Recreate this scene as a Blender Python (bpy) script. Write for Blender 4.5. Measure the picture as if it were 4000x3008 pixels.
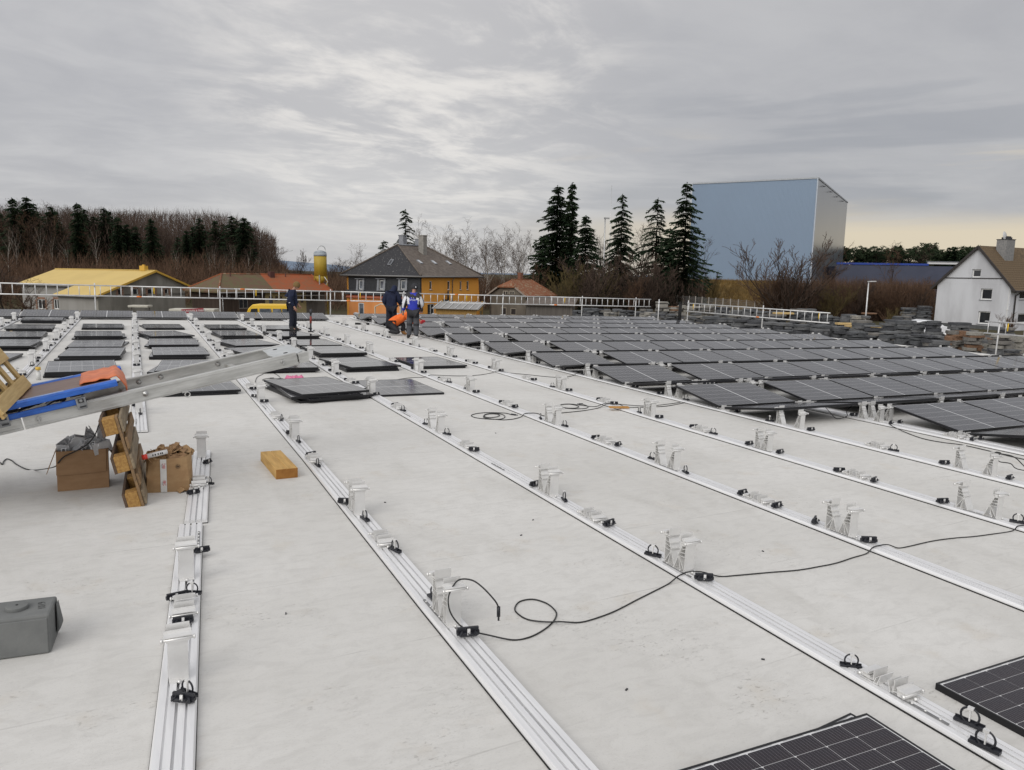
import bpy, math, random
import numpy as np
from mathutils import Matrix, Vector, Euler
R_ = math.radians
C = bpy.context.scene.collection
for o in list(bpy.data.objects):
    bpy.data.objects.remove(o)
scene = bpy.context.scene

# ------------------------------------------------------------------ camera
# the roof falls a little to the right: ROOF turns roof coordinates (x across, y along the rails, z up) into world ones
ROOF = Matrix(((0.99976, 0.0, 0.02195, 0), (0.00007, 0.99999, -0.00333, 0), (-0.02195, 0.00334, 0.99975, 0), (0, 0, 0, 1)))
CAM_ROT = Matrix(((0.891999, 0.05361, -0.448846), (-0.45176, 0.140469, -0.881012), (0.015818, 0.988633, 0.149517)))
CAM = Vector((0.04457, -0.00677, 2.0295))
FPX = 2890.8
cam_d = bpy.data.cameras.new('camera')
cam = bpy.data.objects.new('camera', cam_d)
C.objects.link(cam)
cam.matrix_world = Matrix.Translation(CAM) @ CAM_ROT.to_4x4()
cam_d.sensor_width = 36.0
cam_d.lens = 36.0 * FPX / 4000.0
cam_d.clip_start = 0.05
cam_d.clip_end = 6000
scene.camera = cam
FWD = Vector((0.4539, 0.8911, 0.0))          # level directions ahead of and to the right of the camera
RIGHT = Vector((0.8911, -0.4539, 0.0))


def ray(px, py):
    """world direction of a point of the 4000 x 3008 photograph"""
    return (CAM_ROT @ Vector(((px - 2000) / FPX, -(py - 1504) / FPX, -1.0))).normalized()


def at(px, py, depth):
    """the point seen at px, py whose level distance ahead of the camera is depth"""
    d = ray(px, py)
    return CAM + d * (depth / d.dot(FWD))


# ------------------------------------------------------------------ light
GLOW_DIR = ray(1650, 230)                     # where the cloud is thin, brightest part of the view
# the walls that face us are bright: the veiled sun stands behind the camera, a little to the left
SUN_DIR = (-(FWD * 0.86 + RIGHT * 0.50) * math.cos(R_(33)) + Vector((0, 0, math.sin(R_(33))))).normalized()
sun_el = math.asin(SUN_DIR.z)
sun_az = math.atan2(SUN_DIR.x, SUN_DIR.y)
w = bpy.data.worlds.new('World')
scene.world = w
w.use_nodes = True
nt = w.node_tree
for n in list(nt.nodes):
    nt.nodes.remove(n)


def N(tree, typ, **kw):
    n = tree.nodes.new(typ)
    for k, v in kw.items():
        if k == 'inp':
            for i, val in v.items():
                n.inputs[i].default_value = val
        else:
            setattr(n, k, v)
    return n


def L(tree, a, b):
    tree.links.new(a, b)


def mathn(tree, op, a, b=None, clamp=False):
    n = tree.nodes.new('ShaderNodeMath')
    n.operation = op
    n.use_clamp = clamp
    for i, v in enumerate((a, b)):
        if v is None:
            continue
        if isinstance(v, (int, float)):
            n.inputs[i].default_value = v
        else:
            tree.links.new(v, n.inputs[i])
    return n.outputs[0]


def mrange(tree, v, a, b, c=0.0, d=1.0, smooth=True):
    n = tree.nodes.new('ShaderNodeMapRange')
    n.interpolation_type = 'SMOOTHSTEP' if smooth else 'LINEAR'
    tree.links.new(v, n.inputs[0])
    for i, x in zip((1, 2, 3, 4), (a, b, c, d)):
        n.inputs[i].default_value = x
    return n.outputs[0]


def mixc(tree, fac, a, b, blend='MIX'):
    n = tree.nodes.new('ShaderNodeMix')
    n.data_type = 'RGBA'
    n.blend_type = blend
    for s, v in ((0, fac), (6, a), (7, b)):
        if isinstance(v, (int, float)):
            n.inputs[s].default_value = v
        elif isinstance(v, tuple):
            n.inputs[s].default_value = (*v[:3], 1)
        else:
            tree.links.new(v, n.inputs[s])
    return n.outputs[2]


def noise(tree, vec, scale, detail=6.0, rough=0.55, dist=0.0):
    n = tree.nodes.new('ShaderNodeTexNoise')
    n.inputs['Scale'].default_value = scale
    n.inputs['Detail'].default_value = detail
    n.inputs['Roughness'].default_value = rough
    n.inputs['Distortion'].default_value = dist
    if vec is not None:
        tree.links.new(vec, n.inputs['Vector'])
    return n.outputs['Fac']


def build_sky():
    tc = N(nt, 'ShaderNodeTexCoord')
    d = tc.outputs['Generated']
    sep = N(nt, 'ShaderNodeSeparateXYZ')
    L(nt, d, sep.inputs[0])
    x, y, z = sep.outputs
    zc = mathn(nt, 'ADD', mathn(nt, 'MAXIMUM', z, 0.0), 0.14)
    comb = N(nt, 'ShaderNodeCombineXYZ')
    L(nt, mathn(nt, 'DIVIDE', x, zc), comb.inputs[0])
    L(nt, mathn(nt, 'DIVIDE', y, zc), comb.inputs[1])
    p = comb.outputs[0]
    mp = N(nt, 'ShaderNodeMapping')
    mp.inputs['Rotation'].default_value = (0, 0, R_(-20))
    mp.inputs['Scale'].default_value = (0.8, 1.05, 1)
    L(nt, p, mp.inputs[0])
    big = noise(nt, mp.outputs[0], 0.62, 5, 0.5, 0.5)
    mid = noise(nt, mp.outputs[0], 2.1, 8, 0.6, 0.7)
    fine = noise(nt, mp.outputs[0], 7.0, 6, 0.62, 0.5)
    dens = mathn(nt, 'ADD', mathn(nt, 'MULTIPLY', big, 0.60), mathn(nt, 'ADD', mathn(nt, 'MULTIPLY', mid, 0.31), mathn(nt, 'MULTIPLY', fine, 0.09)))
    t = mrange(nt, dens, 0.38, 0.62)
    cloud = mixc(nt, t, (0.475, 0.475, 0.495), (0.615, 0.61, 0.615))
    # brighter where the cloud is thin
    sd = N(nt, 'ShaderNodeVectorMath', operation='DOT_PRODUCT')
    L(nt, d, sd.inputs[0])
    sd.inputs[1].default_value = GLOW_DIR
    glow = mrange(nt, sd.outputs['Value'], 0.945, 0.998)
    thin = mrange(nt, mathn(nt, 'ADD', mathn(nt, 'MULTIPLY', mid, 0.74), mathn(nt, 'MULTIPLY', fine, 0.26)), 0.44, 0.64)
    gl = mathn(nt, 'MULTIPLY', glow, mathn(nt, 'ADD', mathn(nt, 'MULTIPLY', thin, 0.75), 0.22))
    cloud = mixc(nt, gl, cloud, (0.83, 0.80, 0.765))
    # duller towards the right hand side of the view
    rd = N(nt, 'ShaderNodeVectorMath', operation='DOT_PRODUCT')
    L(nt, d, rd.inputs[0])
    rv = ray(4000, 1000)
    rd.inputs[1].default_value = rv
    dull = mrange(nt, rd.outputs['Value'], 0.72, 1.0)
    cloud = mixc(nt, mathn(nt, 'MULTIPLY', dull, 0.5), cloud, (0.40, 0.40, 0.415))
    # low clear strip with warm light, broken by flat cloud bars
    bars = N(nt, 'ShaderNodeMapping')
    bars.inputs['Scale'].default_value = (2.2, 2.2, 26)
    L(nt, d, bars.inputs[0])
    bn = noise(nt, bars.outputs[0], 1.0, 6, 0.55, 0.4)
    wd = N(nt, 'ShaderNodeVectorMath', operation='DOT_PRODUCT')
    L(nt, d, wd.inputs[0])
    wv = ray(3900, 1000)
    wd.inputs[1].default_value = wv
    waz = mrange(nt, wd.outputs['Value'], 0.80, 0.985)
    el = mathn(nt, 'ADD', z, mathn(nt, 'MULTIPLY', mathn(nt, 'SUBTRACT', bn, 0.5), 0.075))
    band = mathn(nt, 'MULTIPLY', mrange(nt, el, 0.085, 0.048), waz)
    bar = mathn(nt, 'MULTIPLY', mathn(nt, 'MULTIPLY', mrange(nt, z, 0.30, 0.16), mrange(nt, bn, 0.52, 0.36)), waz)
    cloud = mixc(nt, mathn(nt, 'MULTIPLY', bar, 0.6), cloud, (0.335, 0.345, 0.375))
    streak = mathn(nt, 'MULTIPLY', mathn(nt, 'MULTIPLY', mrange(nt, z, 0.20, 0.10), mrange(nt, bn, 0.53, 0.66)), waz)
    warm = mathn(nt, 'MAXIMUM', mathn(nt, 'MULTIPLY', band, 0.92), mathn(nt, 'MULTIPLY', streak, 0.7))
    cloud = mixc(nt, warm, cloud, (0.735, 0.64, 0.485))
    low = mathn(nt, 'MULTIPLY', mrange(nt, z, 0.10, 0.0), mathn(nt, 'SUBTRACT', 1.0, waz))
    cloud = mixc(nt, mathn(nt, 'MULTIPLY', low, 0.55), cloud, (0.56, 0.555, 0.56))
    # an overcast sky is brighter overhead
    up = mathn(nt, 'ADD', 1.0, mathn(nt, 'MULTIPLY', mrange(nt, z, 0.42, 1.0), 0.35))
    # and brighter on the side of the veiled sun
    bd = N(nt, 'ShaderNodeVectorMath', operation='DOT_PRODUCT')
    L(nt, d, bd.inputs[0])
    bd.inputs[1].default_value = SUN_DIR
    up = mathn(nt, 'ADD', up, mathn(nt, 'MULTIPLY', mrange(nt, bd.outputs['Value'], -0.1, 1.0), 0.75))
    vm = N(nt, 'ShaderNodeVectorMath', operation='SCALE')
    L(nt, cloud, vm.inputs[0])
    L(nt, mathn(nt, 'MULTIPLY', up, 10.0), vm.inputs['Scale'])
    sky = N(nt, 'ShaderNodeTexSky', sky_type='NISHITA')
    sky.sun_disc = False
    sky.sun_elevation = sun_el
    sky.sun_rotation = sun_az
    col = mixc(nt, 0.95, sky.outputs[0], vm.outputs[0])
    bg = N(nt, 'ShaderNodeBackground')
    bg.inputs['Strength'].default_value = 0.1
    L(nt, col, bg.inputs[0])
    out = N(nt, 'ShaderNodeOutputWorld')
    L(nt, bg.outputs[0], out.inputs[0])


build_sky()
sun_d = bpy.data.lights.new('sun', 'SUN')
sun_d.energy = 1.2
sun_d.angle = R_(40)
sun_d.color = (1.0, 0.96, 0.9)
sun = bpy.data.objects.new('sun', sun_d)
C.objects.link(sun)
sun.matrix_world = SUN_DIR.to_track_quat('Z', 'Y').to_matrix().to_4x4()
scene.view_settings.view_transform = 'Standard'
scene.view_settings.look = 'None'
scene.view_settings.exposure = 0.0
scene.view_settings.gamma = 1.0
scene.view_settings.use_curve_mapping = False
scene.render.engine = 'CYCLES'
scene.cycles.max_bounces = 6
scene.cycles.diffuse_bounces = 3
scene.cycles.glossy_bounces = 3
scene.cycles.use_adaptive_sampling = True

# ------------------------------------------------------------------ helpers
KIDS = {}


def link(o, parent=None):
    C.objects.link(o)
    if parent is not None:
        o.parent = parent
        KIDS.setdefault(parent.name, []).append(o)
    return o


def tag(o, label, cat, group=None, kind=None):
    if label:
        o['label'] = label
    if cat:
        o['category'] = cat
    if group:
        o['group'] = group
    if kind:
        o['kind'] = kind
    return o


def TR(x, y, z, rz=0.0, rx=0.0, ry=0.0):
    return Matrix.Translation((x, y, z)) @ Euler((rx, ry, rz)).to_matrix().to_4x4()


def thing(name, label, cat, mat=None, group=None, roof=True):
    o = bpy.data.objects.new(name, None)
    o.empty_display_size = 0.1
    C.objects.link(o)
    m = mat if mat is not None else Matrix.Identity(4)
    o.matrix_world = (ROOF @ m) if roof else m
    return tag(o, label, cat, group)


def obj(name, mesh, parent=None, mat=None, roof=True):
    o = bpy.data.objects.new(name, mesh)
    link(o, parent)
    m = mat if mat is not None else Matrix.Identity(4)
    if parent is None:
        o.matrix_world = (ROOF @ m) if roof else m
    else:
        o.matrix_basis = m
    return o


def dup(root, mat, label=None, group=None, roof=True, swap=None):
    def cp(o, par):
        c = o.copy()
        link(c, par)
        for ch in KIDS.get(o.name, []):
            cp(ch, c)
        return c
    r = cp(root, None)
    r.matrix_world = (ROOF @ mat) if roof else mat
    if label:
        r['label'] = label
    if group:
        r['group'] = group
    return r


class MB:
    def __init__(self):
        self.v = []
        self.f = []
        self.m = []
        self.sm = []

    def add(self, vs, fs, m=0, smooth=False, T=None):
        b = len(self.v)
        if T is not None:
            vs = [tuple(T @ Vector(p)) for p in vs]
        self.v.extend([tuple(p) for p in vs])
        for f in fs:
            self.f.append(tuple(i + b for i in f))
            self.m.append(m)
            self.sm.append(smooth)
        return self

    def box(self, cx, cy, cz, sx, sy, sz, m=0, T=None):
        x, y, z = sx / 2, sy / 2, sz / 2
        vs = [(cx + a * x, cy + b * y, cz + c * z) for c in (-1, 1) for b in (-1, 1) for a in (-1, 1)]
        fs = [(0, 2, 3, 1), (4, 5, 7, 6), (0, 1, 5, 4), (2, 6, 7, 3), (0, 4, 6, 2), (1, 3, 7, 5)]
        return self.add(vs, fs, m, False, T)

    def bar(self, p, q, wx, wz, m=0, up=(0, 0, 1), T=None):
        p, q = Vector(p), Vector(q)
        d = (q - p)
        ln = d.length
        d.normalize()
        u = Vector(up)
        if abs(d.dot(u)) > 0.99:
            u = Vector((0, 1, 0))
        s = d.cross(u).normalized()
        u = s.cross(d).normalized()
        M = Matrix((s, d, u)).transposed().to_4x4()
        M.translation = (p + q) / 2
        if T is not None:
            M = T @ M
        return self.box(0, 0, 0, wx, ln, wz, m, M)

    def tube(self, pts, r, n=6, m=0, caps=True, T=None, closed=False, r2=None):
        pts = [Vector(p) for p in pts]
        k = len(pts)
        vs = []
        prev = None
        for i, p in enumerate(pts):
            if closed:
                d = pts[(i + 1) % k] - pts[i - 1]
            else:
                d = pts[min(i + 1, k - 1)] - pts[max(i - 1, 0)]
            d.normalize()
            if prev is None:
                u = Vector((0, 0, 1)) if abs(d.z) < 0.9 else Vector((1, 0, 0))
                s = d.cross(u).normalized()
            else:
                s = (prev - d * prev.dot(d))
                s = s.normalized() if s.length > 1e-6 else d.orthogonal().normalized()
            prev = s
            t = d.cross(s)
            rr = r if r2 is None else r + (r2 - r) * i / max(1, k - 1)
            for j in range(n):
                a = 2 * math.pi * j / n
                vs.append(p + (s * math.cos(a) + t * math.sin(a)) * rr)
        fs = []
        for i in range(k if closed else k - 1):
            i2 = (i + 1) % k
            for j in range(n):
                j2 = (j + 1) % n
                fs.append((i * n + j, i * n + j2, i2 * n + j2, i2 * n + j))
        if caps and not closed:
            fs.append(tuple(range(n - 1, -1, -1)))
            fs.append(tuple((k - 1) * n + j for j in range(n)))
        return self.add(vs, fs, m, True, T)

    def cyl(self, c, r, h, n=12, m=0, axis='z', T=None, r2=None):
        c = Vector(c)
        a = {'x': Vector((1, 0, 0)), 'y': Vector((0, 1, 0)), 'z': Vector((0, 0, 1))}[axis]
        return self.tube([c - a * h / 2, c + a * h / 2], r, n, m, True, T, False, r2)

    def prism(self, prof, a, b, axis='y', m=0, T=None, closed=True, caps=True):
        """extrude a 2d profile between a and b along axis; profile is (x,z) for y, (y,z) for x, (x,y) for z"""
        def p3(p, t):
            return {'y': (p[0], t, p[1]), 'x': (t, p[0], p[1]), 'z': (p[0], p[1], t)}[axis]
        n = len(prof)
        vs = [p3(p, a) for p in prof] + [p3(p, b) for p in prof]
        fs = [(i, (i + 1) % n, (i + 1) % n + n, i + n) for i in range(n if closed else n - 1)]
        if closed and caps:
            fs += [tuple(range(n - 1, -1, -1)), tuple(range(n, 2 * n))]
        return self.add(vs, fs, m, False, T)

    def quad(self, a, b, c, d, m=0, T=None):
        return self.add([a, b, c, d], [(0, 1, 2, 3)], m, False, T)

    def torus(self, c, R, r, n=16, k=6, m=0, T=None, axis='x', arc=2 * math.pi, a0=0.0):
        pts = []
        full = arc > 6.28
        for i in range(n if full else n + 1):
            a = a0 + arc * i / n
            q = {'x': (0, math.cos(a), math.sin(a)), 'y': (math.cos(a), 0, math.sin(a)), 'z': (math.cos(a), math.sin(a), 0)}[axis]
            pts.append(Vector(c) + Vector(q) * R)
        return self.tube(pts, r, k, m, True, T, full)

    def mesh(self, name, mats, bevel=0.0, fix=False):
        me = bpy.data.meshes.new(name)
        me.from_pydata(self.v, [], self.f)
        for x in mats:
            me.materials.append(x)
        me.polygons.foreach_set('material_index', self.m)
        me.polygons.foreach_set('use_smooth', self.sm)
        if bevel or fix:
            import bmesh
            bm = bmesh.new()
            bm.from_mesh(me)
            bmesh.ops.recalc_face_normals(bm, faces=bm.faces[:])
            if bevel:
                es = [e for e in bm.edges if len(e.link_faces) == 2 and e.calc_face_angle(0) > 0.6]
                bmesh.ops.bevel(bm, geom=es, offset=bevel, segments=2, profile=0.5, affect='EDGES', clamp_overlap=True)
            bm.to_mesh(me)
            bm.free()
        me.update()
        return me

    def build(self, name, mats, parent=None, mat=None, roof=True, bevel=0.0, fix=True):
        if not isinstance(mats, (list, tuple)):
            mats = [mats]
        return obj(name, self.mesh(name, mats, bevel, fix), parent, mat, roof)


def np_mesh(name, v, f, mats, smooth=False, mi=None):
    v = np.ascontiguousarray(v, dtype=np.float32)
    f = np.ascontiguousarray(f, dtype=np.int32)
    k = f.shape[1]
    me = bpy.data.meshes.new(name)
    me.vertices.add(len(v))
    me.vertices.foreach_set('co', v.ravel())
    me.loops.add(f.size)
    me.loops.foreach_set('vertex_index', f.ravel())
    me.polygons.add(len(f))
    me.polygons.foreach_set('loop_start', np.arange(0, f.size, k, dtype=np.int32))
    for x in mats:
        me.materials.append(x)
    if mi is not None:
        me.polygons.foreach_set('material_index', np.asarray(mi, dtype=np.int32))
    if smooth:
        me.polygons.foreach_set('use_smooth', np.ones(len(f), dtype=bool))
    me.update()
    me.validate()
    return me


ORD = ['first', 'second', 'third', 'fourth', 'fifth', 'sixth', 'seventh', 'eighth', 'ninth', 'tenth', 'eleventh', 'twelfth',
       'thirteenth', 'fourteenth', 'fifteenth', 'sixteenth', 'seventeenth', 'eighteenth', 'nineteenth']


def nth(i):
    """0 -> first"""
    if i < 19:
        return ORD[i]
    tens = ['twentieth', 'thirtieth', 'fortieth', 'fiftieth', 'sixtieth', 'seventieth']
    t2 = ['twenty', 'thirty', 'forty', 'fifty', 'sixty', 'seventy']
    k = i + 1
    return tens[k // 10 - 2] if k % 10 == 0 else t2[k // 10 - 2] + '-' + ORD[k % 10 - 1]


# ------------------------------------------------------------------ materials
def base_mat(name, col, rough=0.6, metal=0.0, spec=0.5, ior=1.5):
    m = bpy.data.materials.new(name)
    m.use_nodes = True
    b = m.node_tree.nodes['Principled BSDF']
    b.inputs['Base Color'].default_value = (*col, 1)
    b.inputs['Roughness'].default_value = rough
    b.inputs['Metallic'].default_value = metal
    b.inputs['Specular IOR Level'].default_value = spec
    b.inputs['IOR'].default_value = ior
    return m


def nmat(name, col, col2=None, scale=8.0, rough=0.6, metal=0.0, spec=0.5, bump=0.0, bscale=None, stretch=(1, 1, 1), lo=0.35, hi=0.65, detail=6.0, rvar=0.0, dist=0.002):
    """principled with a noise-mixed colour, relief and roughness"""
    m = base_mat(name, col, rough, metal, spec)
    t = m.node_tree
    b = t.nodes['Principled BSDF']
    tc = N(t, 'ShaderNodeTexCoord')
    mp = N(t, 'ShaderNodeMapping')
    mp.inputs['Scale'].default_value = stretch
    L(t, tc.outputs['Object'], mp.inputs[0])
    f = noise(t, mp.outputs[0], scale, detail, 0.6)
    if col2 is not None:
        L(t, mixc(t, mrange(t, f, lo, hi), col, col2), b.inputs['Base Color'])
    if rvar:
        L(t, mrange(t, f, 0.3, 0.7, rough - rvar, rough + rvar, False), b.inputs['Roughness'])
    if bump:
        f2 = noise(t, mp.outputs[0], bscale or scale * 4, 5, 0.6)
        bp = N(t, 'ShaderNodeBump')
        bp.inputs['Strength'].default_value = bump
        bp.inputs['Distance'].default_value = dist
        L(t, f2, bp.inputs['Height'])
        L(t, bp.outputs[0], b.inputs['Normal'])
    return m


def roof_mat():
    m = base_mat('roof membrane', (0.66, 0.645, 0.61), 0.75, 0, 0.25)
    t = m.node_tree
    b = t.nodes['Principled BSDF']
    tc = N(t, 'ShaderNodeTexCoord')
    v = tc.outputs['Object']
    mp = N(t, 'ShaderNodeMapping')
    mp.inputs['Scale'].default_value = (1, 2.2, 1)
    mp.inputs['Rotation'].default_value = (0, 0, R_(4))
    L(t, v, mp.inputs[0])
    big = noise(t, v, 0.55, 5, 0.6)
    sp = noise(t, mp.outputs[0], 24, 8, 0.72, 0.6)
    sp2 = noise(t, mp.outputs[0], 70, 6, 0.7, 0.4)
    col = mixc(t, mrange(t, big, 0.3, 0.7), (0.585, 0.574, 0.545), (0.655, 0.645, 0.618))
    mask = mrange(t, noise(t, v, 1.3, 5, 0.65), 0.48, 0.66)
    soft = noise(t, mp.outputs[0], 6.0, 7, 0.7, 0.8)
    pits = mathn(t, 'MULTIPLY', mrange(t, sp, 0.565, 0.66), mask)
    col = mixc(t, mathn(t, 'MULTIPLY', pits, 0.60), col, (0.27, 0.26, 0.235))
    col = mixc(t, mathn(t, 'MULTIPLY', mrange(t, sp2, 0.53, 0.70), 0.42), col, (0.38, 0.37, 0.34))
    col = mixc(t, mathn(t, 'MULTIPLY', mrange(t, soft, 0.40, 0.70), 0.34), col, (0.44, 0.43, 0.405))
    # trodden dirt in long patches
    mp2 = N(t, 'ShaderNodeMapping')
    mp2.inputs['Scale'].default_value = (1.6, 0.5, 1)
    L(t, v, mp2.inputs[0])
    dirt = mrange(t, noise(t, mp2.outputs[0], 0.9, 7, 0.66, 0.4), 0.52, 0.72)
    col = mixc(t, mathn(t, 'MULTIPLY', dirt, 0.30), col, (0.40, 0.385, 0.35))
    warm = mrange(t, noise(t, v, 2.6, 5, 0.6), 0.56, 0.74)
    col = mixc(t, mathn(t, 'MULTIPLY', warm, 0.28), col, (0.52, 0.46, 0.37))
    # lapped membrane seams across the roof
    sep = N(t, 'ShaderNodeSeparateXYZ')
    L(t, v, sep.inputs[0])
    wob = noise(t, v, 0.8, 3, 0.5)
    yy = mathn(t, 'ADD', mathn(t, 'ADD', sep.outputs[1], mathn(t, 'MULTIPLY', sep.outputs[0], -0.035)), mathn(t, 'MULTIPLY', wob, 0.05))
    fr = mathn(t, 'FRACT', mathn(t, 'DIVIDE', yy, 1.05))
    seam = mathn(t, 'MULTIPLY', mrange(t, mathn(t, 'ABSOLUTE', mathn(t, 'SUBTRACT', fr, 0.5)), 0.008, 0.0), mrange(t, noise(t, v, 1.1, 4, 0.6), 0.44, 0.62))
    col = mixc(t, mathn(t, 'MULTIPLY', seam, 0.42), col, (0.30, 0.29, 0.27))
    L(t, col, b.inputs['Base Color'])
    hgt = mathn(t, 'ADD', mathn(t, 'MULTIPLY', pits, -0.8), mathn(t, 'ADD', mathn(t, 'MULTIPLY', sp2, 0.35), mathn(t, 'MULTIPLY', fr, 0.35)))
    bp = N(t, 'ShaderNodeBump')
    bp.inputs['Strength'].default_value = 0.5
    bp.inputs['Distance'].default_value = 0.005
    L(t, hgt, bp.inputs['Height'])
    L(t, bp.outputs[0], b.inputs['Normal'])
    return m


def cell_mat(name, bus=False):
    """laminate of a solar panel: six cells by two halves of nine, white grid, under glass"""
    m = base_mat(name, (0.012, 0.012, 0.018), 0.09, 0, 0.5, 1.62)
    t = m.node_tree
    b = t.nodes['Principled BSDF']
    tc = N(t, 'ShaderNodeTexCoord')
    sep = N(t, 'ShaderNodeSeparateXYZ')
    L(t, tc.outputs['Object'], sep.inputs[0])
    x, y, _ = sep.outputs
    ay = mathn(t, 'ABSOLUTE', y)

    def line(v, off, pitch, wid):
        f = mathn(t, 'FRACT', mathn(t, 'DIVIDE', mathn(t, 'ADD', v, off), pitch))
        dist = mathn(t, 'MULTIPLY', mathn(t, 'SUBTRACT', 0.5, mathn(t, 'ABSOLUTE', mathn(t, 'SUBTRACT', f, 0.5))), pitch)
        return mathn(t, 'LESS_THAN', dist, wid)
    lx = line(x, 0.549, 0.183, 0.0024)
    ly = line(ay, -0.011, 0.0921, 0.0015)
    midl = mathn(t, 'LESS_THAN', ay, 0.011)
    edge = mathn(t, 'MAXIMUM', mathn(t, 'GREATER_THAN', ay, 0.842), mathn(t, 'GREATER_THAN', mathn(t, 'ABSOLUTE', x), 0.5505))
    white = mathn(t, 'MAXIMUM', mathn(t, 'MAXIMUM', mathn(t, 'MULTIPLY', lx, 0.75), mathn(t, 'MULTIPLY', ly, 0.45)), mathn(t, 'MAXIMUM', midl, edge))
    bl = line(x, 0.549, 0.0183, 0.0004)
    base = mixc(t, mathn(t, 'MULTIPLY', bl, 0.35), (0.016, 0.015, 0.020), (0.40, 0.40, 0.41))
    L(t, mixc(t, white, base, (0.62, 0.62, 0.62)), b.inputs['Base Color'])
    ns = noise(t, tc.outputs['Object'], 3.0, 4, 0.6)
    L(t, mrange(t, ns, 0.3, 0.7, 0.07, 0.16, False), b.inputs['Roughness'])
    return m


M_ROOF = roof_mat()
M_ALU = nmat('mill aluminium', (0.86, 0.86, 0.86), (0.78, 0.78, 0.785), 3.0, 0.38, 0.35, 0.5, 0.06, 60, (8, 0.6, 8), rvar=0.07)
M_ALU_D = nmat('dull aluminium', (0.62, 0.625, 0.63), (0.50, 0.505, 0.51), 5.0, 0.45, 0.75, 0.5, 0.05, 80, (4, 1, 4), rvar=0.08)
M_ALU_W = nmat('bright aluminium', (0.82, 0.815, 0.80), (0.74, 0.735, 0.72), 6.0, 0.42, 0.55, 0.5, 0.03, 60)
M_STEEL = base_mat('zinc steel', (0.55, 0.55, 0.54), 0.4, 0.9)
M_SPLICE = nmat('grey splice steel', (0.30, 0.30, 0.30), (0.22, 0.22, 0.22), 30, 0.5, 0.6)
M_RUB = nmat('black rubber', (0.012, 0.012, 0.012), (0.02, 0.02, 0.02), 30, 0.8, 0, 0.3)
M_CLIP = base_mat('black nylon', (0.012, 0.013, 0.018), 0.42)
M_FRAME = base_mat('black anodised frame', (0.012, 0.012, 0.014), 0.38, 0.3)
M_CELL = cell_mat('solar laminate')
M_BACK = base_mat('white back sheet', (0.66, 0.66, 0.66), 0.25)
M_CELL1 = nmat('monocrystalline cell', (0.013, 0.011, 0.018), (0.020, 0.013, 0.016), 1.2, 0.12, 0, 0.5)
M_CABLE = base_mat('black cable sheath', (0.010, 0.010, 0.010), 0.45)
M_GALV = nmat('galvanised tube', (0.70, 0.70, 0.69), (0.58, 0.58, 0.575), 5, 0.42, 0.35, 0.5)
M_ORANGE = base_mat('orange marker', (0.75, 0.20, 0.03), 0.5)
M_YELLOW = base_mat('yellow marker', (0.75, 0.48, 0.02), 0.5)
# ------------------------------------------------------------------ the flat roof we stand on
RX0, RX1, RY0, RY1 = -16.0, 25.75, -6.0, 33.7
b = MB()
b.box((RX0 + RX1) / 2, (RY0 + RY1) / 2, -0.175, RX1 - RX0, RY1 - RY0, 0.35)
flat_roof = b.build('flat_roof', M_ROOF)
tag(flat_roof, None, None, None, 'structure')
b = MB()
for x0, y0, x1, y1 in ((RX0, RY1, RX1, RY1), (RX1, RY0, RX1, RY1)):
    b.bar((x0, y0 + (0.075 if y0 == y1 else 0), 0.0), (x1, y1 + (0.075 if y0 == y1 else 0), 0.0), 0.15, 0.16) if y0 == y1 else b.bar((x0 + 0.075, y0, 0.0), (x1 + 0.075, y1 + 0.15, 0.0), 0.15, 0.16)
b.build('roof_edge', M_ALU_W, flat_roof)
b = MB()
b.box((RX0 + RX1) / 2, (RY0 + RY1) / 2, -2.6, RX1 - RX0 - 0.3, RY1 - RY0 - 0.3, 4.5)
b.build('wall', nmat('hall cladding', (0.42, 0.43, 0.44), (0.36, 0.37, 0.38), 3), flat_roof)

# ------------------------------------------------------------------ mounting rails with their stands
PROF_TOP = [(-0.086, 0.008), (-0.086, 0.018), (-0.081, 0.030), (-0.078, 0.034), (-0.047, 0.034), (-0.0465, 0.021), (-0.038, 0.021), (-0.037, 0.036), (-0.0065, 0.036),
            (-0.0065, 0.011), (0.0065, 0.011), (0.0065, 0.036), (0.037, 0.036), (0.038, 0.021), (0.0465, 0.021), (0.047, 0.034), (0.078, 0.034), (0.081, 0.030), (0.086, 0.018), (0.086, 0.008)]


def sweep(prof, pts, mb, m=0):
    vs = []
    n = len(prof)
    for i, p in enumerate(pts):
        a = Vector(pts[min(i + 1, len(pts) - 1)]) - Vector(pts[max(i - 1, 0)])
        a.normalize()
        s = Vector((a.y, -a.x))
        for q in prof:
            vs.append((p[0] + s.x * q[0], p[1] + s.y * q[0], q[1]))
    fs = []
    for i in range(len(pts) - 1):
        for j in range(n):
            j2 = (j + 1) % n
            fs.append((i * n + j, i * n + j2, (i + 1) * n + j2, (i + 1) * n + j))
    fs += [tuple(range(n - 1, -1, -1)), tuple((len(pts) - 1) * n + j for j in range(n))]
    mb.add(vs, fs, m)


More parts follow.
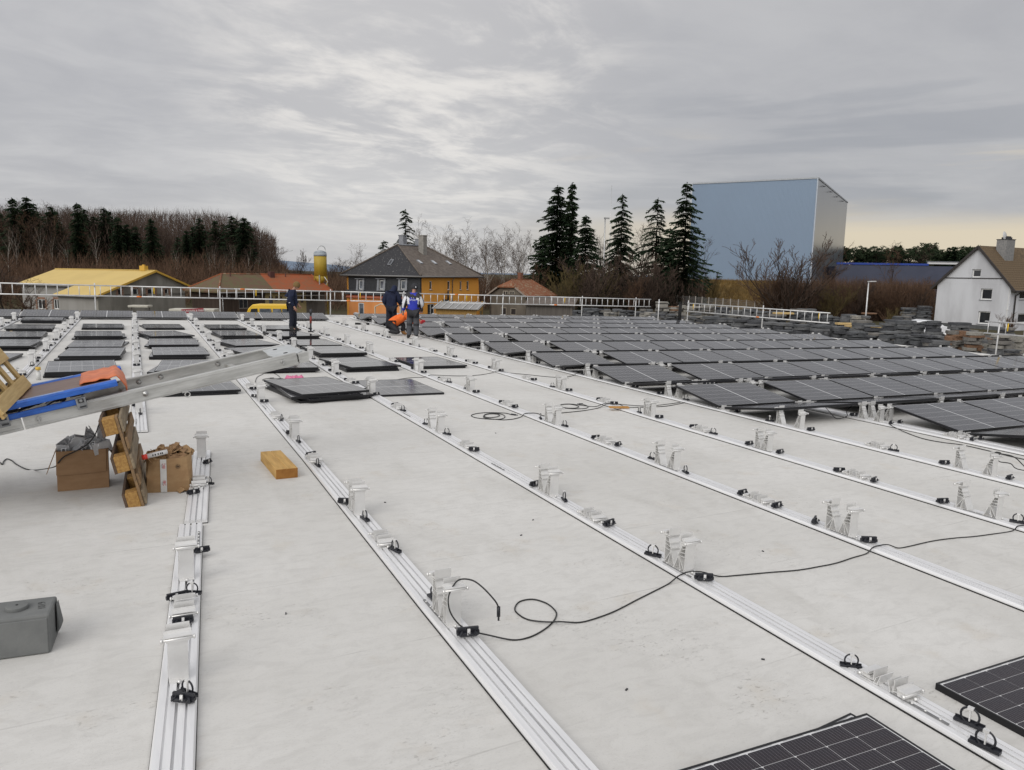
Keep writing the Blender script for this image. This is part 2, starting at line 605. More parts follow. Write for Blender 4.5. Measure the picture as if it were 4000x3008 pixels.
def stand_mesh():
    b = MB()
    t = 0.0045
    wd = 0.088
    b.box(0, 0.03, 0.0385, wd, 0.15, t)                                   # foot
    b.bar((0, -0.020, 0.040), (0, -0.020, 0.235), wd, t, 0, (0, 1, 0))     # upright web towards the camera
    b.bar((0, 0.092, 0.041), (0, 0.012, 0.235), wd, t, 0, (0, 1, 0))       # leaning web
    b.bar((0, -0.020, 0.042), (0, 0.050, 0.150), wd, t, 0, (0, 1, 0))
    b.bar((0, 0.05, 0.150), (0, 0.02, 0.042), wd, t, 0, (0, 1, 0))
    for z, y in ((0.150, 0.047), (0.178, 0.036), (0.206, 0.024)):
        b.bar((0, -0.020, z), (0, y, z - 0.006), wd, t * 0.8, 0)
    b.box(0, 0.0, 0.237, wd + 0.012, 0.055, t)
    for z in (0.165, 0.2):
        b.box(0, 0.055 - (z - 0.15) * 0.42, z, wd, 0.022, t)              # stepped lips on the leaning web
    b.cyl((0, -0.055, 0.046), 0.008, 0.012, 8)
    return b.mesh('support_stand', [M_ALU_W], 0, True)


def clamp_mesh(tall=True):
    b = MB()
    wd = 0.105
    z0 = 0.242 if tall else 0.046
    b.box(0, -0.018, z0 + 0.012, wd, 0.05, 0.016)
    b.box(0, -0.020, z0 + 0.029, wd + 0.02, 0.052, 0.005)                 # pressure plate
    b.box(0, 0.004, z0 + 0.035, wd + 0.02, 0.005, 0.016)
    b.box(0.004, 0.030, z0 + 0.038, wd, 0.004, 0.055)                     # upright fin
    b.box(0, 0.012, z0 + 0.004, wd - 0.01, 0.04, 0.004)
    b.cyl((0, -0.040, z0 + 0.016), 0.0075, wd + 0.05, 8, 0, 'x')
    for s in (-1, 1):
        b.cyl((s * (wd / 2 + 0.02), -0.040, z0 + 0.016), 0.0115, 0.008, 6, 0, 'x')
    b.box(-0.047, -0.005, z0 - 0.002, 0.010, 0.022, 0.02)
    return b.mesh('clamp_head', [M_ALU_W], 0, True)


def bracket_mesh():
    b = MB()
    wd = 0.10
    b.box(0, 0.0, 0.0385, wd, 0.105, 0.005)
    b.bar((0, 0.048, 0.041), (0, 0.064, 0.093), wd, 0.004, 0, (0, 1, 0))   # leaning fin
    b.bar((0, 0.030, 0.041), (0, 0.040, 0.072), wd, 0.004, 0, (0, 1, 0))
    b.box(0, -0.01, 0.052, wd - 0.02, 0.03, 0.024)
    b.cyl((0, -0.058, 0.045), 0.010, 0.014, 8)
    return b.mesh('low_bracket', [M_ALU_W], 0, True)


def clip_block_mesh():
    b = MB()
    b.box(0, 0, 0.058, 0.105, 0.014, 0.036)
    b.box(0, -0.013, 0.047, 0.085, 0.016, 0.018)
    b.box(0, 0.012, 0.046, 0.07, 0.014, 0.016)
    for s in (-1, 1):
        b.box(s * 0.050, 0, 0.050, 0.012, 0.026, 0.018)
        b.bar((s * 0.03, -0.012, 0.06), (s * 0.045, -0.03, 0.046), 0.008, 0.006)
    b.torus((0.01, -0.02, 0.052), 0.014, 0.0035, 10, 5, 0, None, 'z')
    b.box(0, -0.020, 0.060, 0.014, 0.006, 0.03, 1)
    return b.mesh('cable_clip', [M_CLIP, M_ALU_W], 0, True)


def clip_ring_mesh():
    b = MB()
    b.box(0, 0, 0.040, 0.026, 0.11, 0.012)
    b.box(0.010, 0, 0.047, 0.005, 0.11, 0.012)
    b.torus((0, 0, 0.072), 0.034, 0.0045, 20, 6, 0, None, 'x')
    b.box(0, 0.0, 0.074, 0.010, 0.005, 0.05, 1)
    b.box(0.0, 0.0, 0.104, 0.016, 0.022, 0.012, 1)
    return b.mesh('cable_clip', [M_CLIP, M_ALU_W], 0, True)


def splice_mesh():
    b = MB()
    b.box(-0.042, 0, 0.0375, 0.016, 0.30, 0.005)
    for y in (-0.11, -0.035, 0.035, 0.11):
        b.cyl((-0.042, y, 0.0425), 0.006, 0.007, 8, 1)
    return b.mesh('splice_plate', [M_SPLICE, M_ALU_W], 0, True)


ME_STAND, ME_CLAMP, ME_LOWCLAMP = stand_mesh(), clamp_mesh(True), clamp_mesh(False)
ME_BRACKET, ME_CLIP_A, ME_CLIP_B, ME_SPLICE = bracket_mesh(), clip_block_mesh(), clip_ring_mesh(), splice_mesh()
rng = random.Random(4)


def rail_x(pts, y):
    for (x0, y0), (x1, y1) in zip(pts, pts[1:]):
        if y <= y1:
            break
    t = (y - y0) / (y1 - y0)
    return x0 + (x1 - x0) * t


def rail(pts, label, pairs, lows, clips=True, splices=(), heads=True):
    """pairs: (y of the nearer stand, y of the farther); lows: middle of each low pair (or list of spots)"""
    t = thing('mounting_rail', label, 'rail', TR(0, 0, 0), 'aluminium rails across the roof')
    b = MB()
    sweep(PROF_TOP, pts, b)
    b.build('rail_profile', M_ALU, t)
    b = MB()
    sweep([(-0.089, 0.0), (-0.089, 0.0085), (0.089, 0.0085), (0.089, 0.0)], pts, b)
    b.build('rubber_mat', M_RUB, t)

    def put(me, y, flip=False, dx=0.0, rz=0.0, par=None):
        x = rail_x(pts, y)
        k = Matrix.Scale(1.15, 4) if me in (ME_CLIP_A, ME_CLIP_B) else Matrix.Identity(4)
        return obj(me.name.split('.')[0], me, t, TR(x + dx, y, 0, (math.pi if flip else 0) + rz) @ k)
    for yn, yf in pairs:
        if yn is not None:
            s = put(ME_STAND, yn, False, 0, rng.uniform(-.04, .04))
            obj('clamp_head', ME_CLAMP, s)
        if yf is not None:
            s = put(ME_STAND, yf, True, 0, rng.uniform(-.04, .04))
            obj('clamp_head', ME_CLAMP, s)
        if clips and yn is not None:
            put(ME_CLIP_A if rng.random() < .7 else ME_CLIP_B, yn - 0.17, False, rng.uniform(-.01, .03), rng.uniform(-.5, .5))
            if yf is not None:
                put(ME_CLIP_A if rng.random() < .7 else ME_CLIP_B, yf + 0.15, False, rng.uniform(-.05, .03), rng.uniform(-.6, .6))
    for yl in lows:
        s = put(ME_BRACKET, yl - 0.085, False)
        obj('clamp_head', ME_LOWCLAMP, s)
        s = put(ME_BRACKET, yl + 0.085, True)
        obj('clamp_head', ME_LOWCLAMP, s)
        if clips:
            put(ME_CLIP_A if rng.random() < .75 else ME_CLIP_B, yl - 0.22, False, rng.uniform(-.02, .04), rng.uniform(-.5, .5))
            if rng.random() < .6:
                put(ME_CLIP_A, yl + 0.21, False, rng.uniform(-.03, .03), rng.uniform(-.5, .5))
    for ys in splices:
        put(ME_SPLICE, ys)
    return t


def steps(a, b_, d=2.67):
    out = []
    while a < b_:
        out.append(a)
        a += d
    return out


def prs(l, g=0.24):
    return [(y - g / 2, y + g / 2) for y in l]


rail([(-3.62, 8), (-3.55, 33)], 'aluminium mounting rail farthest left, outside the leftmost column of panel piles', prs(steps(18.8, 31)), steps(20.2, 31))
rail([(-1.80, 8), (-1.80, 33)], 'aluminium mounting rail just left of the column of piles behind the blue deck', prs(steps(14.3, 31), .3), steps(15.4, 31))
rail([(0.02, 9.9), (0.0, 33)], 'aluminium mounting rail running back beyond the wooden pallet prop, nearly straight away', prs(steps(11.3, 31), .3), steps(12.8, 31), splices=[10.5])
# two lengths not yet screwed in place, in front of the pallet prop
lo = rail([(-0.095, 1.05), (0.345, 6.1)], 'loose aluminium rail nearest the camera, in front of the open end of another', [(3.72, None), (4.98, None)], [4.5], False)
for me, y, fl, rz, dx in ((ME_CLIP_A, 4.33, False, .06, 0), (ME_CLIP_A, 4.68, False, .3, -.05), (ME_CLIP_B, 3.55, False, .75, 0.045), (ME_CLIP_A, 3.50, False, -.5, 0.03), (ME_CLIP_A, 5.43, False, .1, 0.085),
                          (ME_CLIP_B, 4.72, False, 1.2, .04)):
    o = obj(me.name.split('.')[0], me, lo, TR(-0.095 + 0.0871 * (y - 1.05) + dx, y, 0, (math.pi if fl else 0) + rz - .087))
obj('splice_plate', ME_SPLICE, lo, TR(-0.095 + 0.0871 * 4.66 + .105, 5.72, 0.0, -.087))
for o in ():
    me = None
    if me is ME_BRACKET:
        obj('clamp_head', ME_LOWCLAMP, o)
    if me is ME_STAND:
        obj('clamp_head', ME_CLAMP, o)
lo2 = rail([(0.385, 6.17), (0.62, 8.6)], 'short loose aluminium rail beside the full cardboard box', [], [], False)
for me, y, fl, rz, dx in ((ME_STAND, 8.3, False, .0, 0), (ME_BRACKET, 7.15, False, .05, 0), (ME_BRACKET, 7.28, True, .05, 0), (ME_CLIP_A, 6.92, False, .4, -.04), (ME_CLIP_B, 7.2, False, 1.0, .08), (ME_CLIP_A, 8.0, False, .9, .06)):
    o = obj(me.name.split('.')[0], me, lo2, TR(0.385 + 0.0967 * (y - 6.17) + dx, y, 0, (math.pi if fl else 0) + rz - .1))
    if me is ME_BRACKET:
        obj('clamp_head', ME_LOWCLAMP, o)
    if me is ME_STAND:
        obj('clamp_head', ME_CLAMP, o)

rail([(1.56, 0.6), (1.59, 4), (1.66, 8), (1.72, 14.3)], 'long aluminium rail with a black cable looped over its nearest stand', [(3.74, 3.93), (5.87, 6.03), (8.86, 8.98), (11.66, 11.84)], [5.17, 7.75, 10.28, 13.0, 1.3], True, [3.95, 6.2, 9.3, 11.1])
rail([(1.76, 15.1), (1.90, 33)], 'aluminium mounting rail that comes out beyond the raised end of the conveyor', prs(steps(16.6, 31), .26), steps(17.9, 31))
rB = rail([(3.36, 0.6), (3.41, 4), (3.48, 9), (3.53, 14.5), (3.70, 21), (3.66, 33)], 'aluminium rail crossed by the long black cable beside the nearest dark panels', [(3.84, 4.02), (5.77, 5.96), (8.73, 9.08), (11.92, 12.12), (14.5, 14.75), (17.2, 17.4), (19.5, 19.7), (21.8, 22.05), (24.6, 24.8), (27.2, 27.4), (29.8, 30.0)],
     [5.08, 7.84, 10.5, 13.3, 16.0, 18.4, 20.7, 23.3, 25.9, 28.5], True, [2.05, 3.9, 6.9, 10.0, 13.9])
for y_, fl_ in ((2.155, False), (2.325, True)):
    s_ = obj('low_bracket', ME_BRACKET, rB, TR(3.385, y_, 0, math.pi if fl_ else 0))
    obj('clamp_head', ME_LOWCLAMP, s_)
obj('cable_clip', ME_CLIP_B, rB, TR(3.37, 2.46, 0, .9))
obj('cable_clip', ME_CLIP_B, rB, TR(3.43, 1.86, 0, .25) @ Matrix.Scale(1.15, 4))
obj('cable_clip', ME_CLIP_B, rB, TR(3.315, 1.72, 0, .2) @ Matrix.Scale(1.15, 4))
rail([(5.19, 1), (5.21, 5), (5.23, 9), (5.27, 14.6), (5.36, 20), (5.42, 33)], 'aluminium rail that the curled black cable crosses right of the four panel pile', [(3.93, 4.13), (6.18, 6.47), (8.75, 9.02), (11.77, 11.9), (14.42, 14.73), (18.28, 18.55), (20.7, 20.9), (23.4, 23.6), (26.0, 26.2), (28.7, 28.9)],
     [2.3, 4.95, 7.55, 10.3, 13.1, 16.4, 19.5, 22.0, 24.7, 27.3, 29.9], True, [3.95, 6.25, 8.9])
rail([(6.93, 1.5), (6.97, 9), (7.0, 11.7), (7.08, 20), (7.15, 33)], 'aluminium rail with an orange-brown wood offcut lying across it', [(3.77, 4.1), (6.53, 6.7), (8.87, 9.02), (11.55, 11.75), (14.4, 14.6), (17.1, 17.3), (19.8, 20.0), (22.6, 22.8), (25.2, 25.4), (27.9, 28.1)],
     [2.5, 5.25, 7.75, 10.15, 13.0, 15.8, 18.5, 21.2, 23.9, 26.6, 29.4], True, [6.6, 11.5, 3.9])
RIDGE = [4.93 + 2.7 * k for k in range(11)]
rail([(8.53, 1.5), (8.55, 9), (8.58, 20), (8.66, 33)], 'aluminium rail carrying the left edge of the single panel strip', [(4.74, 5.13), (7.45, 7.86)] + [(y - .17, y + .17) for y in RIDGE[2:]],
     [3.6, 6.2] + [y - 1.35 for y in RIDGE[2:]], True, [9.5])
rail([(10.29, 1.5), (10.27, 33)], 'aluminium rail under the right edge of the single panel strip', [(y - .17, y + .17) for y in RIDGE[1:]], [y - 1.35 for y in RIDGE[1:]], True)
for i in range(9):
    x = 10.5 + 1.76 * i
    rail([(x, 1.5), (x, 33)], ('aluminium rail under the left edge of the wide panel field' if i == 0 else
                               'aluminium rail under the %s joint from the left in the wide panel field' % nth(i - 1) if i < 8 else 'aluminium rail under the right edge of the wide panel field'),
         [(y - .17, y + .17) for y in RIDGE], [y - 1.35 for y in RIDGE[1:]], i == 0)

# ------------------------------------------------------------------ solar panels
PW, PL, PT = 1.134, 1.722, 0.035


def frame_mesh():
    b = MB()
    for s in (-1, 1):
        b.box(s * (PW / 2 - 0.0055), 0, PT / 2, 0.011, PL, PT)
        b.box(0, s * (PL / 2 - 0.0055), PT / 2, PW - 0.022, 0.011, PT)
        b.box(s * (PW / 2 - 0.022), 0, 0.001, 0.022, PL - 0.02, 0.002)
    return b.mesh('panel_frame', [M_FRAME], 0, True)


def laminate_mesh(mat, name):
    b = MB()
    b.box(0, 0, PT - 0.005, PW - 0.0225, PL - 0.0225, 0.005)
    return b.mesh(name, [mat], 0, True)


ME_FRAME, ME_LAM, ME_BACK = frame_mesh(), laminate_mesh(M_CELL, 'cell_laminate'), laminate_mesh(M_BACK, 'back_sheet')


def panel(mat, label, group):
    t = thing('solar_panel', label, 'solar panel', mat, group)
    obj('panel_frame', ME_FRAME, t)
    obj('cell_laminate', ME_LAM, t)
    return t


# the tilted field: every panel lies long side across, its low edge towards us, with a partner falling away behind the ridge
TILT = math.asin((0.262 - 0.085) / PW)
LEVELW = PW * math.cos(TILT)


def tilted(xc, ridge, away):
    s = 1 if away else -1
    yc = ridge + s * (0.165 + LEVELW / 2)
    rz = -math.pi / 2 if not away else math.pi / 2
    # long side along x after the quarter turn; tilt about x
    j = R_(.35)
    return Matrix.Translation((xc + rng.uniform(-.004, .004), yc, (0.262 + 0.085) / 2 - PT / 2 * 1.0)) @ Euler(((TILT if not away else -TILT) + rng.uniform(-j, j), rng.uniform(-j, j) * .5, 0)).to_matrix().to_4x4() @ Euler((0, 0, rz)).to_matrix().to_4x4()


for k in range(11):
    rowname = 'front row' if k == 1 else '%s row from the front' % nth(k - 1)
    if k >= 2:
        panel(tilted(8.45 + PL / 2, RIDGE[k], False), 'grey panel of the single strip, %s' % rowname, 'tilted panels of the single strip')
    if 1 <= k <= 9:
        panel(tilted(8.45 + PL / 2, RIDGE[k], True), 'single strip panel sloping away behind its %s' % rowname, 'tilted panels of the single strip')
    for i in range(8):
        xc = 10.50 + 1.76 * i + PL / 2
        if k >= 1:
            panel(tilted(xc, RIDGE[k], False), 'grey wide field panel in the %s, %s from the left' % (rowname, nth(i)), 'tilted panels of the wide field')
        if k <= 9:
            panel(tilted(xc, RIDGE[k], True), 'wide field panel sloping away %s, %s from left' % ('nearest of all' if k == 0 else 'behind the ' + rowname, nth(i)), 'tilted panels of the wide field')
far_rails = [-5.35, -3.57, -1.80, 0.0, 1.88, 3.66, 5.42, 7.14, 8.66]
names_far = ['outside the leftmost column of piles', 'behind the leftmost column of panel piles', 'behind the pile column seen above the blue deck', 'just right of the rail running straight away', 'left of the worker in the tan hat',
             'behind the worker in the tan hat', 'between the tan-hatted and the hooded worker', 'behind the hooded worker']
for i in range(8):
    xc = (far_rails[i] + far_rails[i + 1]) / 2
    if i < 7:
        panel(tilted(xc, RIDGE[10], False), 'solar panel in the far edge row, ' + names_far[i], 'single row of panels along the far roof edge')

# piles of loose panels waiting between the rails
pile_no = [0]


def pile(xc, yfront, n, yaw, where, twist=0.05, turn_top=0.0, rise=1):
    r = random.Random(int(xc * 100 + yfront * 10))
    for i in range(n):
        top = i == n - 1
        a = R_(yaw) + (0 if top else r.uniform(-twist, twist)) + (turn_top if top else 0)
        dx, dy = (0, 0) if top else (r.uniform(-.04, .04), r.uniform(-.06, .06))
        c = Vector((0, PL / 2, 0))
        c.rotate(Euler((0, 0, R_(yaw))))
        nm = ('single dark solar panel lying flat ' if n == 1 else 'uppermost panel of the pile ' if top else
              'lowest panel of the pile ' if i == 0 else 'middle panel of the pile ' if n == 3 else '%s panel up in the pile ' % nth(i))
        panel(TR(xc + c.x + dx, yfront + c.y + dy, i * (PT + 0.002), a), nm + where, 'loose panels in piles between the rails')


rows = [(25.9, 'farthest'), (22.5, 'second farthest'), (19.95, 'middle'), (17.65, 'second nearest'), (15.1, 'nearest')]
cols = [(-2.70, 'leftmost column', [3, 3, 3, 3, 2]), (-0.85, 'column seen above the blue deck', [2, 3, 2, 3, 3]), (0.82, 'column right of it', [2, 3, 3, 3, 3])]
for (xc, cn, ns) in cols[:1]:
    for (yf, rn), n, yaw in zip([(28.5, 'farthest'), (25.0, 'second farthest'), (22.3, 'middle'), (19.9, 'second nearest'), (17.0, 'nearest')], ns, (2, 1, 1, -4, -7)):
        pile(xc + (0.0 if yf > 18 else -.2), yf, n, yaw, '%s in the leftmost column of piles' % rn, .08)
for (yf, rn), n, yaw in zip(rows, (2, 3, 2, 3, 3), (2, 2, -2, -3, 3)):
    pile(-0.86, yf, n, yaw, '%s in the column above the blue deck' % rn, .09)
for (yf, rn), n, yaw, tt in zip(rows[:4] + [(14.9, 'second row back')], (2, 3, 3, 3, 3), (2, 8, -1, -3, -6), (0, .12, 0, .05, 0)):
    pile(0.86, yf, n, yaw, '%s in the column behind the conveyor end' % rn.replace('second row back', 'nearest but one'), .13, tt)
pile(0.95, 12.6, 2, 3, 'under the raised conveyor, lowest in its column', .05)
for (yf, rn), n, yaw, tt in zip([(25.8, 'farthest'), (22.6, 'second farthest'), (19.7, 'middle'), (17.5, 'second nearest')], (2, 3, 3, 3), (3, 3, 10, 6), (0, 0, .06, .12)):
    pile(2.75, yf, n, yaw, '%s in the column left of the tan-hatted worker' % rn, .14, tt)
pile(2.72, 15.0, 3, -2, 'just behind the pink rag and conveyor tip', .06)
pile(2.77, 11.55, 4, 7, 'in front of the pink rag, large', .16, .06)
for (yf, rn), n, yaw, tt in zip([(25.5, 'farthest'), (22.4, 'second farthest'), (19.95, 'middle'), (17.6, 'second nearest'), (14.95, 'nearest')], (2, 3, 2, 3, 3), (2, 12, 2, 2, 7), (0, 0, 0, .03, .05)):
    pile(4.45, yf, n, yaw, '%s in the column where the tan-hatted worker stands' % rn, .1, tt)
pile(4.17, 11.78, 1, 0, 'right of the large pile')
pile(6.05, 15.1, 2, 2, 'alone on the bare strip right of the columns', .03)


# the nearest panels, with every cell a piece of its own
def near_panel(mat, label):
    t = thing('solar_panel', label, 'solar panel', mat, 'loose dark panels nearest the camera')
    obj('panel_frame', ME_FRAME, t)
    obj('back_sheet', ME_BACK, t)
    for iy in range(18):
        half = 1 if iy >= 9 else -1
        y = half * (0.011 + 0.0921 * ((iy - 9 if iy >= 9 else 8 - iy) + 0.5))
        for ix in range(6):
            obj('solar_cell', ME_CELL, t, TR((ix - 2.5) * 0.183, y, PT - 0.0024))
    b = MB()
    for iy in range(2):
        s = 1 if iy else -1
        for ix in range(6):
            for q in range(10):
                x = (ix - 2.5) * 0.183 + (q - 4.5) * 0.0176
                b.box(x, s * (0.011 + 0.4145), PT - 0.0010, 0.0006, 0.826, 0.0003)
    b.build('busbar', base_mat('tinned busbar', (0.20, 0.19, 0.20), 0.35, 0.3), t)['kind'] = 'stuff'
    b = MB()
    for q in range(6):
        for s in (-1, 1):
            b.box((q - 2.5) * 0.183, s * (0.8425 + 0.004), PT - 0.0021, 0.12, 0.0035, 0.0004)
    b.build('ribbon', base_mat('interconnect ribbon', (0.42, 0.42, 0.43), 0.35, 0.5), t)
    return t


b = MB()
hx, hy, ch = 0.0899, 0.0445, 0.006
b.prism([(-hx, -hy), (hx, -hy), (hx, hy - ch), (hx - ch, hy), (-hx + ch, hy), (-hx, hy - ch)], 0.0, 0.0010, 'z')
ME_CELL = b.mesh('solar_cell', [M_CELL1], 0, True)
def by_corner(x, y, z, rz, right):
    return TR(x, y, z, rz) @ TR((-1 if right else 1) * PW / 2, -PL / 2, 0)


near_panel(by_corner(3.646, 2.165, 0.0, -0.02, False), 'dark solar panel cut off by the right picture edge, right of the rail')
u = near_panel(by_corner(2.993, 2.16, 0.0, 0.09, True), 'lower dark solar panel poking out under the one at the bottom edge')
near_panel(by_corner(3.006, 2.086, PT + 0.003, -0.035, True), 'upper dark solar panel at the bottom picture edge, left of the rail')
# ------------------------------------------------------------------ guard rails
def guard(p0, p1, posts, label, gap=0.35, ztop=1.15, zbot=0.735, marks=()):
    p0, p1 = Vector(p0), Vector(p1)
    ln = (p1 - p0).length
    rz = math.atan2(p1.y - p0.y, p1.x - p0.x)
    t = thing('guard_rail', label, 'guard rail', TR(p0.x, p0.y, 0, rz), 'ladder-like guard rails along the roof edge')
    for z in (ztop, zbot):
        b = MB()
        b.cyl((ln / 2, 0, z), 0.024, ln, 8, 0, 'x')
        b.build('rail_tube', M_GALV, t)
    n = int(ln / gap)
    me = None
    for i in range(n + 1):
        x = 0.12 + (ln - 0.24) * i / n
        if me is None:
            b = MB()
            b.cyl((0, 0, (ztop + zbot) / 2), 0.016, ztop - zbot, 6)
            me = b.mesh('rung', [M_GALV], 0, True)
        obj('rung', me, t, TR(x, 0, 0))
    for x in posts:
        b = MB()
        b.cyl((0, 0.04, 0.62), 0.024, 1.24, 8)
        b.box(0, 0.04, 0.006, 0.14, 0.14, 0.012)
        b.cyl((0, 0.02, ztop), 0.035, 0.05, 8, 0, 'x')
        b.cyl((0, 0.02, zbot), 0.035, 0.05, 8, 0, 'x')
        b.build('post', M_GALV, t, TR(x, 0, 0))
    for x, z, m in marks:
        b = MB()
        if z > 0:
            b.cyl((x, 0, z), 0.027, 0.18, 8, 0, 'x')
        else:
            b.cyl((x, 0, (ztop + zbot) / 2 + .05), 0.019, 0.26, 8)
        b.build('marker', m, t)
    return t


gy = 33.55
segs = [(-12.5, -6.4, [1.0, 5.2]), (-6.35, -0.2, [5.0]), (-0.15, 3.75, [3.4]), (3.8, 8.3, [4.1]), (8.35, 13.6, [3.0]), (13.65, 19.2, [2.9]), (19.25, 25.5, [2.0, 5.5])]
lab = ['outside the left picture edge', 'in front of the yellow-roofed building', 'in front of the dark left half of the red-roofed building', 'behind the worker in the tan hat',
       'in front of the slate-clad wall of the orange house', 'in front of the cottage and the carport', 'before the spruces, ending at the far right roof corner']
for i, (x0, x1, ps) in enumerate(segs):
    guard((x0, gy, 0), (x1 + 0.25, gy, 0), ps, 'galvanised ladder-like guard rail section ' + lab[i], 0.36, 1.15, 0.745,
          [(0.35, 1.15 if i % 2 else 0.745, M_ORANGE), (0.9, -1, M_YELLOW)])
gx = 25.45
guard((gx, 30.1, 0), (gx, 21.25, 0), [0.0, 5.15], 'sloping-looking guard rail section along the right roof edge before the stone stacks', 0.40, 1.10, 0.69, [(4.9, 0.69, M_ORANGE), (0.45, -1, M_YELLOW), (8.3, -1, M_YELLOW)])
guard((gx, 15.0, 0), (gx, 9.0, 0), [0.45, 4.5], 'guard rail section at the right picture edge before the white house', 0.55, 1.19, 0.80, [(0.75, -1, M_YELLOW)])
b = MB()
b.cyl((0, 0, 0.60), 0.03, 1.20, 8)
b.box(0, 0, 0.006, 0.16, 0.16, 0.012)
b.cyl((0, 0, 1.0), 0.037, 0.06, 8)
tag(b.build('guard_post', M_GALV, None, TR(gx, 32.45, 0)), 'lone galvanised post at the far right roof corner between two guard rails', 'post')
b = MB()
b.cyl((0, 0, 0.62), 0.085, 1.0, 12)
b.cyl((0, 0, 1.13), 0.095, 0.05, 12)
b.cyl((0, 0, 0.06), 0.16, 0.12, 12, 1)
b.cyl((0, 0, 0.16), 0.12, 0.12, 12, 1, r2=0.09)
tag(b.build('vent_pipe', [M_RUB, M_ALU_W], None, TR(24.9, 30.0, 0)), 'short black vent pipe standing at the end of the far panel rows', 'pipe')

# ------------------------------------------------------------------ inclined lift
LO = Vector((-0.114, 7.242, 0.79))
LU = Vector((0.97103773, 0.13647045, 0.19611614))
LV = Vector((-0.13917, 0.99027, 0.0)).normalized()
LW = LU.cross(LV).normalized()
LIFT = Matrix((LU, LV, LW)).transposed().to_4x4()
LIFT.translation = LO
M_LIFT = nmat('worn lift aluminium', (0.63, 0.63, 0.61), (0.45, 0.45, 0.43), 2.2, 0.42, 0.55, 0.5, 0.12, 30, (1, 6, 6), rvar=0.12)
M_BLUE = nmat('blue lift paint', (0.035, 0.16, 0.62), (0.02, 0.10, 0.42), 6, 0.38, 0, 0.5, 0.05, 40, (1, 5, 5))
M_BLUEL = nmat('pale blue strip paint', (0.30, 0.42, 0.68), (0.16, 0.27, 0.60), 6, 0.4, 0.1, 0.5, 0, 40, (1, 5, 5))
M_DECK = nmat('brown film faced board', (0.15, 0.085, 0.062), (0.20, 0.125, 0.095), 5, 0.42, 0, 0.5, 0.1, 120, (1, 10, 1))
M_ORMAT = nmat('orange plastic cover', (0.70, 0.20, 0.075), (0.56, 0.145, 0.055), 9, 0.5, 0, 0.5, 0.25, 14)
M_DARKST = base_mat('grease dark steel', (0.06, 0.06, 0.065), 0.5, 0.6)
M_CAST = nmat('grey cast wheel bracket', (0.34, 0.35, 0.36), (0.24, 0.25, 0.26), 20, 0.5, 0.5)
lift = thing('inclined_lift', 'long aluminium conveyor rail track propped on the upright wooden pallet', 'lift', LIFT)
CH = [(0, 0), (0.0, 0.122), (0.052, 0.122), (0.052, 0.110), (0.006, 0.110), (0.006, 0.012), (0.052, 0.012), (0.052, 0.0)]
SPAN = 0.70


def channel(x0, x1, far, nm='side_channel'):
    b = MB()
    pr = [((SPAN - q[0]) if far else q[0], q[1]) for q in CH]
    b.prism(pr, x0, x1, 'x')
    # folded rib along the lower and upper edge
    s = SPAN + 0.003 if far else -0.003
    for z in (0.100, 0.018):
        b.box((x0 + x1) / 2, s, z, x1 - x0 - 0.01, 0.006, 0.010)
    return b.build(nm, M_LIFT, lift, None, True, 0.0012)


for far in (False, True):
    ex = 0.10 if far else 0.0
    channel(-3.45, -0.745, far)
    channel(-0.735, 1.60 + ex, far)
for x, far in ((-0.63, 0), (0.20, 0), (1.45, 0), (0.45, 1), (0.25, 1), (1.0, 1)):
    b = MB()
    y = SPAN - 0.012 if far else -0.006
    if x == 1.45 or x == -0.63:
        b.torus((x, y - 0.004, 0.062), 0.017, 0.004, 14, 6, 0, None, 'y')
        b.box(x + 0.004, y - 0.006, 0.062, 0.008, 0.006, 0.05)
    else:
        b.cyl((x, y, 0.065), 0.024, 0.012, 14, 0, 'y')
        b.cyl((x, y - 0.006, 0.065), 0.011, 0.012, 10, 0, 'y')
    b.build('fixing_bolt', M_STEEL, lift)
b = MB()
b.box(0.52, -0.012, 0.004, 0.05, 0.016, 0.018)
b.torus((0.535, -0.012, -0.028), 0.022, 0.006, 16, 6, 0, None, 'y')
b.build('eye_bolt', M_STEEL, lift)
b = MB()
b.prism([(1.42, 0.02), (1.62, 0.03), (1.70, 0.10), (1.74, SPAN - 0.09), (1.70, SPAN - 0.02), (1.46, SPAN - 0.01), (1.43, SPAN * .6), (1.40, SPAN * .4)], 0.104, 0.112, 'z')
b.build('end_plate', nmat('galvanised end plate', (0.60, 0.62, 0.62), (0.52, 0.54, 0.54), 8, 0.45, 0.5), lift, None, True, 0.002)
b = MB()
for y in (0.18, 0.52):
    b.cyl((1.55, y, 0.1135), 0.022, 0.003, 14, 0, 'z')
b.build('plate_hole', M_RUB, lift)
b = MB()
for s in (-1, 1):
    b.box(1.665, -0.004 + 0.025, 0.06 + s * 0.043, 0.10, 0.056, 0.012)
    b.box(1.665, 0.022 + s * 0.024, 0.06, 0.10, 0.006, 0.09)
b.box(1.70, 0.022, 0.06, 0.02, 0.042, 0.075, 1)
b.build('end_socket', [M_LIFT, M_RUB], lift, None, True)
for x in (-2.9, -1.9, -0.9, 0.1, 1.1):
    b = MB()
    b.box(x, SPAN / 2, 0.03, 0.05, SPAN - 0.012, 0.03)
    b.build('cross_bar', M_LIFT, lift)
# two feet of the lift out on the left
for y in (0.03, SPAN - 0.03):
    b = MB()
    q = LIFT.inverted() @ Vector((*((LIFT @ Vector((-3.3, y, 0)))[:2]), 0.0))
    b.bar((-3.3, y, 0), q, 0.05, 0.05)
    b.build('foot', M_LIFT, lift)

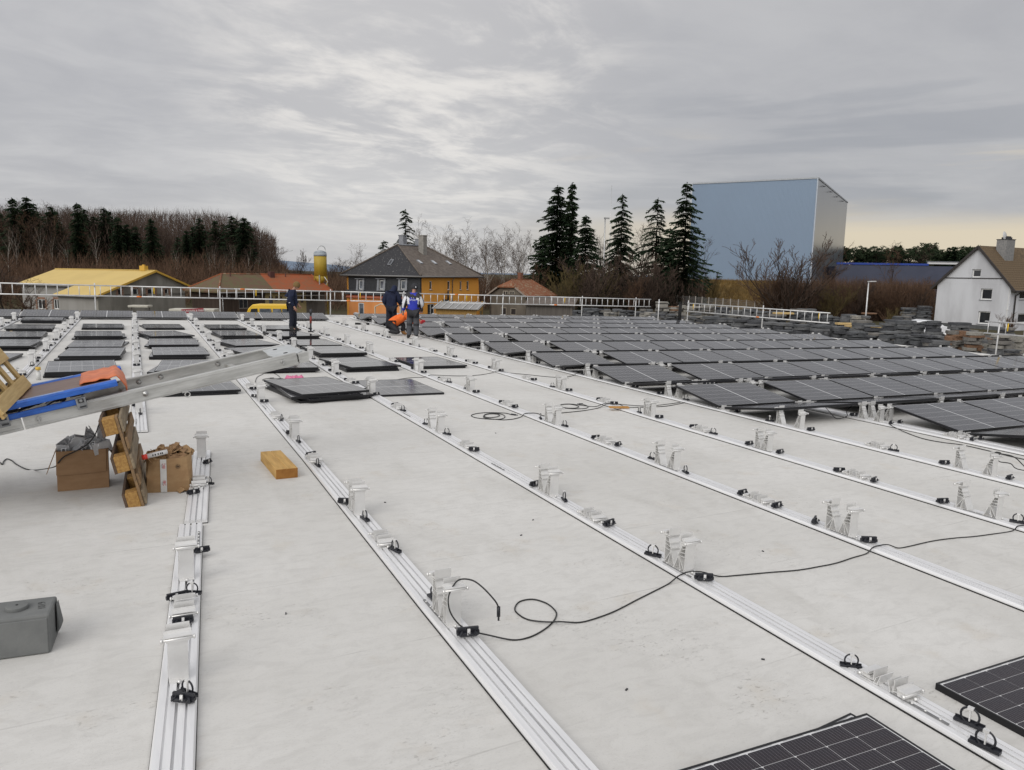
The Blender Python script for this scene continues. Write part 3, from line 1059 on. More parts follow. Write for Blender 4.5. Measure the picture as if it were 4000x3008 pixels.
car = thing('lift_carriage', 'blue lift carriage with a brown board deck on the aluminium track', 'carriage', LIFT)
b = MB()
b.box(-1.5, SPAN / 2, 0.232, 2.95, SPAN - 0.02, 0.016)
b.build('deck_board', M_DECK, car, None, True, 0.002)
for far in (0, 1):
    y = -0.035 if not far else SPAN + 0.01
    x1 = 0.0 if not far else 0.13
    b = MB()
    b.prism([(y - 0.03, 0.198), (y - 0.03, 0.238), (y - 0.012, 0.252), (y + 0.03, 0.252), (y + 0.03, 0.245), (y - 0.006, 0.242), (y - 0.014, 0.234), (y - 0.014, 0.224), (y + 0.02, 0.222), (y + 0.02, 0.198)], -3.0, x1, 'x')
    b.build('edge_beam', M_BLUE, car, None, True, 0.0015)
    b = MB()
    b.box((-3.0 + x1 - 0.35) / 2, y + 0.006, 0.2525, 3.0 + x1 - 0.45, 0.040, 0.004)  # flat strip of paler blue along the beam top
    b.build('pale_strip', M_BLUEL, car)
for far in (0, 1):
    y = -0.012 if not far else SPAN + 0.012
    b = MB()
    b.box(-1.62, y, 0.134, 2.70, 0.03, 0.048)
    b.build('lower_beam', M_BLUE, car, None, True, 0.003)
for x in (-2.6, -0.86, -0.30):
    b = MB()
    b.box(x, -0.034, 0.118, 0.075, 0.03, 0.10)
    b.box(x, -0.048, 0.142, 0.050, 0.010, 0.042, 1)
    b.cyl((x, -0.056, 0.142), 0.013, 0.012, 12, 0, 'y')
    b.box(x + 0.005, -0.050, 0.090, 0.055, 0.012, 0.02, 1)
    b.build('wheel_bracket', [M_CAST, M_DARKST], car, None, True, 0.003)
for x in (-2.2, -1.15, -0.55, -0.28):
    b = MB()
    b.bar((x, 0.03, 0.165), (x + 0.12, 0.05, 0.215), 0.03, 0.012)
    b.bar((x + 0.3, 0.03, 0.215), (x, 0.30, 0.15), 0.012, 0.012, 1)
    b.build('strut', [M_CAST, M_DARKST], car)
b = MB()
for i in range(5):
    b.bar((-0.75 + i * 0.07, 0.10, 0.15 + 0.01 * (i % 3)), (-0.35 + i * 0.05, 0.32 + 0.05 * i, 0.20), 0.02, 0.02)
b.cyl((-0.30, 0.16, 0.185), 0.035, 0.12, 10, 0, 'x')
b.cyl((-0.42, 0.12, 0.17), 0.03, 0.05, 10, 0, 'y')
b.box(-0.9, 0.25, 0.16, 0.3, 0.2, 0.05)
b.build('winch_linkage', M_DARKST, car)

# orange ridged cover over the deck end
b = MB()
nx, ny = 14, 10
rr = random.Random(3)
grid = []
for i in range(nx + 1):
    s = i / nx
    for j in range(ny + 1):
        t_ = j / ny
        y = 0.10 + t_ * (SPAN - 0.08)
        rid = 0.016 * abs(math.sin(s * math.pi * 4.0)) * (0.4 + 0.6 * math.sin(t_ * 2.6 + .4))
        if s < 0.66:
            x = -0.27 + 0.30 * (s / 0.66) + 0.07 * t_
            z = 0.256 + rid + 0.006 * math.sin(t_ * 7)
        else:
            q = (s - 0.66) / 0.34
            x = 0.03 + 0.045 * math.sin(q * 2.0) + 0.07 * t_ + rid * .6
            z = 0.262 - q * (0.19 - .05 * t_)
        grid.append((x + rr.uniform(-.003, .003), y + rr.uniform(-.004, .004), z + rr.uniform(-.003, .003)))
fs = [(i * (ny + 1) + j, (i + 1) * (ny + 1) + j, (i + 1) * (ny + 1) + j + 1, i * (ny + 1) + j + 1) for i in range(nx) for j in range(ny)]
b.add(grid, fs, 0, True)
me = b.mesh('edge_cover', [M_ORMAT], 0, True)
o = obj('edge_cover', me, None, LIFT)
md = o.modifiers.new('thick', 'SOLIDIFY')
md.thickness = 0.007
tag(o, 'orange plastic cover folded over the upper end of the blue deck', 'cover')

# ------------------------------------------------------------------ wooden pallets
def wood(name, a, b_, stretch, rough=0.7, sc=3.0):
    return nmat(name, a, b_, sc, rough, 0, 0.3, 0.35, 40, stretch, 0.3, 0.7, 8, 0.0, 0.004)


M_FRESH = wood('fresh pine', (0.56, 0.40, 0.17), (0.45, 0.30, 0.12), (2, 2, 14))
M_FRESH2 = wood('fresh pine board', (0.60, 0.44, 0.20), (0.48, 0.33, 0.14), (14, 1, 14))
M_OLD = wood('weathered pallet board', (0.27, 0.17, 0.085), (0.16, 0.105, 0.06), (12, 1.2, 12))
M_OLD2 = wood('grey weathered board', (0.30, 0.24, 0.16), (0.17, 0.13, 0.085), (12, 1.2, 12))
M_OLDD = wood('dark brown pallet board', (0.075, 0.05, 0.035), (0.13, 0.085, 0.055), (12, 1.2, 12))  # darker brown, used for the runner boards
M_BLOCK = nmat('pressed chip block', (0.40, 0.235, 0.075), (0.27, 0.145, 0.045), 45, 0.8, 0, 0.3, 0.6, 70, (1, 1, 1), 0.35, 0.65, 6, 0, 0.004)
rr = random.Random(8)

# pallet on edge under the lift: local x = thickness (deck boards at +x), y = length away, z = width upwards
prop = thing('wooden_pallet', 'brown weathered pallet stood on edge under the aluminium lift track', 'pallet', TR(0.012, 6.80, 0.0, R_(-1.5), 0, R_(-13)) )
for iz, z in enumerate((0.072, 0.40, 0.728)):
    for iy, y in enumerate((0.07, 0.60, 1.13)):
        b = MB()
        b.box(-0.055, y, z, 0.098, 0.14, 0.142)
        b.build('block', M_BLOCK, prop, None, True, 0.006)
for z in (0.072, 0.40, 0.728):                      # runners on the open side
    b = MB()
    b.box(-0.115, 0.60, z, 0.022, 1.2, 0.145)
    b.build('runner_board', M_OLDD, prop, None, True, 0.003)
for y in (0.07, 0.60, 1.13):                       # cross boards
    b = MB()
    b.box(0.006, y, 0.40, 0.022, 0.145, 0.80)
    b.build('cross_board', M_OLD, prop, None, True, 0.003)
for i, z in enumerate((0.072, 0.236, 0.40, 0.564, 0.728)):
    b = MB()
    dz = 0.13 if i % 2 == 0 else 0.10
    b.box(0.029 + rr.uniform(-.002, .004), 0.60 + rr.uniform(-.01, .015), z, 0.022, 1.2, dz)
    b.build('deck_board', (M_OLD2, M_OLD)[i % 2], prop, None, True, 0.004)

# fresh pallet standing across the blue deck; only its right part is in view
fp = thing('wooden_pallet', 'pale new wooden pallet leaning on the blue lift deck at the left edge', 'pallet', LIFT @ TR(-0.62, 0.66, 0.25, R_(-11), 0, R_(-22)))
# local: y = along the boards (towards the camera is -y), z = up, x = thickness
for i, z in enumerate((0.055, 0.345, 0.615, 0.86)):
    b = MB()
    b.box(0.011, -0.60, z, 0.022, 1.2, 0.115)
    b.build('deck_board', M_FRESH2, fp, None, True, 0.003)
for y in (-0.05, -0.35, -0.62, -1.13):
    b = MB()
    b.box(-0.011, y, 0.44, 0.022, 0.10, 0.95)
    b.build('cross_board', M_FRESH, fp, None, True, 0.003)
for z in (0.055, 0.44, 0.86):
    for y in (-0.07, -0.60, -1.13):
        b = MB()
        b.box(-0.062, y, z, 0.078, 0.13, 0.12)
        b.build('block', M_FRESH, fp, None, True, 0.003)
    b = MB()
    b.box(-0.112, -0.60, z, 0.022, 1.2, 0.10)
    b.build('runner_board', M_FRESH2, fp, None, True, 0.003)
b = MB()
b.box(-0.34, -0.66, 0.47, 0.42, 1.05, 0.90)
o = b.build('load_box', nmat('dark brown wrapped load', (0.05, 0.028, 0.022), (0.08, 0.045, 0.035), 6, 0.6), None, LIFT @ TR(-0.62, 0.66, 0.25, R_(-11), 0, R_(-22)), True, 0.01)
tag(o, 'dark brown load seen through the gaps of the new pallet', 'crate')

# ------------------------------------------------------------------ cardboard boxes
M_CARD = nmat('brown cardboard', (0.30, 0.185, 0.10), (0.26, 0.155, 0.082), 5, 0.75, 0, 0.25, 0.05, 90, (1, 1, 3))
M_CARD2 = nmat('tan cardboard', (0.38, 0.245, 0.125), (0.33, 0.20, 0.10), 5, 0.75, 0, 0.25, 0.05, 90, (1, 1, 3))
M_CARDIN = nmat('cardboard inside', (0.20, 0.13, 0.075), (0.16, 0.10, 0.06), 8, 0.8)
bx = thing('cardboard_box', 'brown open cardboard box full of aluminium offcuts under the lift', 'box', TR(-0.455, 7.50, 0, R_(1)))
W1, D1, H1 = 0.405, 0.30, 0.365


def open_box(par, W, D, H, mat):
    b = MB()
    th = 0.006
    b.box(0, th / 2, H / 2, W, th, H)
    b.box(0, D - th / 2, H / 2, W, th, H)
    for s in (-1, 1):
        b.box(s * (W / 2 - th / 2), D / 2, H / 2, th, D - 2 * th, H)
    b.box(0, D / 2, 0.005, W - 2 * th, D - 2 * th, 0.006)
    return b.build('carton', mat, par, None, True, 0.0015)


open_box(bx, W1, D1, H1, M_CARD)
b = MB()   # front flap folded down, cut a little crooked
b.prism([(-W1 / 2 + .002, H1), (-W1 / 2 - .004, 0.150), (-0.05, 0.146), (W1 / 2 - .02, 0.158), (W1 / 2 - .012, H1)], -0.010, -0.004, 'y')
b.build('flap', M_CARD, bx, None, True, 0.001)
b = MB()   # left flap hanging out
b.add([(-W1 / 2, 0.01, H1), (-W1 / 2, D1 - .01, H1), (-W1 / 2 - 0.075, D1 - .01, H1 - 0.20), (-W1 / 2 - 0.075, 0.01, H1 - 0.20),
       (-W1 / 2 - .006, 0.01, H1 - .004), (-W1 / 2 - .006, D1 - .01, H1 - .004), (-W1 / 2 - 0.081, D1 - .01, H1 - 0.202), (-W1 / 2 - 0.081, 0.01, H1 - 0.202)],
      [(0, 1, 2, 3), (7, 6, 5, 4), (0, 3, 7, 4), (1, 5, 6, 2), (2, 6, 7, 3), (0, 4, 5, 1)])
b.build('flap', M_CARD, bx)
b = MB()   # right flap
b.add([(W1 / 2, 0.01, H1), (W1 / 2, D1 - .01, H1), (W1 / 2 + 0.09, D1 - .01, H1 - 0.16), (W1 / 2 + 0.09, 0.01, H1 - 0.16),
       (W1 / 2 + .006, 0.01, H1 - .004), (W1 / 2 + .006, D1 - .01, H1 - .004), (W1 / 2 + 0.096, D1 - .01, H1 - 0.162), (W1 / 2 + 0.096, 0.01, H1 - 0.162)],
      [(3, 2, 1, 0), (4, 5, 6, 7), (4, 7, 3, 0), (2, 6, 5, 1), (3, 7, 6, 2), (1, 5, 4, 0)])
b.build('flap', M_CARDIN, bx)

M_OFF = nmat('aluminium offcut', (0.74, 0.745, 0.755), (0.58, 0.585, 0.595), 12, 0.42, 0.25)


def offcut_mesh(kind):
    b = MB()
    if kind == 0:      # stand profile, triangular
        t = 0.007
        for p, q in (((0, -.05, -.06), (0, .05, -.06)), ((0, -.05, -.06), (0, -.01, .09)), ((0, .05, -.06), (0, .01, .09)), ((0, -.05, -.06), (0, .02, .02)), ((0, -.03, .0), (0, .03, .0)), ((0, -.018, .05), (0, .018, .05))):
            b.bar(p, q, 0.10, t, 0, (0, 0.3, 1))
    elif kind == 1:    # box section
        for s in (-1, 1):
            b.box(s * 0.026, 0, 0, 0.006, 0.16, 0.058)
            b.box(0, 0, s * 0.026, 0.046, 0.16, 0.006)
    else:              # angle
        b.box(0, 0, 0, 0.004, 0.18, 0.05)
        b.box(0.022, 0, -.023, 0.04, 0.18, 0.004)
        b.box(0.022, 0, .01, 0.04, 0.18, 0.004)
    return b.mesh('aluminium_offcut', [M_OFF], 0, True)


OFF = [offcut_mesh(k) for k in range(3)]
rr = random.Random(21)
big = [(-0.06, 0.10, 0.43, 0, .5, .9, .3), (0.07, 0.12, 0.46, 0, 1.1, -.5, .8), (0.15, 0.15, 0.47, 1, .2, 1.1, .1), (0.02, 0.06, 0.43, 2, .1, .4, 1.0), (-0.13, 0.10, 0.39, 0, 1.4, .2, 1.2), (0.12, 0.08, 0.41, 1, -.3, .2, 1.3)]
for i in range(20):
    if i < len(big):
        x, y, z, k, a, c, e = big[i]
    else:
        x, y = rr.uniform(-.16, .17), rr.uniform(.04, .26)
        z = 0.33 + 0.09 * (1 - abs(x) / .25) * rr.random() + 0.02
        k = rr.randrange(3)
        a, c, e = rr.uniform(0, 3), rr.uniform(0, 3), rr.uniform(0, 3)
    o = obj('aluminium_offcut', OFF[k], None, TR(-0.455 + x, 7.5 + y, z, a, c, e))
    tag(o, 'short cut piece of aluminium profile heaped in the brown cardboard box', 'offcut', 'aluminium offcuts heaped in the left box')

W2, D2, H2 = 0.375, 0.30, 0.31
bx2 = thing('cardboard_box', 'tan cardboard box with white tape, filled with scraps of cardboard', 'box', TR(0.225, 7.17, 0, R_(-8)))
# bulging carton
b = MB()
n = 28
outl = []
for i in range(n):
    a = 2 * math.pi * i / n
    ca, sa = math.cos(a), math.sin(a)
    k = 4.5
    r = (abs(ca) ** k + abs(sa) ** k) ** (-1 / k)
    outl.append((ca * r, sa * r))
rings = []
for (z, e) in ((0.0, 5.0), (0.10, 3.2), (0.20, 1.1), (H2, 0.0)):
    ring = []
    for i in range(n):
        a = 2 * math.pi * (i + .5) / n
        ca, sa = math.cos(a), math.sin(a)
        k = 3.2 + e * 2
        r = (abs(ca) ** k + abs(sa) ** k) ** (-1 / k)
        ring.append((ca * r * W2 / 2, D2 / 2 + sa * r * D2 / 2, z + (0.035 * max(0, -ca * 1.0) ** 2 * (z > .25) + 0.028 * max(0, ca) ** 3 * (z > .25))))
    rings.append(ring)
vs = [p for r in rings for p in r]
fs = [(r * n + i, r * n + (i + 1) % n, (r + 1) * n + (i + 1) % n, (r + 1) * n + i) for r in range(3) for i in range(n)] + [tuple(range(n - 1, -1, -1))]
b.add(vs, fs, 0, False)
o = b.build('carton', M_CARD2, bx2)
o.modifiers.new('thick', 'SOLIDIFY').thickness = 0.005
CARTON2 = o


def front_y(x, z):
    """y of the box front at x, z, taken from the rings"""
    best = 9
    for r0, r1 in zip(rings, rings[1:]):
        if r0[0][2] - .01 <= z <= max(p[2] for p in r1) + .01:
            t = 0.5
            for i in range(n):
                q = Vector(r0[i]).lerp(Vector(r1[i]), min(1, max(0, (z - r0[0][2]) / max(1e-6, r1[int(n * .75)][2] - r0[0][2]))))
                if q.y < D2 / 2 and abs(q.x - x) < 0.035:
                    best = min(best, q.y)
    return best if best < 9 else 0.0


M_TAPE = nmat('white printed tape', (0.70, 0.69, 0.66), (0.62, 0.61, 0.58), 9, 0.3)
b = MB()
tx, tw = -0.035, 0.026
zz = [0.003, 0.05, 0.10, 0.15, 0.20, 0.25, H2 - .004]
vs = []
for z in zz:
    for s in (-1, 1):
        vs.append((tx + s * tw, front_y(tx, z) - 0.0045, z))
b.add(vs, [(2 * i, 2 * i + 1, 2 * i + 3, 2 * i + 2) for i in range(len(zz) - 1)])
b.build('tape', M_TAPE, bx2)
M_RED = base_mat('red print', (0.55, 0.03, 0.05), 0.5)
M_GREYP = base_mat('grey print', (0.30, 0.30, 0.32), 0.5)
M_BLK = base_mat('black print', (0.015, 0.015, 0.015), 0.6)


def text(body, size, mat, parent, M, name='lettering', ext=0.0004, align='CENTER'):
    cu = bpy.data.curves.new(name, 'FONT')
    cu.body = body
    cu.size = size
    cu.extrude = ext
    cu.align_x = align
    cu.align_y = 'CENTER'
    cu.resolution_u = 2
    tmp = bpy.data.objects.new('tmp', cu)
    C.objects.link(tmp)
    bpy.context.view_layer.update()
    me = bpy.data.meshes.new_from_object(tmp.evaluated_get(bpy.context.evaluated_depsgraph_get()))
    bpy.data.objects.remove(tmp)
    me.materials.clear()
    me.materials.append(mat)
    me.name = name
    return obj(name, me, parent, M)


def on_front(x, y, z, rot=0.0):
    return TR(x, y, z) @ Euler((math.pi / 2, 0, 0)).to_matrix().to_4x4() @ Euler((0, 0, rot)).to_matrix().to_4x4()


for z in (0.245, 0.085):
    text('IBC', 0.034, M_RED, bx2, on_front(tx + 0.006, front_y(tx, z) - 0.0056, z, math.pi / 2 * (1 if z > .2 else -1)))
    b = MB()
    for q in (-.014, -.008):
        b.box(tx + q, front_y(tx, z) - 0.0052, z, 0.0025, 0.0008, 0.034)
    b.build('small_print', M_GREYP, bx2)
# recycling rosette printed in black
b = MB()
sx, sz = 0.085, 0.235
sy = front_y(sx, sz) - 0.0035
for i in range(6):
    a = i * math.pi / 3
    b.torus((sx + 0.013 * math.cos(a), sy, sz + 0.013 * math.sin(a)), 0.008, 0.0008, 10, 4, 0, None, 'y')
b.build('recycling_mark', M_BLK, bx2)
text('RESY', 0.012, M_BLK, bx2, on_front(sx, sy - .001, sz))

rr = random.Random(5)
scr = []
for k in range(4):
    b = MB()
    ww, ll = ((0.035, 0.05), (0.045, 0.04), (0.03, 0.07), (0.055, 0.055))[k]
    pts = [(-ww, -ll), (0.1 * ww, -ll * .9), (ww, -ll * 0.8), (ww * .8, ll), (0, ll * .85), (-ww * .9, ll * .7)]
    zz_ = [0, 0.022, 0, 0.004, 0.028, 0.0]
    vs = [(x, y, z) for (x, y), z in zip(pts, zz_)] + [(x, y, z - 0.004) for (x, y), z in zip(pts, zz_)]
    b.add(vs, [(0, 1, 4, 5), (1, 2, 3, 4), (11, 10, 7, 6), (10, 9, 8, 7)] + [(i, (i + 1) % 6 + 0, (i + 1) % 6 + 6, i + 6) for i in range(6)])
    scr.append(b.mesh('cardboard_scrap', [M_CARD2 if k % 2 else nmat('torn cardboard', (0.33, 0.20, 0.10), (0.24, 0.14, 0.07), 20, 0.8)], 0, True))
B2 = TR(0.225, 7.17, 0, R_(-8))
for i in range(70):
    x, y = rr.uniform(-.16, .165), rr.uniform(.03, .27)
    z = 0.285 + 0.085 * max(0, 1 - ((x - .04) / .2) ** 2 - ((y - .17) / .22) ** 2) * rr.uniform(.5, 1.05)
    o = obj('cardboard_scrap', scr[i % 4], None, B2 @ TR(x, y, z, rr.uniform(0, 6), rr.uniform(-.7, .7), rr.uniform(-.7, .7)))
    tag(o, 'torn scrap of brown cardboard heaped in the tan box', 'scrap', 'cardboard scraps in the tan box')
for i, (x, y, a) in enumerate(((0.34, 7.14, .4), (0.385, 7.19, 1.3))):
    o = obj('cardboard_scrap', scr[i + 1], None, TR(x, y, 0.012, a, .15, 0))
    tag(o, ('torn cardboard scrap lying on the roof at the tan box corner', 'torn cardboard scrap lying against the short loose rail')[i], 'scrap')
# cartridge with red cap sticking out between pallet and box
cg = thing('sealant_cartridge', 'white printed cartridge with a red cap lying on the tan box', 'cartridge', TR(0.085, 7.155, 0.352, R_(12), 0, R_(-8)))
b = MB()
b.cyl((0.06, 0, 0), 0.021, 0.17, 14, 0, 'x')
b.build('tube', base_mat('white plastic', (0.72, 0.71, 0.70), 0.35), cg)
b = MB()
b.cyl((-0.045, 0, 0), 0.023, 0.04, 14, 0, 'x')
b.build('cap', base_mat('red plastic', (0.70, 0.05, 0.03), 0.4), cg)
b = MB()
for q in (0.02, 0.04, 0.065, 0.085, 0.10):
    b.box(q, -0.0208, 0.003, 0.010, 0.002, 0.016)
b.build('print_band', M_BLK, cg)

# ------------------------------------------------------------------ timber, ballast block and small things
M_TIMB = wood('squared pine timber', (0.60, 0.37, 0.12), (0.43, 0.25, 0.075), (9, 1.0, 9), 0.65, 2.5)
M_TIMBE = nmat('end grain', (0.33, 0.15, 0.035), (0.24, 0.10, 0.022), 10, 0.7, 0, 0.3, 0.3, 60)
b = MB()
b.prism([(-0.105, 0.0), (-0.105, 0.098), (-0.004, 0.099), (0.0, 0.092), (0.004, 0.099), (0.105, 0.098), (0.105, 0.0)], 0.0, 0.80, 'y', 0)
me = b.mesh('timber_block', [M_TIMB, M_TIMBE], 0.003, True)
for p in me.polygons:
    if abs(p.normal.y) > 0.9:
        p.material_index = 1
tag(obj('timber_block', me, None, TR(1.29, 7.28, 0, R_(2))), 'short thick orange-brown timber lying on the roof beside the first long rail', 'timber')
b = MB()
b.box(0, 0, 0.012, 0.32, 0.10, 0.022)
me = b.mesh('wood_offcut', [wood('orange offcut', (0.50, 0.27, 0.08), (0.36, 0.18, 0.05), (2, 10, 10))], 0.002, True)
tag(obj('wood_offcut', me, None, TR(6.88, 9.62, 0.038, R_(-18))), 'flat orange-brown wood offcut lying across a mounting rail', 'wood')

M_CONC = nmat('grey cast concrete', (0.185, 0.19, 0.185), (0.145, 0.15, 0.148), 6, 0.9, 0, 0.2, 0.5, 70, (1, 1, 1), 0.3, 0.7, 8, 0, 0.003)
bk = thing('ballast_block', 'grey concrete ballast block with a raised disc at the left edge', 'concrete block', TR(-0.445, 4.275, 0, R_(-4)))
b = MB()
b.prism([(0.0, 0.0), (-0.62, 0.0), (-0.62, 0.215), (0.0, 0.215)], 0.03, 0.27, 'y')
b.prism([(0.004, 0.03), (0.03, 0.075), (0.008, 0.21)], 0.17, 0.25, 'y')
b.build('concrete_body', M_CONC, bk, None, True, 0.012)
b = MB()
b.box(-0.31, 0.030, 0.1, 0.60, 0.012, 0.19)
b.build('front_face', M_CONC, bk, None, True, 0.004)
b = MB()
b.cyl((-0.165, 0.15, 0.224), 0.052, 0.022, 28)
b.build('raised_disc', M_CONC, bk, None, True, 0.003)
b = MB()
b.cyl((-0.165, 0.15, 0.236), 0.006, 0.003, 10)
b.build('hole', M_BLK, bk)
text('1019', 0.05, base_mat('black stamp', (0.035, 0.035, 0.035), 0.8), bk, TR(-0.052, 0.152, 0.2158, math.pi / 2 * 1.0 + .15), 'stamped_number')

b = MB()
rr = random.Random(2)
nn = 12
vs, fs = [], []
for i in range(nn + 1):
    for j in range(7):
        e = min(i, nn - i, 1) * min(j, 6 - j, 1)
        vs.append((-0.17 + 0.34 * i / nn + rr.uniform(-.015, .015), -0.08 + 0.16 * j / 6 + rr.uniform(-.02, .02), 0.004 + (0.02 + 0.05 * rr.random()) * e))
fs = [(i * 7 + j, (i + 1) * 7 + j, (i + 1) * 7 + j + 1, i * 7 + j + 1) for i in range(nn) for j in range(6)]
b.add(vs, fs, 0, True)
tag(b.build('plastic_rag', nmat('pink plastic film', (0.72, 0.22, 0.36), (0.62, 0.13, 0.27), 14, 0.4), None, TR(2.66, 14.2, 0, .05)), 'crumpled pink plastic film lying behind the large panel pile', 'rag')
# cordless screwdriver upright on a far pile
dr = thing('screwdriver', 'tall dark screwdriving tool standing on a pile beside the tan-hatted worker', 'tool', TR(5.05, 24.15, 0.075))
b = MB()
b.cyl((0, 0, 0.30), 0.028, 0.60, 10)
b.cyl((0, 0, 0.66), 0.04, 0.16, 10)
b.box(0, 0, 0.02, 0.16, 0.08, 0.04)
b.build('shaft', M_DARKST, dr)
b = MB()
b.cyl((0, 0, 0.40), 0.034, 0.22, 10)
b.build('grip', nmat('dark red grip', (0.22, 0.03, 0.02), None, 5, 0.5), dr)
for (x, y, l_, a, lb) in ((8.0, 28.7, .55, -.35, 'black pipe piece lying on the bare strip before the hooded worker'), (4.35, 31.2, .38, 0.05, 'short black bar lying before the far panel row')):
    b = MB()
    b.cyl((0, 0, 0.04), 0.04, l_, 10, 0, 'x')
    tag(b.build('pipe_piece', M_RUB, None, TR(x, y, 0, a)), lb, 'pipe')
bt = thing('small_bottle', 'small clear bottle with a yellow cap behind the blue deck', 'bottle', TR(-1.50, 14.9, 0))
b = MB()
b.cyl((0, 0, 0.07), 0.035, 0.14, 12)
b.cyl((0, 0, 0.16), 0.022, 0.04, 12)
b.build('bottle_body', base_mat('milky plastic', (0.6, 0.6, 0.58), 0.3), bt)
b = MB()
b.cyl((0, 0, 0.20), 0.04, 0.05, 12)
b.build('cap', base_mat('ochre cap', (0.62, 0.40, 0.06), 0.5), bt)
for i, (x, y) in enumerate(((-3.42, 24.6), (-3.25, 24.45), (-3.05, 24.55), (-2.9, 24.42))):
    b = MB()
    b.box(0, 0, 0.04, 0.14, 0.06, 0.06)
    b.box(0.03, 0.05, 0.03, 0.1, 0.05, 0.05)
    tag(b.build('wood_scrap', M_FRESH, None, TR(x, y, 0, i * .9), True, .004), '%s wood scrap from the left by the leftmost column of piles' % nth(i), 'scrap')
rr = random.Random(77)
for i, (x, y) in enumerate(((1.95, 6.2), (2.0, 1.6), (2.97, 5.3), (3.03, 2.75), (2.7, 5.0), (0.75, 4.3), (4.3, 4.0), (4.2, 8.6), (2.15, 2.8))):
    b = MB()
    b.box(0, 0, 0.004, 0.018, 0.007, 0.007)
    o = b.build('debris', M_DARKST, None, TR(x, y, 0, rr.uniform(0, 3)))
    tag(o, 'tiny dark scrap lying loose on the pale roof', 'debris', 'tiny dark scraps on the roof')

# ------------------------------------------------------------------ cables
def smooth_path(pts, sub=5):
    pts = [Vector(p) for p in pts]
    out = []
    for i in range(len(pts) - 1):
        p0, p1, p2, p3 = pts[max(i - 1, 0)], pts[i], pts[i + 1], pts[min(i + 2, len(pts) - 1)]
        for k in range(sub):
            t = k / sub
            out.append(0.5 * ((2 * p1) + (p2 - p0) * t + (2 * p0 - 5 * p1 + 4 * p2 - p3) * t * t + (3 * p1 - p0 - 3 * p2 + p3) * t ** 3))
    out.append(pts[-1])
    return out


def cable(pts, label, z=0.006, r=0.0042, plug=None):
    p3 = [(p[0], p[1], p[2] if len(p) > 2 else z) for p in pts]
    t = thing('cable', label, 'cable', TR(0, 0, 0), 'black cables lying on the roof')
    b = MB()
    b.tube(smooth_path(p3), r, 6)
    b.build('sheath', M_CABLE, t)
    if plug:
        b = MB()
        a, c = Vector(plug[0]), Vector(plug[1])
        b.tube([a, a.lerp(c, .7)], 0.011, 8)
        b.tube([a.lerp(c, .7), c], 0.006, 8)
        b.build('connector', M_CLIP, t)
    return t


main = [(1.815, 3.60, .155), (1.79, 3.60, .20), (1.74, 3.66, .262), (1.69, 3.71, .296), (1.62, 3.74, .295), (1.555, 3.70, .255), (1.535, 3.68, .20), (1.55, 3.66, .13), (1.60, 3.62, .065), (1.66, 3.58, .044), (1.72, 3.55, .03),
        (1.85, 3.48), (1.95, 3.47), (2.06, 3.51), (2.17, 3.58), (2.25, 3.67), (2.27, 3.76), (2.26, 3.84), (2.21, 3.91), (2.12, 3.91), (2.05, 3.84), (2.03, 3.77), (2.05, 3.67), (2.13, 3.59, .012), (2.21, 3.55, .016),
        (2.31, 3.52), (2.41, 3.52), (2.6, 3.56), (2.85, 3.65), (3.05, 3.72), (3.20, 3.775), (3.31, 3.80, .038), (3.41, 3.815, .042), (3.50, 3.79, .038), (3.62, 3.74), (3.73, 3.71), (4.0, 3.66), (4.25, 3.61), (4.46, 3.6), (4.64, 3.6),
        (4.86, 3.63), (5.04, 3.65), (5.12, 3.66, .04), (5.21, 3.67, .042), (5.30, 3.66, .04), (5.40, 3.64), (5.51, 3.63), (5.82, 3.64), (6.07, 3.62), (6.29, 3.58), (6.48, 3.56), (6.78, 3.54), (6.86, 3.54, .04), (6.95, 3.53, .042), (7.04, 3.52, .04), (7.2, 3.5), (8.2, 3.45)]
cable(main, 'long black cable with one loop, crossing the foreground from the first long rail', 0.006, 0.0046, ((1.815, 3.60, .158), (1.818, 3.60, .075)))
cable([(5.0, 9.73), (4.98, 9.82), (4.92, 9.89), (4.71, 9.97), (4.53, 9.94), (4.39, 9.83), (4.38, 9.64), (4.52, 9.49), (4.68, 9.45), (4.81, 9.56), (4.87, 9.73), (4.84, 9.86), (4.73, 9.89), (4.62, 9.84), (4.54, 9.71), (4.57, 9.6), (4.68, 9.59, .012),
       (4.78, 9.68, .012), (4.81, 9.79), (4.72, 9.86), (4.6, 9.8), (4.5, 9.6), (4.66, 9.4), (4.79, 9.38), (4.93, 9.43), (5.08, 9.54), (5.14, 9.57, .04), (5.24, 9.58, .044), (5.34, 9.54, .04), (5.44, 9.49), (5.64, 9.58), (5.85, 9.64), (6.22, 9.7), (6.63, 9.85),
       (6.87, 9.97, .04), (6.97, 9.98, .044), (7.08, 9.9, .04), (7.16, 9.77), (7.46, 9.72), (7.88, 9.7), (8.44, 9.9), (8.54, 9.92, .044)], 'black cable coiled on the roof left of the loop nearest the wood offcut', 0.007, 0.006, ((5.0, 9.73, .012), (5.06, 9.63, .012)))
cable([(6.59, 10.24), (6.56, 10.03), (6.4, 9.88), (6.18, 9.92), (6.06, 10.06), (6.07, 10.19), (6.21, 10.31), (6.38, 10.29), (6.41, 10.08), (6.28, 9.96), (6.14, 10.0), (6.1, 10.16), (6.23, 10.29, .012), (6.4, 10.28, .012), (6.54, 10.1), (6.67, 9.99), (6.86, 10.02, .04), (6.99, 10.07, .044), (7.1, 10.0, .03), (7.6, 9.8), (8.4, 9.95)],
      'black cable in a flat double loop left of the offcut rail', 0.007, 0.006, ((6.59, 10.24, .012), (6.5, 10.27, .012)))
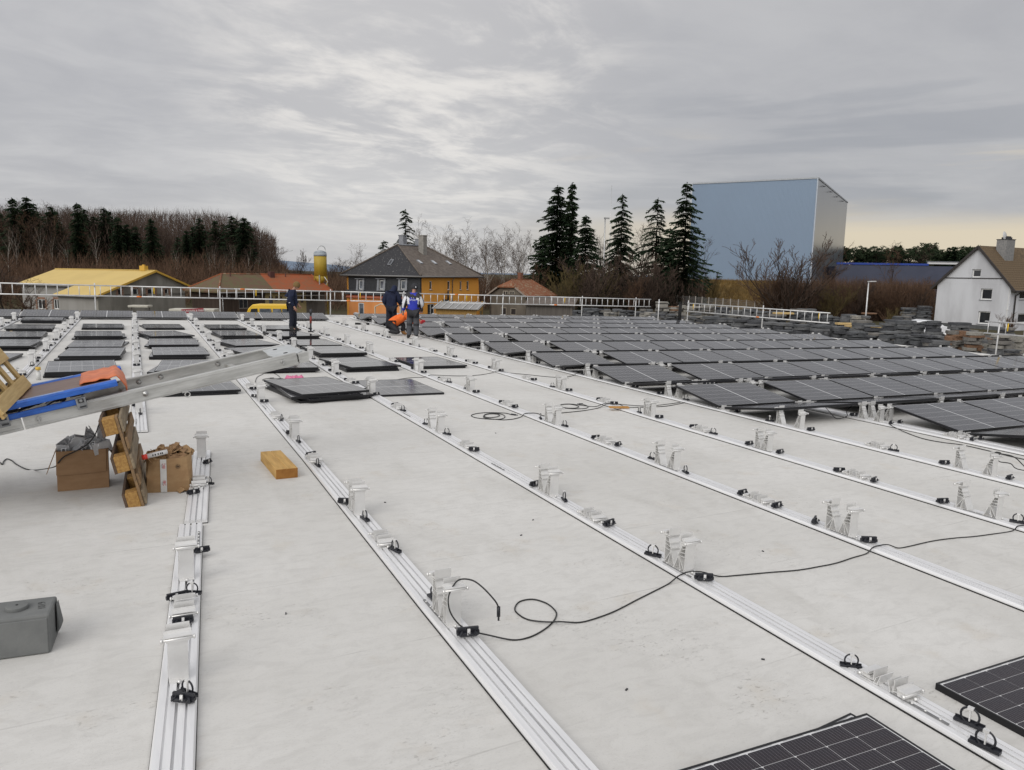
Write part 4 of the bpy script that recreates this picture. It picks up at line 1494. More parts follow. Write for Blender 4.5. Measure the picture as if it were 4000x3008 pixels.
cable([(3.0, 12.9), (3.4, 13.1), (3.5, 13.12, .044), (3.6, 13.15, .04), (3.81, 13.21), (4.74, 13.8), (5.12, 13.86), (5.26, 13.88, .044), (5.38, 13.89, .04), (5.94, 13.9), (6.36, 13.95), (6.75, 14.18), (6.9, 14.2, .04), (7.0, 14.15, .044), (7.12, 13.96, .03), (7.43, 13.85), (7.67, 13.48), (7.9, 13.28), (8.14, 13.31), (8.42, 13.5), (8.54, 13.56, .044), (8.8, 13.6)],
      'black cable running across the bare strip behind the single flat panel', 0.007, 0.006)
cable([(2.2, 14.9), (2.05, 14.56), (1.95, 14.1), (1.92, 13.85), (2.0, 13.7), (2.2, 13.5)], 'thin black cable hanging down from under the conveyor tip', 0.007, 0.005)
cable([(2.41, 15.1), (2.44, 14.69), (2.42, 14.27), (2.38, 14.21), (2.28, 14.3), (2.15, 14.26), (2.07, 14.11), (2.11, 13.97), (2.22, 13.9), (2.35, 13.95), (2.45, 14.09), (2.43, 14.2, .012), (2.36, 14.23)], 'black cable ring on the roof left of the pink film', 0.007, 0.005, ((2.30, 14.28, .012), (2.20, 14.27, .012)))
def hang(px, py, y):
    Ri = ROOF.inverted()
    o, d = Ri @ CAM, Ri.to_3x3() @ ray(px, py)
    return tuple(o + d * ((y - o.y) / d.y))


cable([(0.42, 7.85, .83), (0.2, 7.8, .80), hang(430, 1606, 7.5), hang(396, 1618, 7.42), hang(386, 1660, 7.43), hang(368, 1704, 7.45), hang(338, 1738, 7.46), hang(292, 1764, 7.47), hang(252, 1783, 7.46), hang(229, 1806, 7.47), hang(212, 1824, 7.7), (-0.90, 8.34), (-0.99, 8.41), (-1.1, 8.65), (-1.16, 8.83), (-1.21, 8.91), (-1.225, 8.82), (-1.22, 8.68), (-1.27, 8.81), (-1.4, 8.95)],
      'black cable drooping from the lift over the offcut box to the left edge', 0.008, 0.0058)
cable([(10.37, 8.61, .1), (10.04, 8.15, .03), (9.94, 7.97, .01), (10.2, 8.0, .03), (10.49, 8.24, .06), (11.0, 8.5, .12), (11.5, 8.7, .15)], 'black cable sagging under the front panels of the wide field', 0.007, 0.006)
cable([(10.2, 7.25, .05), (10.11, 7.08, .03), (9.98, 6.75), (9.86, 6.44), (9.90, 6.2), (10.02, 6.0), (10.01, 5.65), (9.96, 5.33), (9.96, 5.0), (9.9, 4.4)], 'black cable trailing along the rail at the right edge', 0.008, 0.006)
cable([(9.9, 4.5, .01), (9.12, 4.73, .05), (9.09, 4.86, .1), (8.97, 4.92, .12), (8.86, 4.88, .2), (8.75, 4.80, .27), (8.60, 4.80, .29), (8.60, 4.70, .29), (8.71, 4.62, .26), (8.9, 4.5, .1), (9.4, 4.3, .012)], 'black cable looped over the tall stand at the right picture edge', 0.008, 0.006)
for i, k in enumerate(range(2, 8)):
    y = RIDGE[k]
    cable([(8.52, y - .2, .22), (8.45, y - .6, .2), (8.62, y - .95, .13), (9.0, y - .7, .10), (9.25, y - .35, .16), (9.1, y - .2, .2), (8.6, y - .1, .21)], 'black module cable sagging at the left end of the single strip, %s from the front' % nth(i), 0.01, 0.006)
# ------------------------------------------------------------------ ground
def sstep(a, b_, x):
    t = min(1.0, max(0.0, (x - a) / (b_ - a)))
    return t * t * (3 - 2 * t)


def lvl(x, y):
    """level coordinates: metres to the right of and ahead of the camera"""
    v = Vector((x, y, 0)) - Vector((CAM.x, CAM.y, 0))
    return v.dot(RIGHT), v.dot(FWD)


def gz(x, y):
    r, f = lvl(x, y)
    z = -4.1 + 1.05 * sstep(8, 26, r)
    s = r / max(f, 1.0)                                       # bearing
    z += 9.0 * sstep(104, 185, f) * sstep(-0.27, -0.40, s)    # wooded rise on the left
    z += 1.5 * sstep(104, 150, f) * sstep(-0.40, -0.25, s) * sstep(0.1, -0.2, s)
    return z


def up_to_ground(p):
    return Vector((p.x, p.y, gz(p.x, p.y)))


def gat(px, depth):
    """ground point in the column px of the photograph at a level distance ahead"""
    d = ray(px, 1060)
    p = CAM + d * (depth / d.dot(FWD))
    return up_to_ground(p)


M_GROUND = nmat('winter grass and soil', (0.085, 0.068, 0.042), (0.060, 0.058, 0.030), 0.25, 0.95, 0, 0.1, 0.5, 3, (1, 1, 1), 0.35, 0.65, 8, 0, 0.05)
n1, n2 = 90, 90
rs = np.concatenate([np.linspace(-900, -180, 16), np.linspace(-170, 220, 58), np.linspace(240, 1200, 16)])
ff = np.concatenate([np.linspace(-150, 0, 6), np.linspace(8, 260, 62), np.linspace(280, 4200, 22)])
vs, fs = [], []
for f in ff:
    for r in rs:
        p = Vector((CAM.x, CAM.y, 0)) + RIGHT * r + FWD * f
        vs.append((p.x, p.y, gz(p.x, p.y) if f < 400 else gz(p.x, p.y)))
k = len(rs)
for i in range(len(ff) - 1):
    for j in range(k - 1):
        fs.append((i * k + j, i * k + j + 1, (i + 1) * k + j + 1, (i + 1) * k + j))
me = np_mesh('ground', vs, fs, [M_GROUND], True)
tag(obj('ground', me, None, None, False), None, None, None, 'structure')
# yard and road surfaces beyond the roof
M_ASPH = nmat('worn yard asphalt', (0.062, 0.060, 0.058), (0.088, 0.084, 0.078), 0.8, 0.9, 0, 0.2, 0.3, 20)


def sheet(name, quad, mat, dz=0.02, nsub=24):
    a, b_, c, d = [Vector(q) for q in quad]
    vs, fs = [], []
    for i in range(nsub + 1):
        for j in range(nsub + 1):
            p = a.lerp(b_, i / nsub).lerp(d.lerp(c, i / nsub), j / nsub)
            vs.append((p.x, p.y, gz(p.x, p.y) + dz))
    m_ = nsub + 1
    fs = [(i * m_ + j, (i + 1) * m_ + j, (i + 1) * m_ + j + 1, i * m_ + j + 1) for i in range(nsub) for j in range(nsub)]
    o = obj(name, np_mesh(name, vs, fs, [mat], True), None, None, False)
    return tag(o, None, None, None, 'structure')


def lp(r, f):
    return Vector((CAM.x, CAM.y, 0)) + RIGHT * r + FWD * f


sheet('yard', (lp(-34, 36), lp(20, 36), lp(24, 78), lp(-44, 78)), M_ASPH, 0.03)
sheet('road', (lp(20, 64), lp(110, 56), lp(110, 63), lp(20, 72)), M_ASPH, 0.035)
sheet('stone_yard', (lp(12, 14), lp(62, 14), lp(62, 62), lp(12, 62)), nmat('gravel yard', (0.10, 0.095, 0.088), (0.14, 0.13, 0.12), 1.5, 0.95, 0, 0.1, 0.6, 14), 0.025)


# ------------------------------------------------------------------ buildings
class House:
    """local frame: origin under the corner nearest to us, x along the wall to the right, y along the wall to the left"""

    def __init__(self, name, label, cat, px, depth, a, gzv=None, group=None):
        p = gat(px, depth)
        if gzv is not None:
            p.z = gzv
        a = R_(a)
        e2 = RIGHT * math.sin(a) + FWD * math.cos(a)
        e1 = -RIGHT * math.cos(a) + FWD * math.sin(a)
        M = Matrix((e2, e1, Vector((0, 0, 1)))).transposed().to_4x4()
        M.translation = p
        self.M, self.I = M, M.inverted()
        self.t = thing(name, label, cat, M, group, False)

    def hit(self, px, py, axis, c=0.0):
        o = self.I @ CAM
        d = self.I.to_3x3() @ ray(px, py)
        s = (c - o[axis]) / d[axis]
        return o + d * s

    def wall(self, axis, c, u0, u1, z0, z1, holes, mat, th=0.3, name='wall', inward=1):
        """wall slab in the plane axis=c, going inward, with rectangular openings (u0,u1,z0,z1)"""
        us = sorted({u0, u1, *[h[0] for h in holes], *[h[1] for h in holes]})
        zs = sorted({z0, z1, *[h[2] for h in holes], *[h[3] for h in holes]})
        b = MB()
        for ua, ub in zip(us, us[1:]):
            za0 = None
            for za, zb in zip(zs, zs[1:]):
                um, zm = (ua + ub) / 2, (za + zb) / 2
                hole = any(h[0] < um < h[1] and h[2] < zm < h[3] for h in holes)
                if not hole and za0 is None:
                    za0 = za
                if za0 is not None and (hole or zb == zs[-1]):
                    ze = za if hole else zb
                    if axis == 0:
                        b.box(c + inward * th / 2, um, (za0 + ze) / 2, th, ub - ua, ze - za0)
                    else:
                        b.box(um, c + inward * th / 2, (za0 + ze) / 2, ub - ua, th, ze - za0)
                    za0 = None
        return b.build(name, mat, self.t)

    def window(self, axis, c, h, mats, sash=2, depth=0.14, fw=0.07, sill=True, cross=False, inward=1, label=None):
        u0, u1, z0, z1 = h
        um, zm = (u0 + u1) / 2, (z0 + z1) / 2

        def bx(b, u, z, du, dz, d0, dd):
            x = c + inward * (d0 + dd / 2)
            if axis == 0:
                b.box(x, u, z, dd, du, dz)
            else:
                b.box(u, x, z, du, dd, dz)
        b = MB()
        for s in (-1, 1):
            bx(b, um + s * ((u1 - u0) / 2 - fw / 2), zm, fw, z1 - z0, depth, 0.06)
            bx(b, um, zm + s * ((z1 - z0) / 2 - fw / 2), u1 - u0 - 2 * fw, fw, depth, 0.06)
        if sash == 2:
            bx(b, um, zm, fw, z1 - z0 - 2 * fw, depth + 0.002, 0.056)
        if cross:
            bx(b, um, zm + (z1 - z0) * .18, u1 - u0 - 2 * fw, fw * .7, depth + 0.004, 0.05)
        w_ = b.build('window', mats[0], self.t)
        b = MB()
        bx(b, um, zm, u1 - u0 - fw, z1 - z0 - fw, depth + 0.03, 0.012)
        b.build('pane', mats[1], w_)
        if sill:
            b = MB()
            bx(b, um, z0 - 0.03, u1 - u0 + 0.12, 0.05, -0.08, 0.08 + depth)
            b.build('sill', mats[2] if len(mats) > 2 else mats[0], w_)
        return w_

    def slab(self, pts, th, mat, name='roof'):
        """roof surface: polygon given counter-clockwise from above, thickened downwards"""
        n = len(pts)
        vs = [Vector(p) for p in pts] + [Vector(p) - Vector((0, 0, th)) for p in pts]
        fs = [tuple(range(n)), tuple(range(2 * n - 1, n - 1, -1))] + [(i, i + n, (i + 1) % n + n, (i + 1) % n) for i in range(n)]
        return MB().add(vs, fs).build(name, mat, self.t)

    def part(self, b, name, mat, parent=None, bevel=0):
        return b.build(name, mat, parent or self.t, None, True, bevel)


M_WHITEFR = base_mat('white window frame', (0.72, 0.72, 0.70), 0.4)
M_GLASS = nmat('dark window glass', (0.020, 0.022, 0.026), (0.035, 0.038, 0.042), 0.9, 0.06)
M_CURT = nmat('window glass with pale curtain', (0.06, 0.07, 0.085), (0.20, 0.22, 0.25), 0.8, 0.12, 0, 0.5, 0, None, (1, 1, 1.5))
M_GREYST = nmat('grey zinc trim', (0.22, 0.23, 0.25), (0.28, 0.29, 0.31), 3, 0.6, 0.2)
M_GUT = base_mat('gutter zinc', (0.20, 0.195, 0.19), 0.5, 0.4)


def render_mat(name, c1, c2, sc=0.5, streak=True):
    return nmat(name, c1, c2, sc, 0.9, 0, 0.15, 0.25, 25, (1.0, 1.0, 0.25) if streak else (1, 1, 1), 0.38, 0.66, 8, 0, 0.01)


# --- the orange house with slate upper wall
M_OCH = render_mat('ochre orange render', (0.78, 0.37, 0.075), (0.72, 0.33, 0.065), 0.6)
M_ORG = render_mat('pinkish orange render', (0.70, 0.30, 0.11), (0.64, 0.26, 0.09), 0.6)
M_SLATE = nmat('dark slate cladding', (0.026, 0.028, 0.032), (0.036, 0.038, 0.043), 3.5, 0.6, 0, 0.4, 0.35, 14, (1, 1, 2), 0.4, 0.6, 5, 0, 0.02)
M_SLROOF = nmat('dark slate roof with lichen', (0.022, 0.022, 0.025), (0.20, 0.195, 0.18), 5.5, 0.65, 0, 0.4, 0.4, 9, (1, 1, 1), 0.62, 0.68, 3, 0, 0.03)
M_BRROOF = nmat('brownish slate roof', (0.105, 0.086, 0.072), (0.15, 0.125, 0.105), 2.2, 0.7, 0, 0.3, 0.5, 9, (1, 1, 1.5), 0.4, 0.62, 7, 0, 0.03)
hs = House('house', 'orange house with dark slate upper wall and hipped slate roof', 'house', 1641, 92, 30)
Lw, Rw = 12.0, 13.2
e0 = 5.62                                   # eave height
zs0 = 2.95                                  # slate starts
hl = []
for px in (1117, 1199, 1284):
    pass
upL = []
for pxa, pxb in ((1401, 1418), (1482, 1500), (1565, 1585)):
    p, q = hs.hit(pxa, 1095, 0), hs.hit(pxb, 1131, 0)
    upL.append((q.y, p.y, q.z, p.z))
lowL = []
for pxa, pxb in ((1398, 1421), (1559, 1580)):
    p, q = hs.hit(pxa, 1182, 0), hs.hit(pxb, 1235, 0)
    lowL.append((q.y, p.y, 0.35, p.z))
hs.wall(0, 0.0, 0, Lw, zs0, e0, upL, M_SLATE, 0.3, 'slate_wall')
hs.wall(0, 0.06, 0.02, Lw - .02, 0, zs0 - 0.004, lowL, M_ORG, 0.3, 'orange_wall')
b = MB()
b.prism([(-0.25, zs0 - 0.30), (0.06, zs0 + 0.12), (0.06, zs0 - 0.30)], 0.0, Lw, 'y')
hs.part(b, 'tile_skirt', nmat('red tile skirt', (0.36, 0.10, 0.045), (0.28, 0.08, 0.04), 8, 0.7))
b = MB()
b.prism([(-0.30, zs0 + 0.14), (0.0, zs0 + 0.70), (0.0, zs0 + 0.14)], -0.1, Lw + .1, 'y')
hs.part(b, 'slate_flare', M_SLATE)
for h in upL:
    w_ = hs.window(0, 0.0, h, (M_WHITEFR, M_CURT), 1, 0.05, 0.09, False)
    b = MB()
    u0, u1, z0, z1 = h
    for s, wd in ((-1, .30), (1, .42)):
        b.prism([(-0.03, z0 - .12), (-0.22, z0 - .12), (-0.06, z1 + .16), (-0.03, z1 + .16)], (u0 - wd) if s < 0 else u1, u0 if s < 0 else u1 + .30, 'y')
    b.box(-0.10, (u0 + u1) / 2, z1 + .20, 0.30, u1 - u0 + .9, 0.08)
    b.box(-0.12, (u0 + u1) / 2, z0 - .10, 0.26, u1 - u0 + .6, 0.10)
    hs.part(b, 'slate_surround', M_GREYST, w_)
for h in lowL:
    hs.window(0, 0.06, h, (M_WHITEFR, M_CURT), 1, 0.05, 0.12, False)
upR, lowR = [], []
for pxa, pxb in ((1678, 1688), (1748, 1758), (1796, 1804), (1823, 1832)):
    p, q = hs.hit(pxa, 1098, 1), hs.hit(pxb, 1132, 1)
    upR.append((p.x, q.x, q.z, p.z))
p, q = hs.hit(1670, 1188, 1), hs.hit(1698, 1228, 1)
lowR.append((p.x, q.x, 0.3, p.z))
hs.wall(1, 0.0, 0.3, Rw, 0, e0, upR + lowR, M_OCH, 0.3, 'orange_wall')
for h in upR + lowR:
    hs.window(1, 0.0, h, (M_WHITEFR, M_GLASS, M_GREYST), 2 if h in lowR else 1, 0.10, 0.09, h not in lowR)
for ax, c in ((0, Rw), (1, Lw)):
    hs.wall(ax, c, 0.3 if ax == 0 else 0.0, Lw if ax == 0 else Rw - .3, 0, e0, [], M_OCH, 0.3, 'back_wall', -1)
b = MB()
b.prism([(Rw, 0.0), (Rw + .55, 0.0), (Rw + .02, e0 - .3), (Rw, e0 - .3)], -0.02, 0.6, 'y')
hs.part(b, 'buttress', M_OCH)
ov = 0.55
apz = e0 + 3.9
r0x, r1x = 3.2, 9.1
A_, B_, C_, D_ = (-ov, -ov, e0), (Rw + ov, -ov, e0), (Rw + ov, Lw + ov, e0), (-ov, Lw + ov, e0)
R0, R1 = (r0x, Lw / 2, apz), (r1x, Lw / 2, apz)
# flared foot of the roof
def flare(p, k=0.82):
    return p


rf = hs.slab([D_, A_, R0], 0.22, M_SLROOF, 'slate_roof')
rf2 = hs.slab([A_, B_, R1, R0], 0.22, M_BRROOF, 'slate_roof')
hs.slab([B_, C_, R1], 0.22, M_BRROOF, 'slate_roof')
hs.slab([C_, D_, R0, R1], 0.22, M_SLROOF, 'slate_roof')
for p, q in ((A_, R0), (B_, R1), (D_, R0), (R0, R1)):
    b = MB()
    b.tube([Vector(p) + Vector((0, 0, .05)), Vector(q) + Vector((0, 0, .05))], 0.13, 6)
    hs.part(b, 'ridge_tile', M_GREYST if p is R0 else M_BRROOF, rf2)
for p, q in ((D_, A_), (A_, B_)):
    b = MB()
    b.tube([Vector(p) - Vector((0, 0, .10)), Vector(q) - Vector((0, 0, .10))], 0.10, 8)
    hs.part(b, 'gutter', M_GUT)
for x, y, h_, wd, mt in ((4.7, Lw / 2 + .4, 1.25, .75, M_GREYST), (6.4, Lw / 2 - 1.6, 2.3, .8, nmat('grey rendered chimney', (0.30, 0.285, 0.26), (0.22, 0.21, 0.19), 2, .9)), (7.9, Lw / 2 + .3, .9, .6, M_GREYST)):
    b = MB()
    zb = apz - 1.6 if h_ > 2 else apz - .6
    b.box(x, y, zb + h_ / 2 + .3, wd, wd, h_ + .6)
    b.box(x, y, zb + h_ + .63, wd + .12, wd + .12, 0.1)
    hs.part(b, 'chimney', mt, rf2)
# roof lights
slope2 = math.atan2(apz - e0, Lw / 2 + ov)
for px, py in ((1639, 1024), (1695, 1026), (1752, 1027)):
    n_ = Vector((0, -math.sin(slope2), math.cos(slope2)))
    o_, d_ = hs.I @ CAM, hs.I.to_3x3() @ ray(px, py)
    s_ = (Vector(A_) - o_).dot(n_) / d_.dot(n_)
    q = o_ + d_ * s_
    b = MB()
    b.box(0, 0, 0.05, 0.55, 0.85, 0.10, 0)
    b.box(0, 0, 0.102, 0.42, 0.70, 0.01, 1)
    b.build('roof_light', [M_GREYST, base_mat('roof glass with painted sky', (0.5, 0.52, 0.54), 0.15)], rf2, Matrix.Translation(q) @ Euler((slope2, 0, 0)).to_matrix().to_4x4())  # pale glass colour stands in for the sky reflected in it
slope1 = math.atan2(apz - e0, r0x + ov)
n_ = Vector((-math.sin(slope1), 0, math.cos(slope1)))
o_, d_ = hs.I @ CAM, hs.I.to_3x3() @ ray(1527, 1026)
q = o_ + d_ * ((Vector(A_) - o_).dot(n_) / d_.dot(n_))
b = MB()
b.box(0, 0, 0.06, 0.9, 0.55, 0.12, 0)
b.box(0, 0, 0.122, 0.7, 0.40, 0.01, 1)
b.build('roof_light', [M_GREYST, M_GLASS], rf, Matrix.Translation(q) @ Euler((0, -slope1, 0)).to_matrix().to_4x4())
b = MB()
p = hs.hit(1765, 1080, 1)
b.tube([(p.x, -0.45, e0 - .15), (p.x, -0.12, e0 - .6), (p.x, -0.08, 0.3)], 0.05, 6)
hs.part(b, 'downpipe', M_GUT)
p = hs.hit(1742, 1160, 1)
b = MB()
b.cyl((p.x, -0.35, p.z + .1), 0.13, 1.3, 8)
b.box(p.x - .35, -0.2, p.z - .45, 0.8, 0.4, 0.3)
hs.part(b, 'wall_flue', M_DARKST)
# pale porch frame with a pointed top in front of the orange wall
pf = House('porch_frame', 'pale wooden porch frame with a pointed top at the orange wall', 'porch', 1500, 84, 30)
b = MB()
p0, p1, p2, p3 = [pf.hit(px, py, 0) for px, py in ((1465, 1233), (1465, 1198), (1487, 1187), (1512, 1192))]
b.bar((0, p0.y, 0), p1, .12, .12)
b.bar(p1, p2, .12, .12)
b.bar(p2, p3, .12, .12)
b.bar(p3, (0, p3.y, 0), .12, .12)
b.build('frame_beam', nmat('pale porch wood', (0.62, 0.52, 0.38), (0.55, 0.45, 0.32), 3), pf.t)

# --- carport with a glazed lean-to roof
M_OKW = nmat('honey boarded wall', (0.42, 0.26, 0.085), (0.34, 0.20, 0.06), 3, 0.7, 0, 0.3, 0.5, 12, (6, 6, 0.3))
cp = House('carport', 'honey-coloured wooden carport with a grey glazed roof before the orange house', 'carport', 1862, 80, 15)
p0 = cp.hit(1702, 1200, 0)
p1 = cp.hit(1862, 1205, 0)
ln = p0.y
for i in range(int(ln / .3)):
    b = MB()
    b.box(0.02, (i + .5) * ln / int(ln / .3), 1.08, .04, ln / int(ln / .3) - .02, 2.16)
    cp.part(b, 'wall_board', M_OKW)
cz = 2.3
b = MB()
b.prism([(0.0, 2.0), (0.04, 2.15), (2.2, cz + .52), (2.2, 2.0)], -0.05, 0.0, 'y')
cp.part(b, 'gable_board', M_OKW)
cp.slab([(-0.5, ln + .3, 2.22), (-0.5, -0.4, 2.22), (2.2, -0.4, cz + .62), (2.2, ln + .3, cz + .62)], 0.05, nmat('grey corrugated glazing', (0.20, 0.195, 0.185), (0.26, 0.255, 0.245), 2, 0.35), 'glazed_roof')
for i in range(7):
    b = MB()
    y = -0.2 + i * (ln + .3) / 6
    b.bar((-0.5, y, 2.26), (2.2, y, cz + .66), .07, .05)
    cp.part(b, 'glazing_bar', M_GALV)
for y in (0.0, ln):
    b = MB()
    b.box(2.1, y, 1.5, .14, .14, 3.0)
    cp.part(b, 'post', M_OKW)

# --- cottage with half-hipped mossy tile roof
M_TILE = nmat('weathered red tiles', (0.21, 0.085, 0.045), (0.27, 0.20, 0.13), 2.6, 0.85, 0, 0.2, 0.7, 7, (1, 1, 1), 0.48, 0.66, 8, 0, 0.04)
M_GREYR = render_mat('grey cottage render', (0.115, 0.10, 0.082), (0.16, 0.14, 0.115), 0.7)
ct = House('cottage', 'small grey cottage with a half-hipped mossy red tile roof', 'cottage', 2056, 98, 37)
Lc, Rc = 6.1, 6.6
ez = ct.hit(2056, 1152, 0).z
rz_ = ez + 1.95
hol = []
for pxa, pxb, ya, yb in ((1964, 1985, 1135, 1157), (1990, 2009, 1135, 1157)):
    p, q = ct.hit(pxa, ya, 0), ct.hit(pxb, yb, 0)
    hol.append((q.y, p.y, q.z, p.z))
low = []
for pxa, pxb, ya, yb in ((1956, 1978, 1200, 1232), (1994, 2016, 1203, 1232)):
    p, q = ct.hit(pxa, ya, 0), ct.hit(pxb, yb, 0)
    low.append((q.y, p.y, q.z, p.z))
zt = max(h[3] for h in hol) + .1
ct.wall(0, 0.0, 0.0, Lc, 0, ez, low, M_GREYR)
ymin, ymax = min(h[0] for h in hol) - .1, max(h[1] for h in hol) + .1
ct.wall(0, 0.0, ymin, ymax, ez + .003, max(zt, ez + .9), [h for h in hol], M_GREYR, .3, 'gable_wall')
b = MB()
zt = max(zt, ez + .9)
b.prism([(0.003, ez + .003), (ymin - .003, ez + .003), (ymin - .003, zt)], 0.0, 0.3, 'x')
b.prism([(ymax + .003, ez + .003), (Lc - .003, ez + .003), (ymax + .003, zt)], 0.0, 0.3, 'x')
ct.part(b, 'gable_wall', M_GREYR)
for h in hol:
    ct.window(0, 0.0, h, (nmat('pale stone frame', (0.36, 0.33, 0.28), (0.3, 0.27, 0.22), 4), M_GLASS), 2, 0.02, 0.12, False)
for h in low:
    ct.window(0, 0.0, h, (nmat('stone surround', (0.30, 0.27, 0.22), (0.24, 0.21, 0.17), 4), M_GLASS), 1, 0.02, 0.10, False)
ct.wall(1, 0.0, 0.3, Rc, 0, ez, [], M_GREYR)
ct.wall(0, Rc, 0.3, Lc, 0, ez, [], M_GREYR, .3, 'back_wall', -1)
ct.wall(1, Lc, 0, Rc - .3, 0, ez, [], M_GREYR, .3, 'back_wall', -1)
o2 = .35
hm = Lc / 2
hipz = zt + .12
sl = (rz_ - (ez - .15)) / (hm + o2)
yh = (rz_ - hipz) / sl
E0, E1 = (-o2, -o2, ez - .15), (Rc + o2, -o2, ez - .15)
F0, F1 = (-o2, Lc + o2, ez - .15), (Rc + o2, Lc + o2, ez - .15)
H0, H1 = (-o2, hm - yh, hipz), (-o2, hm + yh, hipz)
Q0, Q1 = (.9, hm, rz_), (Rc - 1.4, hm, rz_)
rfc = ct.slab([E0, E1, Q1, Q0, H0], 0.15, M_TILE, 'tile_roof')
ct.slab([H0, Q0, H1], 0.15, M_TILE, 'tile_roof')
ct.slab([F1, F0, H1, Q0, Q1], 0.15, M_TILE, 'tile_roof')
ct.slab([E1, F1, Q1], 0.15, M_TILE, 'tile_roof')
for p, q in ((H0, Q0), (Q0, Q1), (E1, Q1)):
    b = MB()
    b.tube([p, q], 0.10, 6)
    ct.part(b, 'ridge_tile', M_TILE, rfc)
b = MB()
b.box(3.2, hm + .3, rz_ + .35, .5, .5, 1.2)
ct.part(b, 'chimney', nmat('brick chimney', (0.20, 0.085, 0.05), (0.16, 0.07, 0.045), 6, .9), rfc)
for p, q in ((E0, H0), (F0, H1)):
    b = MB()
    b.bar(Vector(p) + Vector((-.02, 0, -.12)), Vector(q) + Vector((-.02, 0, -.12)), 0.05, 0.20)
    ct.part(b, 'barge_board', nmat('grey barge board', (0.30, 0.26, 0.22), (0.24, 0.2, 0.17), 3))

# --- board shed and board wall right of the cottage
sh = House('shed', 'low grey board shed between the cottage and the spruces', 'shed', 2240, 90, 10)
p0, p1 = sh.hit(2055, 1230, 0), sh.hit(2240, 1230, 0)
zt = sh.hit(2150, 1190, 0).z
M_GBOARD = nmat('grey weathered boards', (0.105, 0.095, 0.085), (0.15, 0.135, 0.12), 1.2, 0.9, 0, 0.2, 0.4, 10, (6, 6, .3))
nb = 20
for i in range(nb):
    b = MB()
    y = (i + .5) * p0.y / nb
    b.box(0.02 + (i % 2) * .012, y, zt / 2, .03, p0.y / nb - .025, zt - (i % 3) * .02)
    sh.part(b, 'wall_board', M_GBOARD)
b = MB()
b.box(2.0, p0.y / 2, zt / 2 - .1, 3.8, p0.y - .1, zt - .25)
sh.part(b, 'wall', M_GBOARD)
sh.slab([(-.4, p0.y + .3, zt - .02), (-.4, -.3, zt - .02), (4.2, -.3, zt + .7), (4.2, p0.y + .3, zt + .7)], .1, M_BRROOF, 'roof')

# --- the yellow-roofed building
M_YROOF = nmat('yellow sheet roof', (0.60, 0.44, 0.15), (0.55, 0.40, 0.135), 0.35, 0.55, 0, 0.3, 0.25, 3, (1, 1, 1), 0.3, 0.7, 6, 0, 0.02)
M_YEDGE = base_mat('ochre verge', (0.60, 0.36, 0.05), 0.5)
M_CEM = render_mat('stained grey cement render', (0.30, 0.285, 0.25), (0.185, 0.175, 0.15), 0.45)
M_CEM2 = render_mat('pale grey render', (0.33, 0.32, 0.30), (0.27, 0.26, 0.24), 0.5)
M_BRICK = nmat('red brick quoins', (0.24, 0.095, 0.055), (0.32, 0.24, 0.18), 7, 0.9, 0, 0.2, 0.5, 12)
yb = House('workshop', 'grey workshop building under a broad yellow sheet roof', 'building', 375, 82, 22)
fz = lambda px, py, ax=1, c=0.0: yb.hit(px, py, ax, c)
Ry = fz(723, 1150).x
half_ap = fz(601, 1057)
xa, za = half_ap.x, half_ap.z
zl, zr = fz(375, 1150).z, fz(737, 1112).z
hol = []
for pxa, pxb in ((460, 476), (516, 541), (576, 606), (643, 659)):
    p, q = fz(pxa, 1127), fz(pxb, 1154)
    hol.append((p.x, q.x, q.z, p.z))
sl_ = (za - zl) / xa
ztop = max(h[3] for h in hol) + .25
def roofz(x):
    return zl + sl_ * x if x <= xa else za + (zr - za) * (x - xa) / (Ry - xa)
x0_ = (ztop - zl) / sl_
xr_ = Ry
yb.wall(1, 0.0, 0.0, Ry, 0, zl - .05, [], M_CEM)
hol = [h for h in hol]
zmid = max(zr - .05, ztop) if False else min(zr - .02, 99)
yb.wall(1, 0.0, x0_ if x0_ > 0 else 0, Ry, zl - .047, ztop - .05 if ztop < zr else zr - .05, [(a, b_, c, min(d, (ztop if ztop < zr else zr) - .12)) for a, b_, c, d in hol], M_CEM)
zt_ = ztop - .05 if ztop < zr else zr - .05
b = MB()
b.prism([(0.0, zl - .047), (x0_ - .003, zl - .047), (x0_ - .003, zt_)], 0.0, 0.3, 'y')
b.prism([(x0_, zt_ + .003), (Ry, zt_ + .003), (Ry, zr - .05), (xa, za - .05), (x0_ + .02, zt_ + .01)], 0.0, 0.3, 'y')
yb.part(b, 'gable_wall', M_CEM)
for h in hol:
    h = (h[0], h[1], h[2], min(h[3], (ztop if ztop < zr else zr) - .12))
    w_ = yb.window(1, 0.0, h, (M_WHITEFR, M_GLASS), 1, 0.10, 0.09, True)
    b = MB()
    for i in range(7):
        z = h[2] + (i + .5) * (h[3] - h[2]) / 7
        for s, u in ((-1, h[0]), (1, h[1])):
            wd = .18 if i % 2 else .30
            b.box(u + s * wd / 2, -0.012, z, wd, 0.02, (h[3] - h[2]) / 7 * .92)
    for i in range(8):
        b.box(h[0] + (i + .5) * (h[1] - h[0]) / 8, -0.012, h[3] + .10, (h[1] - h[0]) / 8 * .9, 0.02, .20)
    yb.part(b, 'brick_surround', M_BRICK, w_)
Ly = 16.4
yext = fz(226, 1146, 0, 0.0).y          # length of the low extension
xm = 2.9                                # where the main front wall stands back
yb.wall(0, 0.0, 0.3, yext, 0, zl - .05, [], M_CEM2, .3, 'side_wall')
mw = []
for pxa, pxb in ((145, 178), (208, 232)):
    p, q = yb.hit(pxa, 1168, 0, xm), yb.hit(pxb, 1195, 0, xm)
    mw.append((q.y, p.y, q.z - .4, p.z))
